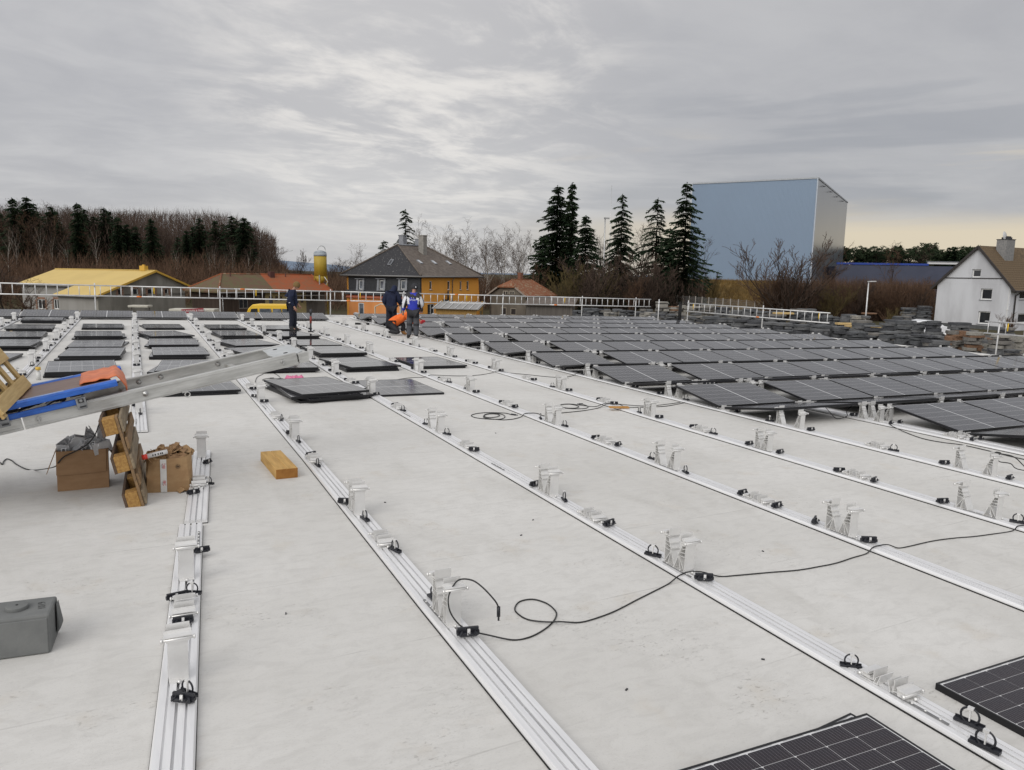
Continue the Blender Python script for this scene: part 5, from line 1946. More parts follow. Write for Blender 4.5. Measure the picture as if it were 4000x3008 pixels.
yb.wall(0, xm, yext + .0, Ly, 0, roofz(xm) - .08, mw, M_CEM2, .3, 'front_wall')
yb.wall(1, yext, 0.3, xm, 0, roofz(0.3) - .08, [], M_CEM2, .3, 'side_wall', -1)
for h in mw:
    w_ = yb.window(0, xm, h, (M_WHITEFR, M_GLASS), 2, 0.08, 0.10, False)
    b = MB()
    for i in range(8):
        z = h[2] + (i + .5) * (h[3] - h[2]) / 8
        for s, u in ((-1, h[0]), (1, h[1])):
            wd = .2 if i % 2 else .34
            b.box(xm - 0.012, u + s * wd / 2, z, 0.02, wd, (h[3] - h[2]) / 8 * .92)
    for i in range(9):
        b.box(xm - 0.012, h[0] + (i + .5) * (h[1] - h[0]) / 9, h[3] + .12, 0.02, (h[1] - h[0]) / 9 * .9, .24)
    yb.part(b, 'brick_surround', M_BRICK, w_)
yb.wall(0, Ry, 0.3, Ly, 0, zr - .08, [], M_CEM, .3, 'back_wall', -1)
yb.wall(1, Ly, xm + .3, Ry - .3, 0, zr - .08, [], M_CEM, .3, 'back_wall', -1)
oh = .35
rfy = yb.slab([(-oh, yext + oh, roofz(-oh)), (-oh, -oh, roofz(-oh)), (xa, -oh, za), (xa, yext + oh, za)], .14, M_YROOF, 'sheet_roof')
yb.slab([(xm - oh, Ly + oh, roofz(xm - oh)), (xm - oh, yext + oh + .003, roofz(xm - oh)), (xa, yext + oh + .003, za), (xa, Ly + oh, za)], .14, M_YROOF, 'sheet_roof')
yb.slab([(Ry + .5, -oh, roofz(Ry) - .12), (Ry + .5, Ly + oh, roofz(Ry) - .12), (xa, Ly + oh, za), (xa, -oh, za)], .14, M_YROOF, 'sheet_roof')
for p, q in (((-oh, -oh, roofz(-oh)), (xa, -oh, za)), ((xa, -oh, za), (Ry + .5, -oh, roofz(Ry) - .12))):
    b = MB()
    b.bar(Vector(p) + Vector((0, -.03, -.06)), Vector(q) + Vector((0, -.03, -.06)), .06, .22)
    yb.part(b, 'verge_board', M_YEDGE, rfy)
b = MB()
for i in range(40):
    y = -oh + (i + .5) * (Ly + 2 * oh) / 40
    b.box(xa, y, za + .03, .34, (Ly + 2 * oh) / 40 * .8, .10)
yb.part(b, 'ridge_cap', M_YROOF, rfy)['kind'] = 'stuff'
b = MB()
b.box(xa, 1.6, za + .25, .55, .8, .6)
b.box(xa, 1.6, za + .62, .2, .3, .14)
yb.part(b, 'chimney', M_YEDGE, rfy)
for x0g, y0g, y1g in ((-oh - .05, -oh, yext + oh), (xm - oh - .05, yext + oh, Ly + oh)):
    b = MB()
    b.tube([(x0g, y0g, roofz(x0g) - .16), (x0g, y1g, roofz(x0g) - .16)], .09, 8)
    yb.part(b, 'gutter', M_GUT)
b = MB()
b.tube([(-.05, 0.5, roofz(0) - .3), (-.06, .45, roofz(0) - .6), (-.06, .45, 0)], .05, 6)
yb.part(b, 'downpipe', M_GREYST)

# --- red-roofed timber farm building
M_RROOF = nmat('orange red tiles', (0.30, 0.085, 0.035), (0.24, 0.10, 0.05), 1.4, 0.85, 0, 0.2, 0.6, 10, (1, 1, 1), 0.4, 0.65, 8, 0, 0.03)
M_MROOF = nmat('mossy brown tiles', (0.135, 0.085, 0.055), (0.12, 0.105, 0.055), 1.3, 0.9, 0, 0.2, 0.6, 10, (1, 1, 1), 0.4, 0.62, 8, 0, 0.03)
M_DWOOD = nmat('dark brown boards', (0.040, 0.027, 0.020), (0.060, 0.042, 0.032), 1.2, 0.85, 0, 0.3, 0.5, 9, (5, 5, .25))
M_CREAM = render_mat('yellowed cream render', (0.40, 0.33, 0.17), (0.33, 0.27, 0.14), 0.6)
fb = House('farm_building', 'long farm building with orange tile roof, dark boards and cream wall', 'building', 860, 84, 40)
ez = fb.hit(860, 1139, 1).z
Rf = fb.hit(1268, 1134, 1).x
Lf = 6.8
rzf = ez + 1.95
xc0 = fb.hit(1036, 1170, 1).x
xc1 = fb.hit(1196, 1170, 1).x
cw = []
for pxa, pxb, ya, yb_ in ((1050, 1067, 1157, 1192), (1075, 1085, 1157, 1175), (1094, 1104, 1157, 1175), (1174, 1186, 1157, 1182)):
    p, q = fb.hit(pxa, ya, 1), fb.hit(pxb, yb_, 1)
    cw.append((p.x, q.x, q.z, p.z))
dw = []
for pxa, pxb, ya, yb_ in ((882, 901, 1152, 1166), (932, 970, 1152, 1205), (1003, 1015, 1152, 1166)):
    p, q = fb.hit(pxa, ya, 1), fb.hit(pxb, yb_, 1)
    dw.append((p.x, q.x, q.z, p.z))
fb.wall(1, 0.0, 0.3, xc0 - .003, 0, ez - .1, dw, M_DWOOD, .3, 'board_wall')
fb.wall(1, 0.0, xc0, xc1, 0, ez - .1, cw, M_CREAM, .3, 'cream_wall')
fb.wall(1, 0.0, xc1 + .003, Rf, 0, ez - .1, [], M_GBOARD, .3, 'board_wall')
fb.wall(0, 0.0, 0, Lf, 0, ez - .1, [], M_DWOOD, .3, 'board_wall')
fb.wall(0, Rf, .3, Lf, 0, ez - .1, [], M_GBOARD, .3, 'board_wall', -1)
fb.wall(1, Lf, 0.3, Rf - .3, 0, ez - .1, [], M_DWOOD, .3, 'back_wall', -1)
for h in cw:
    fb.window(1, 0.0, h, (nmat('brown window frame', (0.10, 0.055, 0.035), (0.08, 0.045, 0.03), 3), M_CURT), 2, .05, .09, False)
for h in dw:
    fb.window(1, 0.0, h, (nmat('weathered frame', (0.22, 0.20, 0.18), (0.16, 0.14, 0.12), 3), M_GLASS), 2, .05, .08, False)
of = .7
A_, B_, C_, D_ = (-of, -of, ez), (Rf + of, -of, ez), (Rf + of, Lf + of, ez), (-of, Lf + of, ez)
R0, R1 = (2.0, Lf / 2, rzf), (Rf + of - .3, Lf / 2, rzf)
xs = Rf * .46
S0, S1 = (xs, -of, ez), (xs + .6, Lf / 2, rzf)
rff = fb.slab([A_, S0, S1, R0], .16, M_MROOF, 'tile_roof')
rfr = fb.slab([(S0[0] + .003, S0[1], S0[2]), B_, R1, (S1[0] + .003, S1[1], S1[2])], .16, M_RROOF, 'tile_roof')
fb.slab([D_, A_, R0], .16, M_MROOF, 'tile_roof')
fb.slab([B_, C_, R1], .16, M_RROOF, 'tile_roof')
fb.slab([C_, D_, R0, R1], .16, M_MROOF, 'tile_roof')
for p, q, mm in ((A_, R0, M_TILE), (D_, R0, M_RROOF), (R0, S1, M_TILE), (S1, R1, M_RROOF), (B_, R1, M_RROOF)):
    b = MB()
    b.tube([p, q], .11, 6)
    fb.part(b, 'ridge_tile', mm, rff)
for px in (900, 1060, 1115):
    p = fb.hit(px, 1080, 1, Lf * .42)
    b = MB()
    if px == 1060:
        b.box(p.x, p.y, rzf - .1, .6, .6, .9)
    else:
        b.cyl((p.x, p.y, rzf - .3), .07, .9, 8)
    fb.part(b, 'chimney' if px == 1060 else 'vent_pipe', nmat('dark brick', (0.09, 0.035, 0.03), (0.07, 0.03, 0.025), 8, .9), rff)
b = MB()
b.tube([(-of, -of - .05, ez - .12), (Rf + of, -of - .05, ez - .12)], .08, 8)
fb.part(b, 'gutter', M_GUT)
for px in (848, 862):
    b = MB()
    p = fb.hit(px, 1180, 1)
    b.cyl((max(p.x, 0.1), -.12, ez / 2 - .1), .05, ez - .2, 6)
    fb.part(b, 'downpipe', M_GALV)
# lean-to canopy and planks stacked by the cream wall
b = MB()
p = fb.hit(1172, 1149, 1)
b.bar((p.x - 1.6, -.9, p.z - .15), (p.x + 2.6, -.9, p.z - .15), 1.6, .08)
for s in (-1.2, 1.6):
    b.bar((p.x + s, 0.0, p.z - 1.0), (p.x + s, -.8, p.z - .2), .07, .07)
fb.part(b, 'canopy', M_GBOARD)
for i in range(4):
    p = gat(1195, 79)
    b = MB()
    b.box(0, 0, .25 + i * .17, 3.2 - .3 * i, .7, .10)
    tag(b.build('plank', nmat('grey planks', (0.20, 0.18, 0.15), (0.15, 0.13, 0.11), 3), None, Matrix.Translation(p) @ TR(0, 0, .6, R_(-25 + 3 * i)), False), '%s plank from the bottom of the stack before the cream wall' % nth(i), 'plank')

# --- yellow silo
sp = gat(1252, 96)
zt, zb, zc = at(1252, 992, 96).z - sp.z, at(1252, 1078, 96).z - sp.z, at(1252, 1108, 96).z - sp.z
silo = thing('silo', 'yellow mortar silo with a grey domed top and a hoop pipe', 'silo', Matrix.Translation(sp), None, False)
M_SILO = nmat('dirty yellow silo paint', (0.44, 0.31, 0.035), (0.36, 0.25, 0.03), 1.0, 0.55, 0, 0.4, 0.1, 8, (1, 1, .3))
b = MB()
b.cyl((0, 0, (zt + zb) / 2), 0.80, zt - zb, 24)
b.build('silo_body', M_SILO, silo)
b = MB()
b.cyl((0, 0, zb - (zb - zc) / 2), 0.30, zb - zc - .02, 20, 0, 'z', None, 0.78)
b.build('cone', M_SILO, silo)
b = MB()
for i in range(5):
    a0, a1 = i / 5 * math.pi / 2, (i + 1) / 5 * math.pi / 2
    b.cyl((0, 0, zt + .1 + .35 * (math.sin(a0) + math.sin(a1)) / 2), .80 * math.cos(a0), .35 * (math.sin(a1) - math.sin(a0)), 24, 0, 'z', None, max(.02, .80 * math.cos(a1)))
b.cyl((0, 0, zt - .1), .815, .40, 24)
b.build('top', nmat('grey silo top', (0.36, 0.40, 0.43), (0.30, 0.33, 0.36), 2, .5), silo)
b = MB()
b.torus((.18, 0, zt + .55), .48, .05, 14, 6, 0, None, 'y', math.pi, 0)
b.cyl((-.30, 0, zt + .3), .05, .55, 6)
b.cyl((.66, 0, zt + .1), .05, 1.0, 6)
b.build('hoop_pipe', M_STEEL, silo)
me = None
for s in range(4):
    a = math.pi / 4 + s * math.pi / 2 + .35
    b = MB()
    b.bar((.78 * math.cos(a), .78 * math.sin(a), zb + .1), (.86 * math.cos(a), .86 * math.sin(a), 0), .12, .12)
    b.build('leg', M_SILO if s % 2 else M_STEEL, silo)
b = MB()
b.tube([(.3, -.8, zb - .1), (.7, -.9, zb - .7), (.5, -.7, zb - 1.1), (.75, -.8, zb - 1.6)], .05, 6)
b.build('hose', M_GALV, silo)

# --- white gabled house
M_WHITE = render_mat('streaked white render', (0.62, 0.63, 0.65), (0.50, 0.505, 0.52), 0.5)
M_PLINTH = nmat('grey plinth', (0.085, 0.09, 0.09), (0.11, 0.115, 0.115), 3, .9)
M_DTRIM = base_mat('dark brown trim', (0.035, 0.03, 0.028), 0.6)
wh = House('house', 'white gabled house with a brown tile roof on the right', 'house', 3958, 76, 62, -3.1)
hw = lambda px, py, ax=0, c=0.0: wh.hit(px, py, ax, c)
Lh = hw(3663, 1110).y
ez = hw(3958, 1112).z
ap = hw(3828, 962)
za = ap.z
hol = []
for pxa, pxb, ya, yb_ in ((3832, 3873, 1127, 1172), (3822, 3864, 1215, 1267)):
    p, q = hw(pxa, ya), hw(pxb, yb_)
    hol.append((q.y, p.y, q.z, p.z))
wh.wall(0, 0.0, 0.0, Lh, 0.45, ez, hol, M_WHITE)
wh.wall(0, 0.03, 0.0, Lh, 0.0, 0.447, [], M_PLINTH, .3, 'plinth')
zband = hw(3820, 1087).z
p, q = hw(3798, 1052), hw(3830, 1084)
att = (q.y, p.y, q.z, p.z)
slL = (za - ez) / (Lh - ap.y)
slR = (za - ez) / ap.y
b = MB()
b.prism([(0, ez + .003), (Lh, ez + .003), (Lh - (att[2] - ez) / slL, att[2]), ((att[2] - ez) / slR, att[2])], 0.0, .3, 'x')
b.prism([((att[2] - ez) / slR, att[2] + .002), (att[0] - .002, att[2] + .002), (att[0] - .002, att[3]), ((att[3] - ez) / slR, att[3])], 0.0, .3, 'x')
b.prism([(att[1] + .002, att[2] + .002), (Lh - (att[2] - ez) / slL, att[2] + .002), (Lh - (att[3] - ez) / slL, att[3]), (att[1] + .002, att[3])], 0.0, .3, 'x')
b.prism([((att[3] - ez) / slR, att[3] + .002), (Lh - (att[3] - ez) / slL, att[3] + .002), (ap.y, za - .02)], 0.0, .3, 'x')
wh.part(b, 'gable_wall', M_WHITE)
b = MB()
b.box(-.02, ((zband - ez) / slR + Lh - (zband - ez) / slL) / 2, zband, .05, Lh - (zband - ez) / slL - (zband - ez) / slR, .09)
wh.part(b, 'trim_band', M_DTRIM)
for h in hol + [att]:
    wh.window(0, 0.0, h, (M_WHITEFR, M_GLASS, M_GREYST), 1, .16, .12, True)
Rh = 13.0
sw = []
for pxa, pxb, ya, yb_ in ((3986, 4015, 1125, 1170), (3978, 4015, 1225, 1262)):
    p, q = wh.hit(pxa, ya, 1), wh.hit(pxb, yb_, 1)
    sw.append((p.x, q.x, q.z, p.z))
wh.wall(1, 0.0, .3, Rh, 0, ez, sw, M_WHITE, .3, 'side_wall')
for h in sw:
    wh.window(1, 0.0, h, (M_WHITEFR, M_GLASS, M_GREYST), 1, .16, .12, True)
wh.wall(0, Rh, .3, Lh, 0, ez, [], M_WHITE, .3, 'back_wall', -1)
wh.wall(1, Lh, .3, Rh - .3, 0, ez, [], M_WHITE, .3, 'back_wall', -1)
og = .28
oe = .55
M_BTILE = nmat('brown concrete tiles', (0.16, 0.115, 0.068), (0.085, 0.062, 0.042), 3.5, .85, 0, .2, .3, 20)
yr0, zr0 = -oe, ez - slR * oe
rfh = wh.slab([(-og, yr0, zr0), (Rh + og, yr0, zr0), (Rh + og, ap.y, za + .05), (-og, ap.y, za + .05)], .16, M_BTILE, 'tile_roof')
wh.slab([(Rh + og, Lh + oe, ez - slL * oe), (-og, Lh + oe, ez - slL * oe), (-og, ap.y, za + .05), (Rh + og, ap.y, za + .05)], .16, M_BTILE, 'tile_roof')
for p, q in (((-og - .03, yr0, zr0), (-og - .03, ap.y, za + .05)), ((-og - .03, Lh + oe, ez - slL * oe), (-og - .03, ap.y, za + .05))):
    b = MB()
    b.bar(Vector(p) - Vector((0, 0, .1)), Vector(q) - Vector((0, 0, .1)), .06, .24)
    wh.part(b, 'barge_board', M_DTRIM)
# tiles of the slope that faces us
nrow, ncol = 20, 14
sa = math.atan(slR)
rl = math.hypot(ap.y - yr0, za + .05 - zr0)
b = MB()
tw = .42
b.add([(-tw / 2, 0, .018), (-tw / 2 + .05, 0, .05), (tw / 2 - .10, 0, .035), (tw / 2, 0, .055), (-tw / 2, rl / nrow + .03, .004), (-tw / 2 + .05, rl / nrow + .03, .03), (tw / 2 - .10, rl / nrow + .03, .014), (tw / 2, rl / nrow + .03, .032),
       (-tw / 2, 0, .0), (tw / 2, 0, .0)], [(0, 1, 5, 4), (1, 2, 6, 5), (2, 3, 7, 6), (8, 9, 3, 2), (8, 2, 1, 0)])
tile = b.mesh('roof_tile', [M_BTILE], 0, False)
for i in range(nrow):
    d = i * rl / nrow
    for j in range(ncol):
        x = -og + tw * (j + .5) + (.1 if i % 2 else 0)
        obj('roof_tile', tile, rfh, TR(x, yr0 + d * math.cos(sa), zr0 + d * math.sin(sa), 0, sa + rr.uniform(-.01, .01), rr.uniform(-.012, .012)))
q = wh.hit(3930, 960, 1, ap.y - .9)
chx = q.x
chm = nmat('grey clad chimney', (0.20, 0.20, 0.20), (0.27, 0.265, 0.255), 6, .9, 0, .2, .5, 12)
b = MB()
b.box(chx, ap.y - .85, za - .35, 1.5, 1.05, 2.2)
ch = wh.part(b, 'chimney', chm, rfh)
b = MB()
b.box(chx, ap.y - .85, za + .77, 1.6, 1.15, .06)
b.box(chx + .1, ap.y - .85, za + .90, .9, .6, .22)
for i in range(6):
    b.box(chx - .2 + i * .12, ap.y - .85, za + 1.06, .03, .5, .10)
wh.part(b, 'chimney_cap', M_DARKST, rfh)
b = MB()
b.tube([(chx - .45, ap.y - .9, za + 1.12), (chx - .44, ap.y - .96, za + 1.13)], .50, 20, 0, True, None, False, .42)
wh.part(b, 'satellite_dish', base_mat('pale dish', (0.55, 0.55, 0.54), .5), rfh)
b = MB()
b.tube([(Rh + og, yr0 - .06, zr0 - .05), (-og, yr0 - .06, zr0 - .05)], .09, 8)
wh.part(b, 'gutter', M_DTRIM)
b = MB()
q = wh.hit(3970, 1150, 1)
b.tube([(q.x, yr0, zr0 - .1), (q.x - .25, -.10, zr0 - .55), (q.x - .25, -.10, .1)], .07, 8)
wh.part(b, 'downpipe', M_DTRIM)
b = MB()
b.box(-.03, .14, (ez + .45) / 2, .03, .06, ez - .5)
wh.part(b, 'corner_trim', M_WHITEFR)
b = MB()
q = hw(3936, 1209)
b.box(-.05, q.y, q.z, .08, .14, .14)
wh.part(b, 'wall_lamp', M_WHITEFR)

# --- the tall blue hall and the low blue one
def sheet_mat(name, c1, c2, pitch, rough=.45, metal=.2):
    m = base_mat(name, c1, rough, metal, .5)
    t = m.node_tree
    tc = N(t, 'ShaderNodeTexCoord')
    f = noise(t, tc.outputs['Object'], .05, 3, .5)
    L(t, mixc(t, mrange(t, f, .3, .7), c1, c2), t.nodes['Principled BSDF'].inputs['Base Color'])
    return m


M_HALL = sheet_mat('pale blue sheet cladding', (0.225, 0.30, 0.40), (0.215, 0.285, 0.38), .6, .5, .0)
M_HALL2 = sheet_mat('glossy cladding with painted reflection', (0.27, 0.29, 0.315), (0.25, 0.27, 0.30), .6, .28, .55)  # greyer than the other wall: the horizon's reflection is put into its colour
bh = House('warehouse', 'tall windowless pale blue warehouse behind the spruces', 'warehouse', 3168, 190, 29.7, -3.0)
Lb, Rb = 31.5, 68.0
zc = bh.hit(3171, 697, 0).z
b = MB()
nrib = 105
pr = []
for i in range(nrib):
    y = i * Lb / nrib
    pr += [(0.0, y), (0.0, y + Lb / nrib * .55), (-.05, y + Lb / nrib * .62), (-.05, y + Lb / nrib * .93)]
pr += [(0.0, Lb), (.3, Lb), (.3, 0)]
b.prism(pr, 0, zc, 'z', 0, None, True, False)
bh.part(b, 'ribbed_wall', M_HALL)
b = MB()
b.box(Rb / 2, .15, zc / 2, Rb - .3, .3, zc)
bh.part(b, 'side_wall', M_HALL2)
b = MB()
b.box(Rb, Lb / 2, zc / 2, .3, Lb - .6, zc)
b.box(Rb / 2 + .15, Lb, zc / 2, Rb, .3, zc)
bh.part(b, 'back_wall', M_HALL)
b = MB()
b.box(Rb / 2 + .1, Lb / 2, zc - .4, Rb - .6, Lb - .6, .3)
bh.part(b, 'roof', M_GREYST)
for (x, y, sx, sy) in ((-.05, Lb / 2, .25, Lb + .2), (Rb / 2, -.05, Rb + .2, .25)):
    b = MB()
    b.box(x, y, zc + .06, sx, sy, .36)
    bh.part(b, 'parapet_trim', nmat('pale parapet trim', (0.42, 0.44, 0.46), (0.36, 0.38, 0.40), 2))
b = MB()
b.box(-.06, 0, zc / 2, .28, .28, zc)
bh.part(b, 'corner_trim', nmat('pale corner flashing', (0.45, 0.50, 0.56), (0.42, 0.46, 0.52), 1))
for i in range(4):
    b = MB()
    b.box(8 + i * 14, -.45, zc - 1.2, .3, .7, .16)
    b.bar((8 + i * 14, 0, zc - .9), (8 + i * 14, -.6, zc - 1.15), .07, .07)
    bh.part(b, 'wall_floodlight', M_DARKST)
lb = House('warehouse', 'low dark blue hall with a bright blue top stripe behind the hedge', 'warehouse', 3815, 205, 4, -3.0)
zl_ = lb.hit(3500, 1028, 0).z
ln = lb.hit(3262, 1100, 0).y
b = MB()
b.box(.15, ln / 2, zl_ / 2 - .35, .3, ln, zl_ - .7)
b.box(20, ln / 2, zl_ / 2 - .6, 39, ln - 1, zl_ - .9)
lb.part(b, 'wall', nmat('grey blue cladding', (0.060, 0.068, 0.105), (0.052, 0.06, 0.095), .3, .6))
b = MB()
y0 = lb.hit(3628, 1028, 0).y
b.box(.05, (ln + y0) / 2, zl_ - .28, .3, ln - y0, .52)
lb.part(b, 'blue_stripe', base_mat('bright blue stripe', (0.018, 0.055, 0.30), .5))
b = MB()
b.box(1.2, y0 / 2 - 2, zl_ + .15, .5, y0 + 3.6, .5)
b.box(1.2, y0 / 2 - 2, zl_ + .55, .7, y0 + 4, .16, 1)
lb.part(b, 'white_roof_edge', [base_mat('white roof edge', (0.62, 0.62, 0.62), .5), M_GREYST])

# --- street lamp, mast
p = gat(3397, 62)
p2 = at(3408, 1101, 62)
lm = thing('street_lamp', 'slim grey street lamp standing before the brown hedge', 'street lamp', Matrix.Translation(p), None, False)
hgt = p2.z - p.z
b = MB()
b.tube([(0, 0, 0), (0, 0, hgt)], .07, 8, 0, True, None, False, .045)
b.build('pole', M_GALV, lm)
b = MB()
b.bar((-.1, 0, hgt + .02), (0.55, -.25, hgt + .05), .16, .07)
b.build('lamp_head', M_GALV, lm)
p = gat(2378, 140)
ms = thing('radio_mast', 'thin radio mast rising behind the spruces', 'mast', Matrix.Translation(p), None, False)
b = MB()
b.tube([(0, 0, 0), (0, 0, at(2380, 724, 140).z - p.z)], .09, 5, 0, True, None, False, .03)
b.build('mast_tube', M_STEEL, ms)
p = gat(2357, 118)
fl = thing('floodlight', 'floodlight on a pole left of the middle spruce', 'lamp', Matrix.Translation(p), None, False)
hgt = at(2357, 852, 118).z - p.z
b = MB()
b.tube([(0, 0, 0), (0, 0, hgt)], .09, 6)
b.build('pole', M_STEEL, fl)
b = MB()
b.box(0.3, 0, hgt, .9, .25, .2)
b.build('lamp_head', M_STEEL, fl)

# --- grey mesh fence with pale posts
fn = [(2545, 126), (3065, 90)]
a0, a1 = gat(*fn[0]), gat(*fn[1])
a1b = gat(3110, 86)
fence = thing('mesh_fence', 'grey wire mesh fence with pale posts below the grassy bank', 'fence', Matrix.Translation(a0), None, False)
dv = a1 - a0
npst = 19
M_POST = base_mat('pale fence post', (0.50, 0.47, 0.43), .6, .2)
M_WIRE = base_mat('grey fence wire', (0.26, 0.255, 0.25), .5, .4)
for i in range(npst + 1):
    q = dv * (i / npst)
    z0 = gz(a0.x + q.x, a0.y + q.y) - a0.z
    b = MB()
    b.box(q.x, q.y, z0 + 1.05, .09, .09, 2.1)
    b.build('post', M_POST, fence)
b = MB()
nw = 90
for i in range(npst):
    q0, q1 = dv * (i / npst), dv * ((i + 1) / npst)
    z0 = gz(a0.x + q0.x, a0.y + q0.y) - a0.z
    z1 = gz(a0.x + q1.x, a0.y + q1.y) - a0.z
    for z in (.25, .5, .75, 1.0, 1.25, 1.5, 1.75, 2.0):
        b.bar((q0.x, q0.y, z0 + z), (q1.x, q1.y, z1 + z), .02, .02)
    for k in range(1, 16):
        q = q0.lerp(q1, k / 16)
        b.box(q.x, q.y, z0 + (z1 - z0) * k / 16 + 1.05, .015, .015, 1.9)
o = b.build('fence_wire', M_WIRE, fence)
o['kind'] = 'stuff'

# --- grassy bank behind the fence
M_BANK = nmat('rough winter grass bank', (0.26, 0.175, 0.07), (0.12, 0.09, 0.04), 1.2, .95, 0, .1, .8, 6, (1, 1, 1), .35, .65, 8, 0, .15)
vs, fs = [], []
ni, nj = 46, 14
for i in range(ni + 1):
    for j in range(nj + 1):
        px = 2655 + (3120 - 2655) * i / ni
        d = 132 - 26 * i / ni + j * 2.2
        p = gat(px, d)
        h_ = 4.0 * sstep(0, 6, j) * (1 - .85 * sstep(.86, 1.0, i / ni)) * sstep(0, .08, i / ni)
        p.z += h_ + (rr.uniform(-.22, .22) if 0 < j < nj else 0) - (.3 if j == 0 else 0)
        vs.append(p)
fs = [(i * (nj + 1) + j, (i + 1) * (nj + 1) + j, (i + 1) * (nj + 1) + j + 1, i * (nj + 1) + j + 1) for i in range(ni) for j in range(nj)]
tag(obj('grass_bank', np_mesh('grass_bank', vs, fs, [M_BANK], False), None, None, False), None, None, None, 'structure')
# far hills, their blue standing in for distance haze
M_HILL = nmat('far hill tinted for haze', (0.20, 0.25, 0.32), (0.18, 0.225, 0.29), .01, 1.0, 0, 0)
vs, fs = [], []
cols_ = [(900, 1004), (980, 1006), (1060, 1014), (1120, 1019), (1200, 1026), (1300, 1034), (1400, 1046), (1500, 1056), (1700, 1062), (2100, 1070), (2600, 1078), (3300, 1090), (4200, 1104)]
for px, py in cols_:
    for k, d in enumerate((2500, 2900, 3600)):
        q = at(px, py if k == 1 else 1075 + .016 * (px - 2000), d)
        if k != 1:
            q.z = -6
        vs.append(q)
for i in range(len(cols_) - 1):
    for k in range(2):
        fs.append((i * 3 + k, (i + 1) * 3 + k, (i + 1) * 3 + k + 1, i * 3 + k + 1))
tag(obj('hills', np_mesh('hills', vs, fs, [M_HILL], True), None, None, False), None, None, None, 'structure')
# ------------------------------------------------------------------ vehicles
def car_body(profile, half, mats, wins, T, par, name='body'):
    """side profile (x along, z) extruded across with a narrower cabin"""
    b = MB()
    n = len(profile)
    vs, fs = [], []
    for s in (-1, -.86, .86, 1):
        for (x, z, k) in profile:
            edge = abs(s) == 1
            vs.append((x * (0.985 if edge else 1), s * half * k, z * (0.995 if edge else 1) + (0 if not edge else (.02 if z < .5 else -.03))))
    for a in range(3):
        for i in range(n):
            j = (i + 1) % n
            fs.append((a * n + i, a * n + j, (a + 1) * n + j, (a + 1) * n + i))
    fs += [tuple(range(n - 1, -1, -1)), tuple(3 * n + i for i in range(n))]
    b.add(vs, fs, 0)
    return b.build(name, mats, par, None, True, .03)


def wheels(par, xs, half, r):
    for x in xs:
        for s in (-1, 1):
            b = MB()
            b.cyl((x, s * (half - .10), r), r, .22, 20, 0, 'y')
            w_ = b.build('wheel', M_RUB, par)
            b = MB()
            b.cyl((x, s * (half + .015), r), r * .62, .02, 16, 0, 'y')
            b.build('rim', M_STEEL, w_)


p = gat(3640, 66)
p.z = gz(p.x, p.y)
car_t = thing('parked_car', 'white car half hidden behind stone stacks at the white house', 'car', Matrix.Translation(p) @ Euler((0, 0, R_(-22 + 180))).to_matrix().to_4x4(), None, False)
M_CARW = base_mat('white car paint', (0.72, 0.73, 0.74), .2)
car_body([(-2.2, .35, 1), (-2.25, .75, 1), (-1.75, .98, 1), (-1.2, 1.05, .98), (-.4, 1.52, .80), (.6, 1.58, .80), (1.5, 1.40, .82), (2.1, 1.05, .96), (2.2, .7, 1), (2.15, .35, 1)], .90, M_CARW, None, None, car_t)
b = MB()
for s in (-1, 1):
    b.prism([(-.95, 1.06), (-.35, 1.44), (.25, 1.50), (.25, 1.06)], s * .80, s * .805, 'y')
    b.prism([(.32, 1.06), (.32, 1.50), (1.0, 1.46), (1.65, 1.16), (1.6, 1.06)], s * .80, s * .805, 'y')
b.quad((-1.16, -.68, 1.08), (-1.16, .68, 1.08), (-.44, .62, 1.50), (-.44, -.62, 1.50))
o = b.build('window', M_GLASS, car_t)
o.scale = (1, 1.06, 1.0)
wheels(car_t, (-1.35, 1.35), .88, .33)
b = MB()
for s in (-1, 1):
    b.box(2.17, s * .70, .86, .06, .26, .14)
b.build('tail_light', base_mat('red lamp glass', (.3, .01, .01), .2), car_t)

M_VANY = base_mat('yellow van paint', (0.72, 0.45, 0.015), .3)
p = gat(1046, 72)
van = thing('yellow_van', 'yellow van with its roof showing above the panel row', 'van', Matrix.Translation(p) @ Euler((0, 0, R_(-24))).to_matrix().to_4x4(), None, False)
hv = at(1046, 1187, 72).z - p.z
car_body([(-2.4, .4, 1), (-2.45, 1.0, 1), (-2.2, 1.2, 1), (-1.75, hv - .45, .93), (-1.35, hv - .05, .86), (-1.0, hv, .84), (2.3, hv, .84), (2.45, hv - .3, .88), (2.45, 1.2, 1), (2.4, .4, 1)], .95, M_VANY, None, None, van)
for x0, x1 in ((-1.55, -.85), (-.65, .45), (.6, 1.4), (1.5, 2.25)):
    b = MB()
    for s in (-1, 1):
        if x0 < -1:
            b.prism([(x0 - .25, 1.25), (x0 + .12, hv - .45), (x1, hv - .42), (x1, 1.25)], s * .925, s * .935, 'y')
        else:
            b.prism([(x0, 1.25), (x0, hv - .42), (x1, hv - .42), (x1, 1.25)], s * .925, s * .935, 'y')
    b.build('window', M_CURT if x0 > -1 else M_GLASS, van)
wheels(van, (-1.6, 1.5), .93, .36)
b = MB()
b.quad((-2.22, -.8, 1.25), (-1.72, -.72, hv - .42), (-1.72, .72, hv - .42), (-2.22, .8, 1.25))
o = b.build('windscreen', M_GLASS, van)
o.location.x = -.03

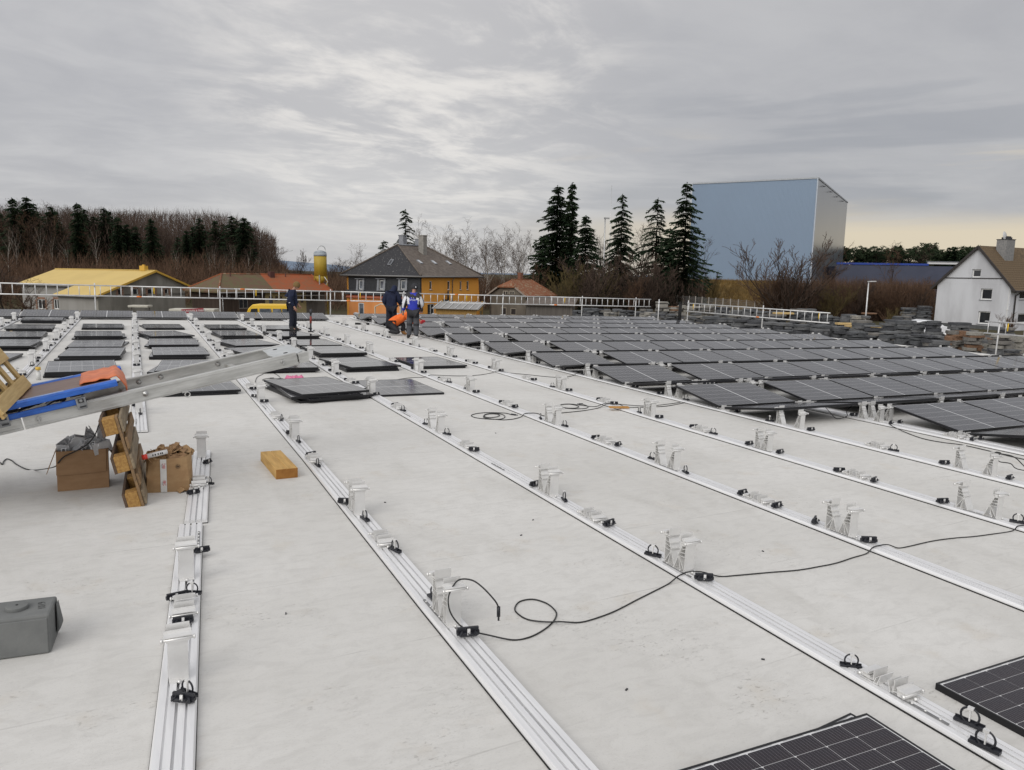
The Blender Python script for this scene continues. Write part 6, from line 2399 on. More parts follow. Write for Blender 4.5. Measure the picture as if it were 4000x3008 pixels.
p = gat(752, 76)
tr = thing('snack_trailer', 'cream snack trailer with a red lettered sign below the farm building', 'trailer', Matrix.Translation(p) @ Euler((0, 0, R_(-20))).to_matrix().to_4x4(), None, False)
ht = at(752, 1196, 76).z - p.z
M_CRT = nmat('cream trailer side', (0.55, 0.53, 0.45), (0.47, 0.45, 0.38), 1, .5)
b = MB()
b.box(0, 0, ht / 2, 4.4, 2.0, ht - .5)
b.build('body', M_CRT, tr, None, True, .06)
b = MB()
b.box(0, 0, 0, 2.15, .05, .46)
sg = b.build('sign_board', base_mat('dark red sign', (0.22, 0.012, 0.02), .45), tr, TR(.15, -1.12, ht - .42, 0, R_(-8), R_(-4)))
text('EURO D\u00d6NER & SNACK', .25, base_mat('white sign letters', (.62, .60, .58), .5), sg, on_front(0, -.03, 0), 'sign_lettering', .004)
wheels(tr, (-.4, .4), .95, .3)
p = at(540, 1196, 77)
g_ = gat(540, 77)
ab = thing('canopy', 'small cream canopy roof before the grey workshop gable', 'canopy', Matrix.Translation(g_) @ Euler((0, 0, R_(-24))).to_matrix().to_4x4(), None, False)
b = MB()
b.box(0, 0, p.z - g_.z, 2.0, 1.2, .22)
b.build('canopy_roof', M_CRT, ab, None, True, .03)
for s in (-1, 1):
    b = MB()
    b.box(s * .9, 0, (p.z - g_.z) / 2, .08, .08, p.z - g_.z)
    b.build('post', M_GBOARD, ab)

# ------------------------------------------------------------------ stacks of stone slabs
M_STN = [nmat('slate slab %d' % i, a, b_, 2.5, .9, 0, .2, .5, 9, (1, 1, 4), .35, .65, 6, 0, .03) for i, (a, b_) in enumerate((
    ((0.125, 0.13, 0.135), (0.075, 0.078, 0.082)), ((0.175, 0.18, 0.18), (0.10, 0.10, 0.105)), ((0.085, 0.088, 0.095), (0.055, 0.056, 0.06)),
    ((0.23, 0.22, 0.20), (0.14, 0.13, 0.12)), ((0.34, 0.325, 0.29), (0.22, 0.21, 0.185)), ((0.26, 0.145, 0.085), (0.15, 0.10, 0.07)), ((0.46, 0.30, 0.12), (0.3, 0.2, .1))))]
rr = random.Random(31)


def slab_mesh(k, mi):
    r = random.Random(k * 7 + 1)
    n = 9
    pts = []
    for i in range(n):
        a = 2 * math.pi * i / n
        e = 1 / max(abs(math.cos(a)), abs(math.sin(a)))
        pts.append((math.cos(a) * min(e, 1.22) * r.uniform(.42, .53), math.sin(a) * min(e, 1.22) * r.uniform(.42, .53)))
    b = MB()
    vs = [(x, y, r.uniform(-.06, .02)) for x, y in pts] + [(x * r.uniform(.93, 1.03), y * r.uniform(.93, 1.03), 1 + r.uniform(-.05, .05)) for x, y in pts]
    b.add(vs, [(i, (i + 1) % n, (i + 1) % n + n, i + n) for i in range(n)] + [tuple(range(n - 1, -1, -1)), tuple(range(n, 2 * n))])
    return b.mesh('stone_slab', [M_STN[mi]], 0, False)


SLABS = {(k, mi): slab_mesh(k, mi) for k in range(4) for mi in range(7)}
STK = []


def stack(px, depth, ytop, wpx, pal, desc, nmax=22):
    g = gat(px, depth)
    top = at(px, ytop, depth).z
    h_ = top - g.z
    wd = wpx * depth / FPX
    t = thing('stone_stack', desc, 'stone stack', Matrix.Translation(g) @ Euler((0, 0, R_(-26 + rr.uniform(-9, 9)))).to_matrix().to_4x4(), 'stacks of stone slabs beyond the roof', False)
    z = 0.0
    i = 0
    while z < h_ - .04 and i < nmax:
        th = rr.uniform(.06, .14) * max(1, h_ / 2.2)
        th = min(th, h_ - z + .01)
        mi = rr.choice(pal)
        # two slabs side by side per course now and then
        if rr.random() < .45:
            for s in (-1, 1):
                obj('stone_slab', SLABS[(rr.randrange(4), rr.choice(pal))], t, TR(s * wd * .25, rr.uniform(-.05, .05), z, rr.uniform(-.12, .12)) @ Matrix.Diagonal((wd * .52, wd * rr.uniform(.7, 1.0), th * .93, 1)))
        else:
            obj('stone_slab', SLABS[(rr.randrange(4), mi)], t, TR(rr.uniform(-.07, .07) * wd, rr.uniform(-.06, .06), z, rr.uniform(-.15, .15)) @ Matrix.Diagonal((wd * rr.uniform(.82, 1.08), wd * rr.uniform(.75, 1.0), th * .93, 1)))
        if rr.random() < .25:
            z += .05
        z += th
        i += 1
    return t


DK, GR, LT, WN = [0, 0, 2, 1], [0, 1, 1, 3, 2], [3, 4, 1, 4], [5, 3, 4, 5, 3]
sets = [
    # px, depth, ytop, width px, palette
    ('low stack of slate slabs before the spruces', [(2262, 74, 1213, 42, DK), (2312, 73, 1204, 60, DK), (2362, 74, 1208, 55, GR), (2385, 70, 1220, 40, LT), (2418, 74, 1206, 40, LT), (2452, 72, 1212, 52, DK), (2492, 72, 1216, 45, GR), (2530, 70, 1207, 46, LT), (2548, 67, 1220, 44, LT)]),
    ('pale mixed stack near the far right roof corner', [(2592, 64, 1179, 50, LT), (2580, 58, 1226, 55, GR), (2640, 64, 1197, 48, WN), (2645, 57, 1226, 62, GR), (2672, 66, 1193, 40, LT)]),
    ('slate stack behind the sloping guard rail', [(2725, 60, 1197, 52, LT), (2722, 52, 1236, 60, GR), (2772, 61, 1194, 50, LT), (2785, 53, 1236, 60, DK), (2828, 60, 1200, 56, GR), (2845, 50, 1243, 66, DK), (2885, 58, 1205, 58, GR), (2905, 48, 1244, 62, DK), (2940, 57, 1207, 56, DK),
                                                     (2962, 47, 1252, 66, GR), (2995, 55, 1216, 60, GR), (3022, 46, 1256, 66, DK), (3048, 54, 1212, 64, GR), (3072, 45, 1262, 62, GR), (3085, 44, 1290, 60, DK)]),
    ('tall slate stack between the guard rail and the street lamp', [(3128, 52, 1205, 62, GR), (3165, 53, 1207, 66, DK), (3150, 43, 1262, 66, DK), (3198, 50, 1222, 52, DK), (3232, 51, 1226, 58, GR), (3222, 42, 1270, 62, GR), (3262, 49, 1238, 58, DK), (3290, 49, 1238, 56, DK), (3300, 42, 1276, 64, DK), (3325, 48, 1228, 54, GR), (3352, 47, 1260, 50, DK), (3375, 46, 1234, 66, LT), (3382, 41, 1252, 76, GR), (3362, 39, 1292, 66, DK), (3425, 40, 1272, 66, DK), (3440, 38, 1300, 60, GR), (3462, 42, 1276, 52, DK)]),
    ('dark slate stack before the white car', [(3512, 40, 1248, 84, DK), (3540, 56, 1236, 58, GR), (3562, 39, 1246, 80, DK), (3495, 37, 1296, 70, GR), (3560, 36, 1302, 72, DK), (3610, 38, 1260, 42, GR), (3618, 35, 1304, 62, DK), (3665, 37, 1254, 56, DK), (3672, 34, 1312, 70, GR), (3700, 33, 1326, 66, GR)]),
    ('stack of square slabs at the end of the brown hedge', [(3565, 80, 1202, 56, GR), (3625, 79, 1196, 46, DK)]),
    ('rusty brown layered stack before the white house', [(3762, 36, 1291, 72, WN), (3768, 44, 1257, 68, GR), (3832, 35, 1296, 66, WN), (3812, 46, 1290, 50, GR), (3740, 33, 1316, 40, WN), (3875, 38, 1320, 46, WN)]),
    ('pale thick-slab stack at the right picture edge', [(3945, 33, 1310, 76, LT), (3955, 52, 1280, 56, GR), (3898, 34, 1330, 46, LT), (3990, 32, 1366, 50, GR), (4020, 34, 1312, 50, LT)]),
]
for desc, lst in sets:
    lst = sorted(lst)
    for i, (px, d, yt, wd, pal) in enumerate(lst):
        stack(px, d, yt, wd, pal, '%s, %s from the left' % (desc, nth(i)))
for i, (px, d, yt, l_, mi) in enumerate(((3322, 45, 1262, 1.7, 6), (3370, 42, 1273, 1.9, 6), (3395, 66, 1222, 1.2, 5), (3060, 50, 1221, 1.3, 6))):
    p = at(px, yt, d)
    b = MB()
    b.box(0, 0, -.05, l_, .5, .12)
    tag(b.build('timber_baulk', M_FRESH2 if mi == 6 else M_STN[5], None, Matrix.Translation(p) @ Euler((0, 0, -.45)).to_matrix().to_4x4(), False, .02), 'yellowish timber baulk lying on the slate stacks, %s from the left' % nth((1, 2, 3, 0)[i]), 'timber')

# ------------------------------------------------------------------ vegetation meshes
def bark(name, a, b_):
    return nmat(name, a, b_, 3, .95, 0, .1, 0, None, (1, 1, .3))


M_BARK = bark('dark bark', (0.046, 0.034, 0.027), (0.028, 0.022, 0.018))
M_TWIG = bark('brown twigs', (0.105, 0.074, 0.058), (0.072, 0.052, 0.042))
M_TWIGR = bark('reddish twigs', (0.135, 0.082, 0.052), (0.088, 0.056, 0.040))
M_TWIGO = bark('olive twigs', (0.15, 0.115, 0.05), (0.10, 0.08, 0.04))
M_BIRCH = nmat('birch bark', (0.42, 0.38, 0.33), (0.10, 0.085, 0.07), 1.6, .9, 0, .1, 0, None, (1, 1, 3), .52, .62)
M_NEED = nmat('spruce needles', (0.016, 0.030, 0.016), (0.030, 0.046, 0.022), .7, .9, 0, .1)
M_NEED2 = nmat('pine needles', (0.026, 0.042, 0.022), (0.042, 0.056, 0.028), .7, .9, 0, .1)
M_LARCH = nmat('russet twigs', (0.13, 0.066, 0.026), (0.09, 0.05, 0.022), .7, .9, 0, .1)


def rot_about(v, axis, ang):
    return v * math.cos(ang) + np.cross(axis, v) * math.sin(ang) + axis * (axis @ v) * (1 - math.cos(ang))


class Twigs:
    def __init__(self):
        self.segs = []

    def seg(self, p, q, r0, r1, m=0):
        self.segs.append((*p, *q, r0, r1, m))

    def mesh(self, name, mats):
        s = np.array(self.segs)
        p, q, r0, r1, m = s[:, 0:3], s[:, 3:6], s[:, 6:7], s[:, 7:8], s[:, 8]
        d = q - p
        d /= np.linalg.norm(d, axis=1, keepdims=True) + 1e-9
        ref = np.where(np.abs(d[:, 2:3]) < .9, np.array([[0, 0, 1.]]), np.array([[1., 0, 0]]))
        a = np.cross(d, ref)
        a /= np.linalg.norm(a, axis=1, keepdims=True) + 1e-9
        c = np.cross(d, a)
        V = []
        for k in range(3):
            an = 2 * math.pi * k / 3
            V.append(p + (a * math.cos(an) + c * math.sin(an)) * r0)
        for k in range(3):
            an = 2 * math.pi * k / 3
            V.append(q + (a * math.cos(an) + c * math.sin(an)) * r1)
        V = np.stack(V, 1).reshape(-1, 3)
        base = (np.arange(len(s)) * 6)[:, None]
        F = np.concatenate([base + np.array([[0, 1, 4, 3]]), base + np.array([[1, 2, 5, 4]]), base + np.array([[2, 0, 3, 5]])], 0)
        return np_mesh(name, V, F, mats, True, np.tile(m, 3))


def bare_tree(seed, h, spread=.35, fork=.35, levels=5, droop=0.0, trunk_r=None, upward=.55, mats=None, stems=1, twig=.012, kids=(5, 5, 4, 4), white=False):
    """a leafless tree: trunk and limbs in one mesh, the fine crown in another"""
    r = np.random.RandomState(seed)
    T, W = Twigs(), Twigs()
    tr_ = trunk_r or h * .014

    def grow(p, d, ln, rad, lev):
        n = 4 if lev == 0 else 3
        pts = [p]
        for i in range(n):
            d = d + r.normal(0, .07 + .05 * lev, 3) + np.array([0, 0, (.06 if lev else .02) - droop * lev * .09])
            d /= np.linalg.norm(d)
            pts.append(pts[-1] + d * ln / n)
        for i in range(n):
            ra = rad * (1 - .7 * i / n)
            rb = rad * (1 - .7 * (i + 1) / n)
            (T if lev <= 1 else W).seg(pts[i], pts[i + 1], max(ra, twig), max(rb, twig * .8), 0)
        if lev >= levels - 1:
            return
        k = kids[min(lev, len(kids) - 1)]
        for j in range(k):
            t = fork + (1 - fork) * (j + r.rand()) / k if lev == 0 else .25 + .75 * (j + r.rand()) / k
            i = min(int(t * n), n - 1)
            q = pts[i] + (pts[i + 1] - pts[i]) * (t * n - i)
            ax = np.cross(d, r.normal(0, 1, 3))
            ax /= np.linalg.norm(ax) + 1e-9
            nd = rot_about(d, ax, spread * r.uniform(1.0, 2.0))
            nd = nd + np.array([0, 0, upward * .35])
            nd /= np.linalg.norm(nd)
            grow(q, nd, ln * r.uniform(.36, .56) * (1.15 - .4 * t if lev == 0 else 1), rad * .5 * (1.1 - .5 * t), lev + 1)

    for s in range(stems):
        d0 = np.array([r.normal(0, .05 + .22 * (stems > 1)), r.normal(0, .05 + .22 * (stems > 1)), 1.0])
        d0 /= np.linalg.norm(d0)
        grow(np.array([r.normal(0, .12 * (stems > 1)), r.normal(0, .12 * (stems > 1)), -.2]), d0, h * (.95 if stems == 1 else r.uniform(.7, .95)), tr_, 0)
    return T.mesh('trunk', [mats[0]]), W.mesh('crown', [mats[1]])


def spruce(seed, h, rad, whorls=34, dens=1.0, bare=0.06, mat=None, droop=.25):
    r = np.random.RandomState(seed)
    T = Twigs()
    n = 8
    for i in range(n):
        T.seg((0, 0, h * i / n - .2), (0, 0, h * (i + 1) / n - .2), .017 * h * (1 - i / n) + .02, .017 * h * (1 - (i + 1) / n) + .02)
    tri = []
    lob = r.uniform(.75, 1.25, 12)
    for w_ in range(whorls):
        t = bare + (1 - bare) * (w_ + r.rand() * .6) / whorls
        z = h * t
        R0 = rad * (1 - t) ** .66 * (1 + .14 * math.sin(w_ * 1.7 + seed)) + .12
        nb = max(4, int((5 + 5 * (1 - t)) * dens))
        a0 = r.rand() * 6.28
        for k in range(nb):
            a = a0 + 6.283 * k / nb + r.normal(0, .22)
            z = h * min(.985, max(bare, t + r.normal(0, .85) / whorls))
            dr = droop * r.uniform(.6, 1.5)
            L_ = R0 * r.uniform(.58, 1.22) * lob[int(a / .5236) % 12]
            if r.rand() < .05:
                continue
            dirh = np.array([math.cos(a), math.sin(a), 0])
            side = np.array([-math.sin(a), math.cos(a), 0])
            m = max(4, int(L_ / .21))
            for i in range(m):
                s = (i + .6) / m
                p = dirh * L_ * s + np.array([0, 0, z + L_ * (.16 * s - dr * 1.6 * s * s + .22 * max(0, s - .7))])
                wdt = (.52 * (1 - .55 * s) * min(1, L_ / 1.2) + .16) * r.uniform(.7, 1.25)
                for sg in (-1, 1):
                    tip = p + dirh * (.34 * r.uniform(.6, 1.4)) + side * sg * wdt * r.uniform(.8, 1.4) + np.array([0, 0, -r.uniform(.05, .42)])
                    tri.append((p - dirh * .15, p + dirh * .20 + np.array([0, 0, .05]), tip))
                if r.rand() < .75:
                    tip = p + np.array([r.normal(0, .08), r.normal(0, .08), -r.uniform(.22, .55)]) + dirh * .05
                    tri.append((p + side * .09, p - side * .09, tip))
            tri.append((dirh * L_ * .96 + np.array([0, 0, z + L_ * (.10 - droop * 1.4)]) + side * .05, dirh * L_ * .9 + np.array([0, 0, z + L_ * (.14 - droop * 1.3)]) - side * .07, dirh * (L_ * 1.07 + .1) + np.array([0, 0, z + L_ * (.16 - droop * 1.4)])))
            T.seg((0, 0, z), tuple(dirh * L_ * .7 + np.array([0, 0, z + L_ * (.11 - droop * .78)])), .035, .012)
    for i in range(14):     # leading shoot
        a = r.rand() * 6.28
        q = np.array([0, 0, h * (.955 + .045 * i / 14)])
        tri.append((q, q + np.array([0, 0, .15]), q + np.array([math.cos(a) * .22, math.sin(a) * .22, -.02])))
    tri = np.array(tri)
    V = tri.reshape(-1, 3)
    F = np.arange(len(V)).reshape(-1, 3)
    return T.mesh('trunk', [M_BARK]), np_mesh('crown', V, F, [mat or M_NEED])


def pine_mesh(seed, h):
    r = np.random.RandomState(seed)
    T = Twigs()
    n = 7
    x = y = 0.0
    tri = []
    pts = []
    for i in range(n + 1):
        pts.append(np.array([x, y, h * i / n - .2]))
        x += r.normal(0, .12)
        y += r.normal(0, .12)
    for i in range(n):
        T.seg(pts[i], pts[i + 1], .016 * h * (1 - .8 * i / n), .016 * h * (1 - .8 * (i + 1) / n))
    for k in range(30):
        t = r.uniform(.42, 1.0)
        i = min(int(t * n), n - 1)
        p = pts[i] + (pts[i + 1] - pts[i]) * (t * n - i)
        a = r.rand() * 6.28
        L_ = h * .22 * (1.25 - t) + .5
        q = p + np.array([math.cos(a) * L_, math.sin(a) * L_, L_ * r.uniform(.05, .5)])
        T.seg(p, q, .05, .02)
        for c in range(3):
            cc = p + (q - p) * (.55 + .25 * c) + r.normal(0, .25, 3)
            for j in range(26):
                v = r.normal(0, 1, 3)
                v /= np.linalg.norm(v)
                o_ = cc + v * r.uniform(.1, .65) * np.array([1, 1, .6])
                u = r.normal(0, .22, 3)
                w_ = r.normal(0, .22, 3)
                tri.append((o_, o_ + u, o_ + w_))
    V = np.array(tri).reshape(-1, 3)
    return T.mesh('trunk', [M_BARK]), np_mesh('crown', V, np.arange(len(V)).reshape(-1, 3), [M_NEED2])


ME_SPR = [spruce(1, 19, 4.7, 50, 1.25), spruce(2, 19, 4.5, 42, 1.05, .05, None, .30), spruce(3, 17, 4.0, 27, .74, .16, None, .32), spruce(4, 17, 1.4, 42, .9, .25), spruce(5, 15, 3.7, 40, 1.1)]
ME_PIN = [pine_mesh(6, 15), pine_mesh(9, 14)]
ME_BIR = [bare_tree(11 + i, 15, .30, .34, 5, .30, .13, .5, (M_BIRCH, M_TWIG), 1, .013, (9, 5, 4, 3)) for i in range(3)]
ME_BAR = [bare_tree(31 + i, 14, .42, .28, 5, .0, .20, .6, (M_BARK, M_TWIG), 1, .014, (8, 5, 4, 4)) for i in range(3)]
ME_RED = [bare_tree(51 + i, 10, .36, .15, 5, .0, .10, .75, (M_BARK, M_TWIGR), 1, .014, (9, 5, 4, 3)) for i in range(2)]
ME_BSH = [bare_tree(61, 5, .34, .10, 4, .0, .06, .8, (M_BARK, M_TWIG), 6, .013, (7, 5, 4)), bare_tree(62, 5, .36, .10, 4, .0, .05, .8, (M_TWIGO, M_TWIGO), 6, .013, (7, 5, 4)), bare_tree(63, 5, .34, .10, 4, .0, .05, .8, (M_TWIGR, M_TWIGR), 6, .013, (7, 5, 4))]
ME_POP = bare_tree(71, 9, .16, .12, 5, .0, .12, 1.0, (M_BARK, M_TWIG), 1, .016, (12, 5, 4, 3))
PLANTS = []


TALL = {}


def tall(me):
    if me.name not in TALL:
        co = np.empty(len(me.vertices) * 3, dtype=np.float32)
        me.vertices.foreach_get('co', co)
        TALL[me.name] = float(np.percentile(co[2::3], 99.6))
    return TALL[me.name]


def plant(name, me, px, depth, ytop, href, wscale=1.0, cat='tree', ybase=None, label=None, group=None):
    g = gat(px, depth)
    if ybase is not None:
        g.z = at(px, ybase, depth).z
    h_ = at(px, ytop, depth).z - g.z
    real = tall(me[1])
    s = max(.12, h_ / real)
    wscale *= real / href
    t = thing(name, label, cat, Matrix.Translation(g) @ Euler((0, 0, rr.uniform(0, 6.28))).to_matrix().to_4x4() @ Matrix.Diagonal((s * wscale, s * wscale, s, 1)), group, False)
    obj('trunk', me[0], t)
    obj('crown', me[1], t)
    PLANTS.append((px, t))
    return t


# the big spruces in the middle
plant('spruce_tree', ME_SPR[0], 2172, 122, 737, 19, 1.12, label='broad dark spruce, tallest of the left clump beside the cottage roof')
plant('spruce_tree', ME_SPR[3], 2228, 121, 720, 17, 1.1, label='very slender dark spruce rising right beside the broad left spruce')
plant('spruce_tree', ME_SPR[4], 2283, 119, 853, 15, 1.05, label='lower spruce at the right foot of the left clump')
plant('spruce_tree', ME_SPR[4], 2120, 124, 930, 15, 1.1, label='low spruce filling the left foot of the left clump')
plant('spruce_tree', ME_SPR[1], 2422, 122, 768, 19, .92, label='dark spruce standing alone in the middle of the group')
plant('spruce_tree', ME_SPR[2], 2558, 124, 782, 17, 1.12, label='thin see-through spruce just left of the rightmost one')
plant('spruce_tree', ME_SPR[1], 2668, 118, 724, 19, 1.08, label='rightmost large spruce, overlapping the pale blue warehouse')
plant('spruce_tree', ME_SPR[4], 2610, 121, 900, 15, 1.2, label='low dark spruce between the two right-hand spruces')
plant('spruce_tree', ME_SPR[2], 1585, 128, 826, 17, 1.0, label='gappy spruce rising behind the orange house ridge')
plant('spruce_tree', ME_SPR[2], 1500, 130, 945, 17, 1.3, label='lower spruce half hidden by the slate roof hip')
# bare bushes among them
for i, (px, d, yt, k, ws) in enumerate(((2085, 108, 1030, 2, .8), (2205, 104, 1060, 1, .8), (2240, 106, 1030, 1, .8), (2290, 103, 1010, 0, 1.1), (2330, 108, 990, 0, 1.2), (2375, 112, 1040, 1, .9), (2478, 112, 985, 0, 1.2), (2462, 106, 1060, 2, .9), (2530, 108, 1020, 0, 1.1), (2590, 112, 1050, 0, 1.0), (2745, 126, 1050, 2, 1.0), (2790, 128, 1076, 1, .9))):
    plant('bare_bush', ME_BSH[k], px, d, yt, 5, ws, 'bush', label='%s bare bush from the left at the feet of the spruces' % nth(i), group='bare bushes under the spruces')
for i, (px, d, yt) in enumerate(((2330, 134, 905), (2480, 134, 850), (2510, 132, 875), (2365, 136, 935), (2700, 135, 930))):
    plant('bare_tree', ME_BAR[i % 3], px, d, yt, 14, .8, label='%s bare tree from the left behind the spruce group' % nth((0, 2, 3, 1, 4)[i]), group='bare trees behind the spruces')
# birches right of the orange house
for i, (px, d, yt) in enumerate(((1668, 125, 846), (1700, 130, 872), (1738, 122, 880), (1775, 128, 890), (1822, 124, 862), (1858, 128, 905), (1892, 122, 898), (1920, 126, 890), (1948, 130, 892), (1975, 124, 885), (2003, 126, 880), (2030, 122, 896), (2052, 126, 918), (1790, 134, 930), (1880, 136, 930))):
    pass
bl = sorted(((1668, 125, 846), (1700, 130, 872), (1738, 122, 880), (1775, 128, 890), (1822, 124, 862), (1858, 128, 905), (1892, 122, 898), (1920, 126, 890), (1948, 130, 892), (1975, 124, 885), (2003, 126, 880), (2030, 122, 896), (2052, 126, 918), (1790, 134, 930), (1880, 136, 930)))
for i, (px, d, yt) in enumerate(bl):
    plant('birch_tree', ME_BIR[i % 3], px, d, yt, 15, .95, label='%s leafless birch from the left between orange house and spruces' % nth(i), group='birches right of the orange house')
plant('birch_tree', ME_BIR[1], 1422, 135, 950, 15, 1.1, label='leafless birch seen left of the slate roof hip')
# trees between silo and orange house
for i, (px, d, yt, k) in enumerate(((1290, 150, 1020, 0), (1302, 140, 1014, 1), (1325, 150, 1024, 2), (1345, 145, 1012, 0), (1372, 140, 1006, 1), (1390, 142, 1010, 2), (1452, 140, 1000, 0), (1478, 142, 1004, 1))):
    plant('bare_tree', ME_BAR[k], px, d, yt, 14, 1.3, label='%s low bare tree from the left between silo and slate roof' % nth(i), group='bare trees right of the silo')
plant('poplar_tree', ME_POP, 1153, 128, 976, 9, 1.0, label='small bare broom-shaped poplar standing alone left of the silo')
# the right hand hedge and shrubs
plant('bare_tree', ME_BSH[0], 3082, 88, 930, 5, 1.15, 'bush', label='large bare fan-shaped shrub before the warehouse corner')
plant('bare_tree', ME_BSH[2], 3010, 92, 1010, 5, 1.2, 'bush', label='smaller bare shrub left of the large fan-shaped one')
plant('bare_tree', ME_RED[0], 3216, 100, 950, 10, .9, label='reddish bare tree by the right corner of the warehouse')
plant('bare_tree', ME_RED[1], 3492, 100, 958, 10, .75, label='reddish bare tree standing up out of the brown hedge')
plant('bare_bush', ME_BSH[2], 3970, 70, 1222, 5, 1.1, 'bush', label='reddish bush at the white house corner by the downpipe')
plant('bare_bush', ME_BSH[1], 3498, 62, 1200, 5, .7, 'bush', label='small bush by the road left of the white car')
hed = []
for i in range(20):
    hed.append((3040 + i * 31 + rr.uniform(-8, 8), 92 + rr.uniform(-3, 5), 1105 + rr.uniform(-28, 22), rr.choice((0, 2, 2, 1))))
for i, (px, d, yt, k) in enumerate(sorted(hed)):
    plant('bare_bush', ME_BSH[k], px, d, yt, 5, 1.25, 'bush', label='%s bush from the left in the brown hedge beyond the stone stacks' % nth(i), group='bushes of the brown hedge')
# distant wood on the right
far = []
for i in range(58):
    px = 3225 + i * 10.5 + rr.uniform(-5, 5)
    far.append((px, 262 + rr.uniform(-10, 14), 975 + rr.uniform(-14, 18) - (14 if 3540 < px < 3640 else 0), rr.choice(('p', 'p', 's', 'b', 'p', 'p'))))
kinds = {'p': ('pine_tree', ME_PIN, 15, 1.35, 'dark pine'), 's': ('spruce_tree', ME_SPR[:1] + ME_SPR[4:], 17, 1.2, 'dark spruce'), 'b': ('bare_tree', ME_BAR, 14, 1.2, 'bare brown tree'), 'r': ('bare_tree', ME_RED, 10, 1.2, 'reddish bare tree')}
cnt = {}
for px, d, yt, k in sorted(far):
    nm, ms_, hr, ws, word = kinds[k]
    i = cnt[k] = cnt.get(k, -1) + 1
    plant(nm, rr.choice(ms_), px, d, yt, hr, ws, label='%s %s from the left in the far wood beyond the blue stripe' % (nth(i), word), group='trees of the far right wood')

# the wood on the left rise: skyline heights read off along the photograph
sky = [(-60, 790), (0, 800), (50, 792), (100, 778), (140, 784), (200, 782), (250, 800), (300, 806), (340, 802), (400, 806), (450, 812), (500, 822), (560, 818), (600, 824), (640, 846), (670, 880), (690, 905), (712, 915), (740, 884), (765, 864), (790, 858), (830, 872), (860, 868), (890, 858), (912, 850), (940, 858), (965, 852), (995, 862), (1025, 880), (1050, 910), (1070, 945), (1088, 990)]


def skyline(px):
    for (x0, y0), (x1, y1) in zip(sky, sky[1:]):
        if px <= x1:
            return y0 + (y1 - y0) * (px - x0) / (x1 - x0)
    return 1000


wood = []
conif = ((70, 782), (125, 776), (150, 800), (215, 812), (232, 830), (318, 802), (345, 822), (420, 818), (440, 830), (505, 880), (540, 890), (760, 890), (786, 856), (800, 880), (848, 866), (880, 880), (912, 848), (930, 864), (958, 856), (975, 870), (700, 930), (735, 905), (600, 860), (20, 840), (380, 850), (470, 855))
for px, yt in conif:
    wood.append((px, 143 + rr.uniform(-3, 7), yt, 's'))
px = -50
while px < 1090:
    wood.append((px, 172 + rr.uniform(-6, 12), skyline(px) + rr.uniform(-4, 14), 'b'))
    px += rr.uniform(17, 27)
for i in range(30):
    px = rr.uniform(-40, 1075)
    wood.append((px, 150 + rr.uniform(-8, 8), skyline(px) + rr.uniform(40, 110), rr.choice(('r', 'b', 'r', 'r', 's'))))
for px, yt in ((28, 850), (60, 860), (160, 862), (195, 866), (212, 900), (280, 900), (312, 870), (375, 872), (428, 940), (500, 985), (528, 965), (590, 935), (648, 905), (750, 930), (770, 950), (812, 940), (872, 960), (897, 930), (918, 925), (970, 935), (1005, 955), (1035, 960), (340, 900), (700, 945), (855, 930)):
    wood.append((px, 138 + rr.uniform(-6, 6), yt, 'w'))
k2 = dict(kinds)
k2['s'] = ('spruce_tree', ME_SPR[:2] + ME_SPR[4:], 18.5, 1.2, 'dark spruce')
k2['b'] = ('bare_tree', ME_BAR, 14, 1.15, 'tall bare tree')
k2['w'] = ('birch_tree', ME_BIR, 15, .75, 'white-stemmed birch')
cnt = {}
for px, d, yt, k in sorted(wood):
    nm, ms_, hr, ws, word = k2[k]
    i = cnt[k] = cnt.get(k, -1) + 1
    plant(nm, rr.choice(ms_), px, d, yt, hr, ws, label='%s %s from the left in the wood on the left rise' % (nth(i), word), group='trees of the wood on the left rise')
plant('bare_tree', ME_BAR[0], 20, 66, 985, 14, 1.5, label='spreading bare tree at the left edge, reaching over the yellow roof')
plant('bare_tree', ME_BAR[2], 105, 72, 1075, 14, 2.2, label='low bare tree with branches across the yellow roof corner')
plant('bare_bush', ME_BSH[2], 40, 68, 1120, 5, 1.6, 'bush', label='bare bush below the spreading tree at the left edge')


def brush(name, n, pick, mat, label, seed, ln=(.8, 2.2), wd=.03, lean=.35):
    """undergrowth nobody could count: upright bent twigs, one mesh"""
    r = np.random.RandomState(seed)
    base = np.array([pick(r) for _ in range(n)])
    l_ = r.uniform(ln[0], ln[1], (n, 1))
    d = np.concatenate([r.normal(0, lean, (n, 2)), np.ones((n, 1))], 1)
    d /= np.linalg.norm(d, axis=1, keepdims=True)
    side = np.cross(d, r.normal(0, 1, (n, 3)))
    side /= np.linalg.norm(side, axis=1, keepdims=True) + 1e-9
    V = np.stack([base - side * wd, base + side * wd, base + d * l_ + r.normal(0, .15, (n, 3))], 1).reshape(-1, 3)
    me = np_mesh(name, V, np.arange(3 * n).reshape(-1, 3), [mat])
    o = obj(name, me, None, None, False)
    return tag(o, label, 'undergrowth', None, 'stuff')


def area(px0, px1, d0, d1, hmax):
    def f(r):
        px = r.uniform(px0, px1)
        d = r.uniform(d0, d1)
        q = CAM + ray(px, 1060) * (d / ray(px, 1060).dot(FWD))
        return (q.x, q.y, gz(q.x, q.y) + hmax * r.rand() ** 1.4)
    return f


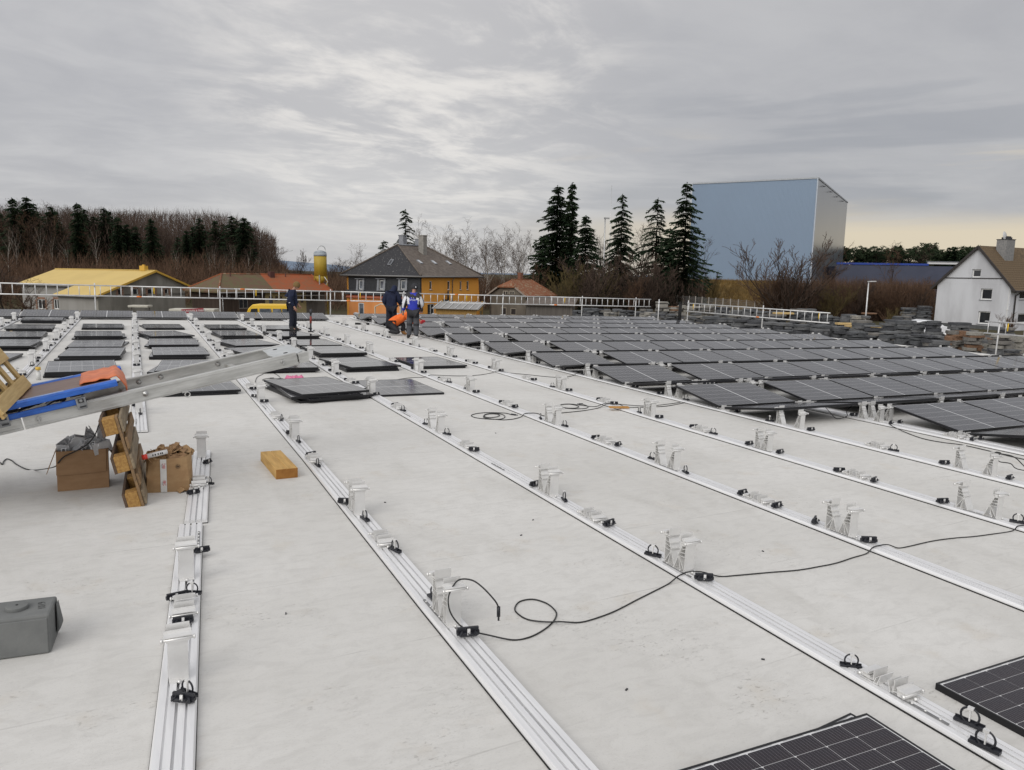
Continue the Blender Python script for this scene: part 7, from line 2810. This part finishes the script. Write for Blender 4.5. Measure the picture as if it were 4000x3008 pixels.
brush('undergrowth', 52000, area(-80, 1120, 112, 182, 4.6), M_TWIGR, 'reddish brown undergrowth of the wood on the left rise', 1, (.8, 2.4), .035)
brush('undergrowth', 60000, area(-80, 1080, 142, 182, 9.5), M_TWIG, 'grey brown twigs between the trunks on the left rise', 2, (1.0, 2.8), .035)
brush('undergrowth', 16000, area(1060, 1500, 110, 170, 3.4), M_TWIGR, 'brown scrub behind the farm building and silo', 3, (.8, 2.2), .035)
brush('undergrowth', 16000, area(1640, 2120, 118, 160, 4.0), M_TWIGR, 'brown scrub below the birches', 4, (.8, 2.2), .035)
brush('undergrowth', 9000, area(2130, 2760, 112, 136, 3.6), M_TWIG, 'brown scrub below the spruces', 5, (.7, 1.9), .03)
brush('undergrowth', 26000, area(3030, 3660, 90, 101, 4.2), M_TWIGR, 'dense brown twigs of the hedge', 6, (.7, 1.7), .022)
brush('undergrowth', 9000, area(3030, 3660, 90, 97, 2.0), M_TWIG, 'dark twigs at the foot of the hedge', 7, (.7, 1.5), .03)
brush('undergrowth', 9000, area(3200, 3840, 250, 290, 9.0), M_TWIG, 'undergrowth of the far right wood', 8, (1.2, 3.0), .06)


def bank_pick(r):
    i = r.uniform(0, 1)
    px = 2670 + 420 * i
    j = r.uniform(1, 12)
    d = 132 - 26 * i + j * 2.2
    q = CAM + ray(px, 1060) * (d / ray(px, 1060).dot(FWD))
    return (q.x, q.y, gz(q.x, q.y) + 4.0 * sstep(0, 6, j) * (1 - .85 * sstep(.86, 1.0, i)) * sstep(0, .08, i) - .1)


M_STRAW = nmat('dry straw coloured grass', (0.24, 0.155, 0.055), (0.15, 0.10, 0.045), .6, .95, 0, .1)
o = brush('dry_grass', 26000, bank_pick, M_STRAW, 'dry straw coloured grass on the bank', 9, (.35, .8), .03, .6)
o['category'] = 'grass'
# ------------------------------------------------------------------ people
M_SKIN = nmat('skin', (0.42, 0.235, 0.165), (0.36, 0.19, 0.13), 12, .55)
M_HAIR = base_mat('dark brown hair', (0.022, 0.015, 0.011), .6)
M_NAVY = nmat('navy work jacket', (0.018, 0.024, 0.052), (0.012, 0.016, 0.036), 9, .8, 0, .2, .4, 12, (1, 1, 1), .35, .65, 6, 0, .02)
M_NAVT = nmat('dark navy trousers', (0.014, 0.016, 0.026), (0.020, 0.022, 0.033), 9, .8, 0, .2, .4, 12, (1, 1, 1), .35, .65, 6, 0, .02)
M_TAN = nmat('tan knitted hat', (0.20, 0.125, 0.045), (0.15, 0.09, 0.03), 30, .9)
M_BOOT = base_mat('black boots', (0.014, 0.013, 0.013), .55)
M_TBOOT = base_mat('tan leather boots', (0.34, 0.17, 0.055), .7)
M_JBLUE = nmat('royal blue jacket', (0.030, 0.045, 0.42), (0.022, 0.034, 0.33), 8, .65, 0, .3, .3, 10, (1, 1, 1), .35, .65, 5, 0, .015)
M_JWHITE = base_mat('white jacket panel', (0.66, 0.67, 0.70), .65)
M_JBLACK = base_mat('black jacket panel', (0.016, 0.016, 0.020), .7)
M_TGREY = nmat('grey work trousers', (0.075, 0.078, 0.088), (0.055, 0.058, 0.066), 8, .8)
M_ORJ = nmat('hi-vis orange jacket', (0.85, 0.17, 0.025), (0.72, 0.13, 0.02), 8, .65, 0, .3, .4, 10, (1, 1, 1), .35, .65, 5, 0, .02)
M_REDG = base_mat('red work glove', (0.50, 0.02, 0.03), .7)
RZ = math.atan2(RIGHT.y, RIGHT.x)


def skin(name, J, chains, mats, parent, sub=2, root=None, shade=None):
    """J: joint -> (x, y, z, radius) or (x, y, z, rx, ry); chains: lists of joint names"""
    names = list(J)
    idx = {n: i for i, n in enumerate(names)}
    es = []
    for c in chains:
        for a, b_ in zip(c, c[1:]):
            if (idx[a], idx[b_]) not in es and (idx[b_], idx[a]) not in es:
                es.append((idx[a], idx[b_]))
    me = bpy.data.meshes.new(name + '_cage')
    me.from_pydata([J[n][:3] for n in names], es, [])
    o = bpy.data.objects.new('tmp', me)
    C.objects.link(o)
    m = o.modifiers.new('skin', 'SKIN')
    m.use_smooth_shade = True
    sv = me.skin_vertices[0].data
    for n in names:
        j = J[n]
        sv[idx[n]].radius = (j[3], j[4] if len(j) > 4 else j[3])
        sv[idx[n]].use_root = False
    sv[idx[root or names[0]]].use_root = True
    s = o.modifiers.new('sub', 'SUBSURF')
    s.levels = s.render_levels = sub
    bpy.context.view_layer.update()
    out = bpy.data.meshes.new_from_object(o.evaluated_get(bpy.context.evaluated_depsgraph_get()))
    bpy.data.objects.remove(o)
    out.name = name
    out.materials.clear()
    for x in (mats if isinstance(mats, (list, tuple)) else [mats]):
        out.materials.append(x)
    out.polygons.foreach_set('use_smooth', [True] * len(out.polygons))
    if shade:
        for p in out.polygons:
            p.material_index = shade(p.center, p.normal)
    out.update()
    return obj(name, out, parent)


def add_hand(J, chains, key, wrist, d, palm_n, curl=.5):
    """five bent fingers of unequal length rooted in the palm"""
    w_, d, pn = Vector(wrist), Vector(d).normalized(), Vector(palm_n).normalized()
    s = d.cross(pn).normalized()
    palm = w_ + d * .055
    J[key + 'palm'] = (*palm, .036, .020)
    chains.append([key, key + 'palm'])
    for i, (o_, ln) in enumerate(((-.030, .066), (-.010, .078), (.010, .074), (.028, .058))):
        a = palm + d * .028 + s * o_
        b_ = a + (d * math.cos(curl * .5) + pn * math.sin(curl * .5)) * ln * .55
        c = b_ + (d * math.cos(curl * 1.6) + pn * math.sin(curl * 1.6)) * ln * .5
        for k, q in zip('abc', (a, b_, c)):
            J['%sf%d%s' % (key, i, k)] = (*q, .0095)
        chains.append([key + 'palm'] + ['%sf%d%s' % (key, i, k) for k in 'abc'])
    a = palm - d * .02 - s * .034
    b_ = a + (d * .75 - s * .5 + pn * .3).normalized() * .045
    J[key + 'ta'], J[key + 'tb'] = (*a, .012), (*b_, .010)
    chains.append([key + 'palm', key + 'ta', key + 'tb'])


def figure(name, label, mat, J, jacket, trousers, boots, extra_body=(), jshade=None, tshade=None, curl=.6, face=True, look=(0, 1, 0), glove=None):
    """J holds the body joints; jacket, trousers, boots are (material list, radius gain)"""
    t = thing(name, label, 'person', mat, None, True)
    B = {k: list(v) for k, v in J.items()}
    ch = [['pelvis', 'waist', 'chest', 'neck0', 'neck', 'head', 'crown'],
          ['chest', 'shoL', 'elbL', 'wriL'], ['chest', 'shoR', 'elbR', 'wriR'], ['pelvis', 'hipL', 'kneL', 'ankL', 'toeL'], ['pelvis', 'hipR', 'kneR', 'ankR', 'toeR']]
    ch = [list(c) for c in ch]
    for sd in 'LR':
        w_, e = Vector(J['wri' + sd][:3]), Vector(J['elb' + sd][:3])
        add_hand(B, ch, 'wri' + sd, w_, w_ - e, Vector((0.2 if sd == 'L' else -.2, 1, .0)), curl)
    hd = Vector(J['head'][:3])
    lk = Vector(look).normalized()
    B['nose'] = (*(hd + lk * .105 + Vector((0, 0, -.01))), .014)
    ch.append(['head', 'nose'])
    skin('body', B, ch, M_SKIN, t, 2, 'pelvis')
    up = Vector((0, 0, 1))
    sdv = lk.cross(up)
    sdv = sdv.normalized() if sdv.length > .01 else Vector((1, 0, 0))
    up2 = sdv.cross(lk)
    for s in (-1, 1):
        b = MB()
        q = hd + lk * .088 + sdv * s * .032 + up2 * .018
        b.torus(q, .004, .006, 6, 5, 0, None, 'z')
        b.build('eye', M_JBLACK, t)
        b = MB()
        q = hd + sdv * s * .083 - up2 * .005
        b.bar(q - up2 * .03, q + up2 * .03, .02, .035)
        b.build('ear', M_SKIN, t, None, True, .006)
    b = MB()
    q = hd + lk * .092 - up2 * .048
    b.bar(q - sdv * .022, q + sdv * .022, .008, .008)
    b.build('mouth', nmat('lip', (.25, .09, .07), None, 5, .5), t)
    def grow(keys, g, over={}):
        o = {}
        for k in keys:
            v = list(J[k])
            for i in range(3, len(v)):
                v[i] += g
            o[k] = over.get(k, v)
        return o
    jm, jg = jacket
    hem = Vector(J['pelvis'][:3]) - Vector((0, 0, .06)) if 'hem' not in J else Vector(J['hem'][:3])
    JJ = grow(['waist', 'chest', 'neck0', 'shoL', 'elbL', 'wriL', 'shoR', 'elbR', 'wriR', 'pelvis'], jg)
    JJ['hem'] = (*hem, J['pelvis'][3] + jg + .005, J['pelvis'][4] + jg + .005)
    for sd in 'LR':
        w_, e = Vector(JJ['wri' + sd][:3]), Vector(JJ['elb' + sd][:3])
        w2 = w_.lerp(e, .06)
        JJ['wri' + sd] = (*w2, .040)
    skin('jacket', JJ, [['hem', 'pelvis', 'waist', 'chest', 'neck0'], ['chest', 'shoL', 'elbL', 'wriL'], ['chest', 'shoR', 'elbR', 'wriR']], jm, t, 2, 'chest', jshade)
    tm, tg = trousers
    TT = grow(['pelvis', 'hipL', 'kneL', 'ankL', 'hipR', 'kneR', 'ankR'], tg)
    skin('trousers', TT, [['pelvis', 'hipL', 'kneL', 'ankL'], ['pelvis', 'hipR', 'kneR', 'ankR']], tm, t, 2, 'pelvis', tshade)
    for sd in 'LR':
        a, o_ = Vector(J['ank' + sd][:3]), Vector(J['toe' + sd][:3])
        dd = (o_ - a)
        kn = Vector(J['kne' + sd][:3])
        sh = (kn - a).normalized()
        heel = a - dd * .22 - sh * .035
        BB = {'a': (*(a + sh * .10), .062), 'b': (*(a - sh * .0), .060), 'h': (*heel, .045), 't': (*o_, .046, .036), 'm': (*(a + dd * .55 - sh * .02), .050, .044)}
        skin('boot', BB, [['a', 'b', 'm', 't'], ['b', 'h']], boots, t, 2, 'b')
    if glove:
        for sd in 'LR':
            w_, e = Vector(J['wri' + sd][:3]), Vector(J['elb' + sd][:3])
            G = {'wri' + sd: (*w_, .044)}
            cg_ = []
            add_hand(G, cg_, 'wri' + sd, w_, w_ - e, Vector((0.2 if sd == 'L' else -.2, 1, .0)), curl)
            G = {k: tuple(list(v[:3]) + [x + .005 for x in v[3:]]) for k, v in G.items()}
            skin('glove', G, cg_, glove, t, 2, 'wri' + sd)
    return t


def roofpt(px, py, n=0.0):
    Ri = ROOF.inverted()
    o, d = Ri @ CAM, Ri.to_3x3() @ ray(px, py)
    return o + d * ((n - o.z) / d.z)


def stand_joints(h, lean=(0, 0), headfwd=(0, .02), toe=(0, 1), arms=None, legs=None, w=1.0):
    k = h / 1.75
    lx, ly = lean
    J = {
        'pelvis': (0, 0, .93, .155 * w, .115 * w), 'waist': (lx * .35, ly * .35, 1.07, .150 * w, .110 * w), 'chest': (lx * .8, ly * .8, 1.28, .165 * w, .115 * w),
        'neck0': (lx, ly, 1.44, .072, .066), 'neck': (lx * 1.05 + headfwd[0] * .4, ly * 1.05 + headfwd[1] * .4, 1.50, .056, .056),
        'head': (lx * 1.1 + headfwd[0], ly * 1.1 + headfwd[1], 1.61, .082, .094), 'crown': (lx * 1.1 + headfwd[0] * 1.2, ly * 1.1 + headfwd[1] * 1.2, 1.69, .066, .074),
        'shoL': (lx * .95 - .19, ly * .95, 1.37, .074), 'shoR': (lx * .95 + .19, ly * .95, 1.37, .074),
        'elbL': (-.25, .0, 1.10, .052), 'elbR': (.25, .0, 1.10, .052), 'wriL': (-.25, .10, .87, .034), 'wriR': (.25, .10, .87, .034),
        'hipL': (-.085, 0, .88, .098), 'hipR': (.085, 0, .88, .098), 'kneL': (-.10, .02, .49, .066), 'kneR': (.10, .02, .49, .066), 'ankL': (-.11, -.02, .095, .046), 'ankR': (.11, -.02, .095, .046),
        'toeL': (-.11 + toe[0] * .17, -.02 + toe[1] * .17, .045, .036), 'toeR': (.11 + toe[0] * .17, -.02 + toe[1] * .17, .045, .036)}
    J.update(arms or {})
    J.update(legs or {})
    return {n: tuple(x * k for x in v) for n, v in J.items()}


def rel(J, k):
    return Vector(J[k][:3])


def hat(par, J, mat, look=(0, 1, 0), name='knitted_hat', grow=1.0, low=0.0, k=1.0):
    h_, c = rel(J, 'head'), rel(J, 'crown')
    up = (c - h_).normalized()
    q = h_ + up * .035
    r = .104 * grow
    b = MB()
    n, m_ = 18, 7
    s = up.orthogonal().normalized()
    t_ = up.cross(s)
    vs = []
    for i in range(m_ + 1):
        a = -.25 - low + (math.pi / 2 + .25 + low) * i / m_
        for j in range(n):
            f = 2 * math.pi * j / n
            vs.append(q + (s * math.cos(f) + t_ * math.sin(f)) * r * max(.02, math.cos(a)) + up * r * 1.12 * math.sin(a))
    fs = [(i * n + j, i * n + (j + 1) % n, (i + 1) * n + (j + 1) % n, (i + 1) * n + j) for i in range(m_) for j in range(n)]
    b.add(vs, fs, 0, True)
    return b.build(name, mat, par)


# 1: man in the tan hat, seen from the side, head bowed to the right
p = roofpt(1140, 1291, 0.075)
J = stand_joints(1.60, (.05, .0), (.10, -.02), (.9, .25),
                 {'shoL': (.0, .17, 1.36, .072), 'shoR': (.04, -.19, 1.36, .074), 'elbL': (.06, .22, 1.10, .05), 'elbR': (.00, -.25, 1.08, .052), 'wriL': (.20, .16, .92, .034), 'wriR': (.14, -.22, .84, .034),
                  'head': (.17, -.01, 1.575, .094, .082), 'crown': (.185, -.01, 1.66, .074, .066), 'neck': (.11, 0, 1.49, .056)},
                 {'pelvis': (0, 0, .93, .120, .155), 'hipL': (0, .085, .88, .098), 'hipR': (0, -.085, .88, .098), 'kneL': (.08, .09, .49, .066), 'kneR': (.03, -.09, .49, .066), 'ankL': (.07, .10, .095, .046), 'ankR': (-.02, -.10, .095, .046), 'toeL': (.23, .14, .045, .036), 'toeR': (.14, -.13, .045, .036),
                  'waist': (.02, 0, 1.07, .125, .15), 'chest': (.035, 0, 1.27, .135, .165), 'hem': (-.03, 0, .78, .1)}, 1.05)
p1 = figure('person', 'man in a tan knitted hat and dark navy jacket looking down', TR(p.x, p.y, p.z, RZ + .1), J, (M_NAVY, .045), (M_NAVT, .028), M_BOOT, look=(.75, -.25, -.55))
hat(p1, J, M_TAN, grow=1.12, low=.15)
SK = {'a': (-.10, 0, 1.30, .10, .13), 'b': (-.12, 0, 1.22, .08, .11), 'c': (-.02, 0, 1.36, .11, .14)}
skin('hood', {k: tuple(x * 1.6 / 1.75 for x in v) for k, v in SK.items()}, [['c', 'a', 'b']], M_NAVY, p1, 2, 'a')
b = MB()
z_ = 1.6 / 1.75
b.bar(Vector((-.05, -.305, .99)) * z_, Vector((.07, -.30, 1.03)) * z_, .012, .018)
b.build('reflective_strip', M_JWHITE, p1)
# 2: hooded man walking away
p = roofpt(1528, 1298)
J = stand_joints(1.72, (.0, .05), (.06, .10), (.1, 1),
                 {'elbL': (-.27, .02, 1.09, .055), 'wriL': (-.20, .14, .90, .034), 'elbR': (.29, .03, 1.10, .055), 'wriR': (.26, .26, .98, .034), 'head': (.10, .12, 1.575, .082, .094), 'crown': (.12, .15, 1.65, .066, .074), 'neck': (.05, .08, 1.49, .056)},
                 {'kneL': (-.10, .04, .50, .068), 'ankL': (-.11, -.20, .20, .046), 'toeL': (-.12, -.14, .06, .036), 'kneR': (.09, .07, .49, .068), 'ankR': (.10, .06, .095, .046), 'toeR': (.14, .22, .045, .036), 'hem': (0, 0, .80, .1)}, 1.08)
p2 = figure('person', 'man with a navy hood up and dark trousers walking away', TR(p.x, p.y, p.z, RZ), J, (M_NAVY, .05), (M_NAVT, .030), M_BOOT, look=(.3, .85, -.45))
k = 1.72 / 1.75
HD = {'a': (.095, .10, 1.585, .110, .118), 'b': (.12, .12, 1.66, .085, .09), 'c': (.03, .03, 1.45, .125, .105), 'd': (.0, -.05, 1.38, .15, .07)}
skin('hood', {n: tuple(x * k for x in v) for n, v in HD.items()}, [['d', 'c', 'a', 'b']], M_NAVY, p2, 2, 'c')
for s in (-1, 1):
    b = MB()
    b.box(s * .115 * k, .02, .80 * k, .05, .10, .16)
    b.build('tool_pocket', M_ORANGE if s < 0 else M_NAVT, p2, None, True, .01)
# 3: man in the blue, white and black jacket, seen from behind
p = roofpt(1612, 1324)
J = stand_joints(1.74, (.0, .01), (.02, .05), (-.1, 1),
                 {'elbL': (-.29, -.01, 1.09, .055), 'wriL': (-.33, .10, .86, .034), 'elbR': (.27, .05, 1.10, .055), 'wriR': (.20, .24, .98, .034)},
                 {'kneL': (-.11, .03, .49, .072), 'kneR': (.10, .03, .49, .072), 'ankL': (-.12, -.02, .095, .048), 'ankR': (.11, -.01, .095, .048), 'toeL': (-.18, .12, .045, .038), 'toeR': (.15, .14, .045, .038), 'hem': (0, 0, .84, .1)}, 1.1)


def jsh(c, n):
    x, y, z = c
    ax = abs(x)
    if z > 1.36:
        return 0 if z > 1.40 and ax < .10 else 2
    if ax > .215:      # sleeves: white band along the outside
        if z < .98:
            return 0
        return 1 if n.y < -.30 and n.x * x > 0 and abs(n.x) < .80 else 2
    if .12 < ax < .19 and 1.08 < z < 1.33:
        return 1
    if z > 1.30 or (ax > .155 and z > 1.0):
        return 2
    return 0


def tsh(c, n):
    z = c.z
    if z > .66:
        return 1
    if .42 < z < .50 or z < .12:
        return 1
    return 0


p3 = figure('person', 'man seen from behind in a blue, white and black jacket and black beanie', TR(p.x, p.y, p.z, RZ), J, ([M_JBLUE, M_JWHITE, M_JBLACK], .045), ([M_TGREY, M_JBLACK], .034), M_BOOT, look=(.1, .95, -.25), jshade=jsh, tshade=tsh)
hat(p3, J, M_JBLACK, grow=1.10, low=.25)
b = MB()
h3 = rel(J, 'head')
b.box(h3.x + .055, h3.y - .098, h3.z + .045, .022, .012, .045)
b.build('hat_mark', M_JWHITE, p3)
text('SPORT', .075, M_JWHITE, p3, on_front(.01, -.178, 1.235), 'jacket_lettering', .002)
b = MB()
for s in (-1, 1):
    b.box(s * .03, -.178, 1.305, .012, .006, .03)
b.build('jacket_mark', M_JWHITE, p3)
# 4: man crouching in an orange jacket, reaching to a panel on the right
p = roofpt(1575, 1311)
J = {'pelvis': (-.40, .10, .36, .130, .150), 'waist': (-.27, .10, .50, .125, .14), 'chest': (-.02, .10, .64, .130, .155), 'neck0': (.24, .10, .77, .07, .066), 'neck': (.33, .09, .80, .056), 'head': (.55, .06, .84, .092, .082), 'crown': (.57, .06, .915, .076, .066),
     'shoL': (.14, .27, .70, .072), 'shoR': (.14, -.07, .70, .072), 'elbL': (.34, .32, .52, .05), 'elbR': (.30, -.12, .47, .05), 'wriL': (.56, .26, .50, .034), 'wriR': (.55, -.06, .47, .034),
     'hipL': (-.40, .19, .34, .098), 'hipR': (-.40, .01, .34, .098), 'kneL': (-.02, .24, .40, .07), 'kneR': (-.12, -.04, .09, .07), 'ankL': (-.06, .24, .095, .046), 'ankR': (-.58, -.02, .16, .046), 'toeL': (.09, .26, .045, .036), 'toeR': (-.54, -.02, .04, .036), 'hem': (-.46, .10, .31, .1)}
p4 = figure('person', 'dark-haired man crouching in an orange jacket, reaching towards the panels', TR(p.x, p.y, p.z, RZ), J, (M_ORJ, .042), (M_JBLACK, .03), M_TBOOT, look=(.8, -.25, -.5), glove=M_REDG, curl=.9)
hr = hat(p4, J, M_HAIR, name='hair', grow=1.0, low=.1)
hr.location = (-.018, .0, .004)
bpy.context.view_layer.update()
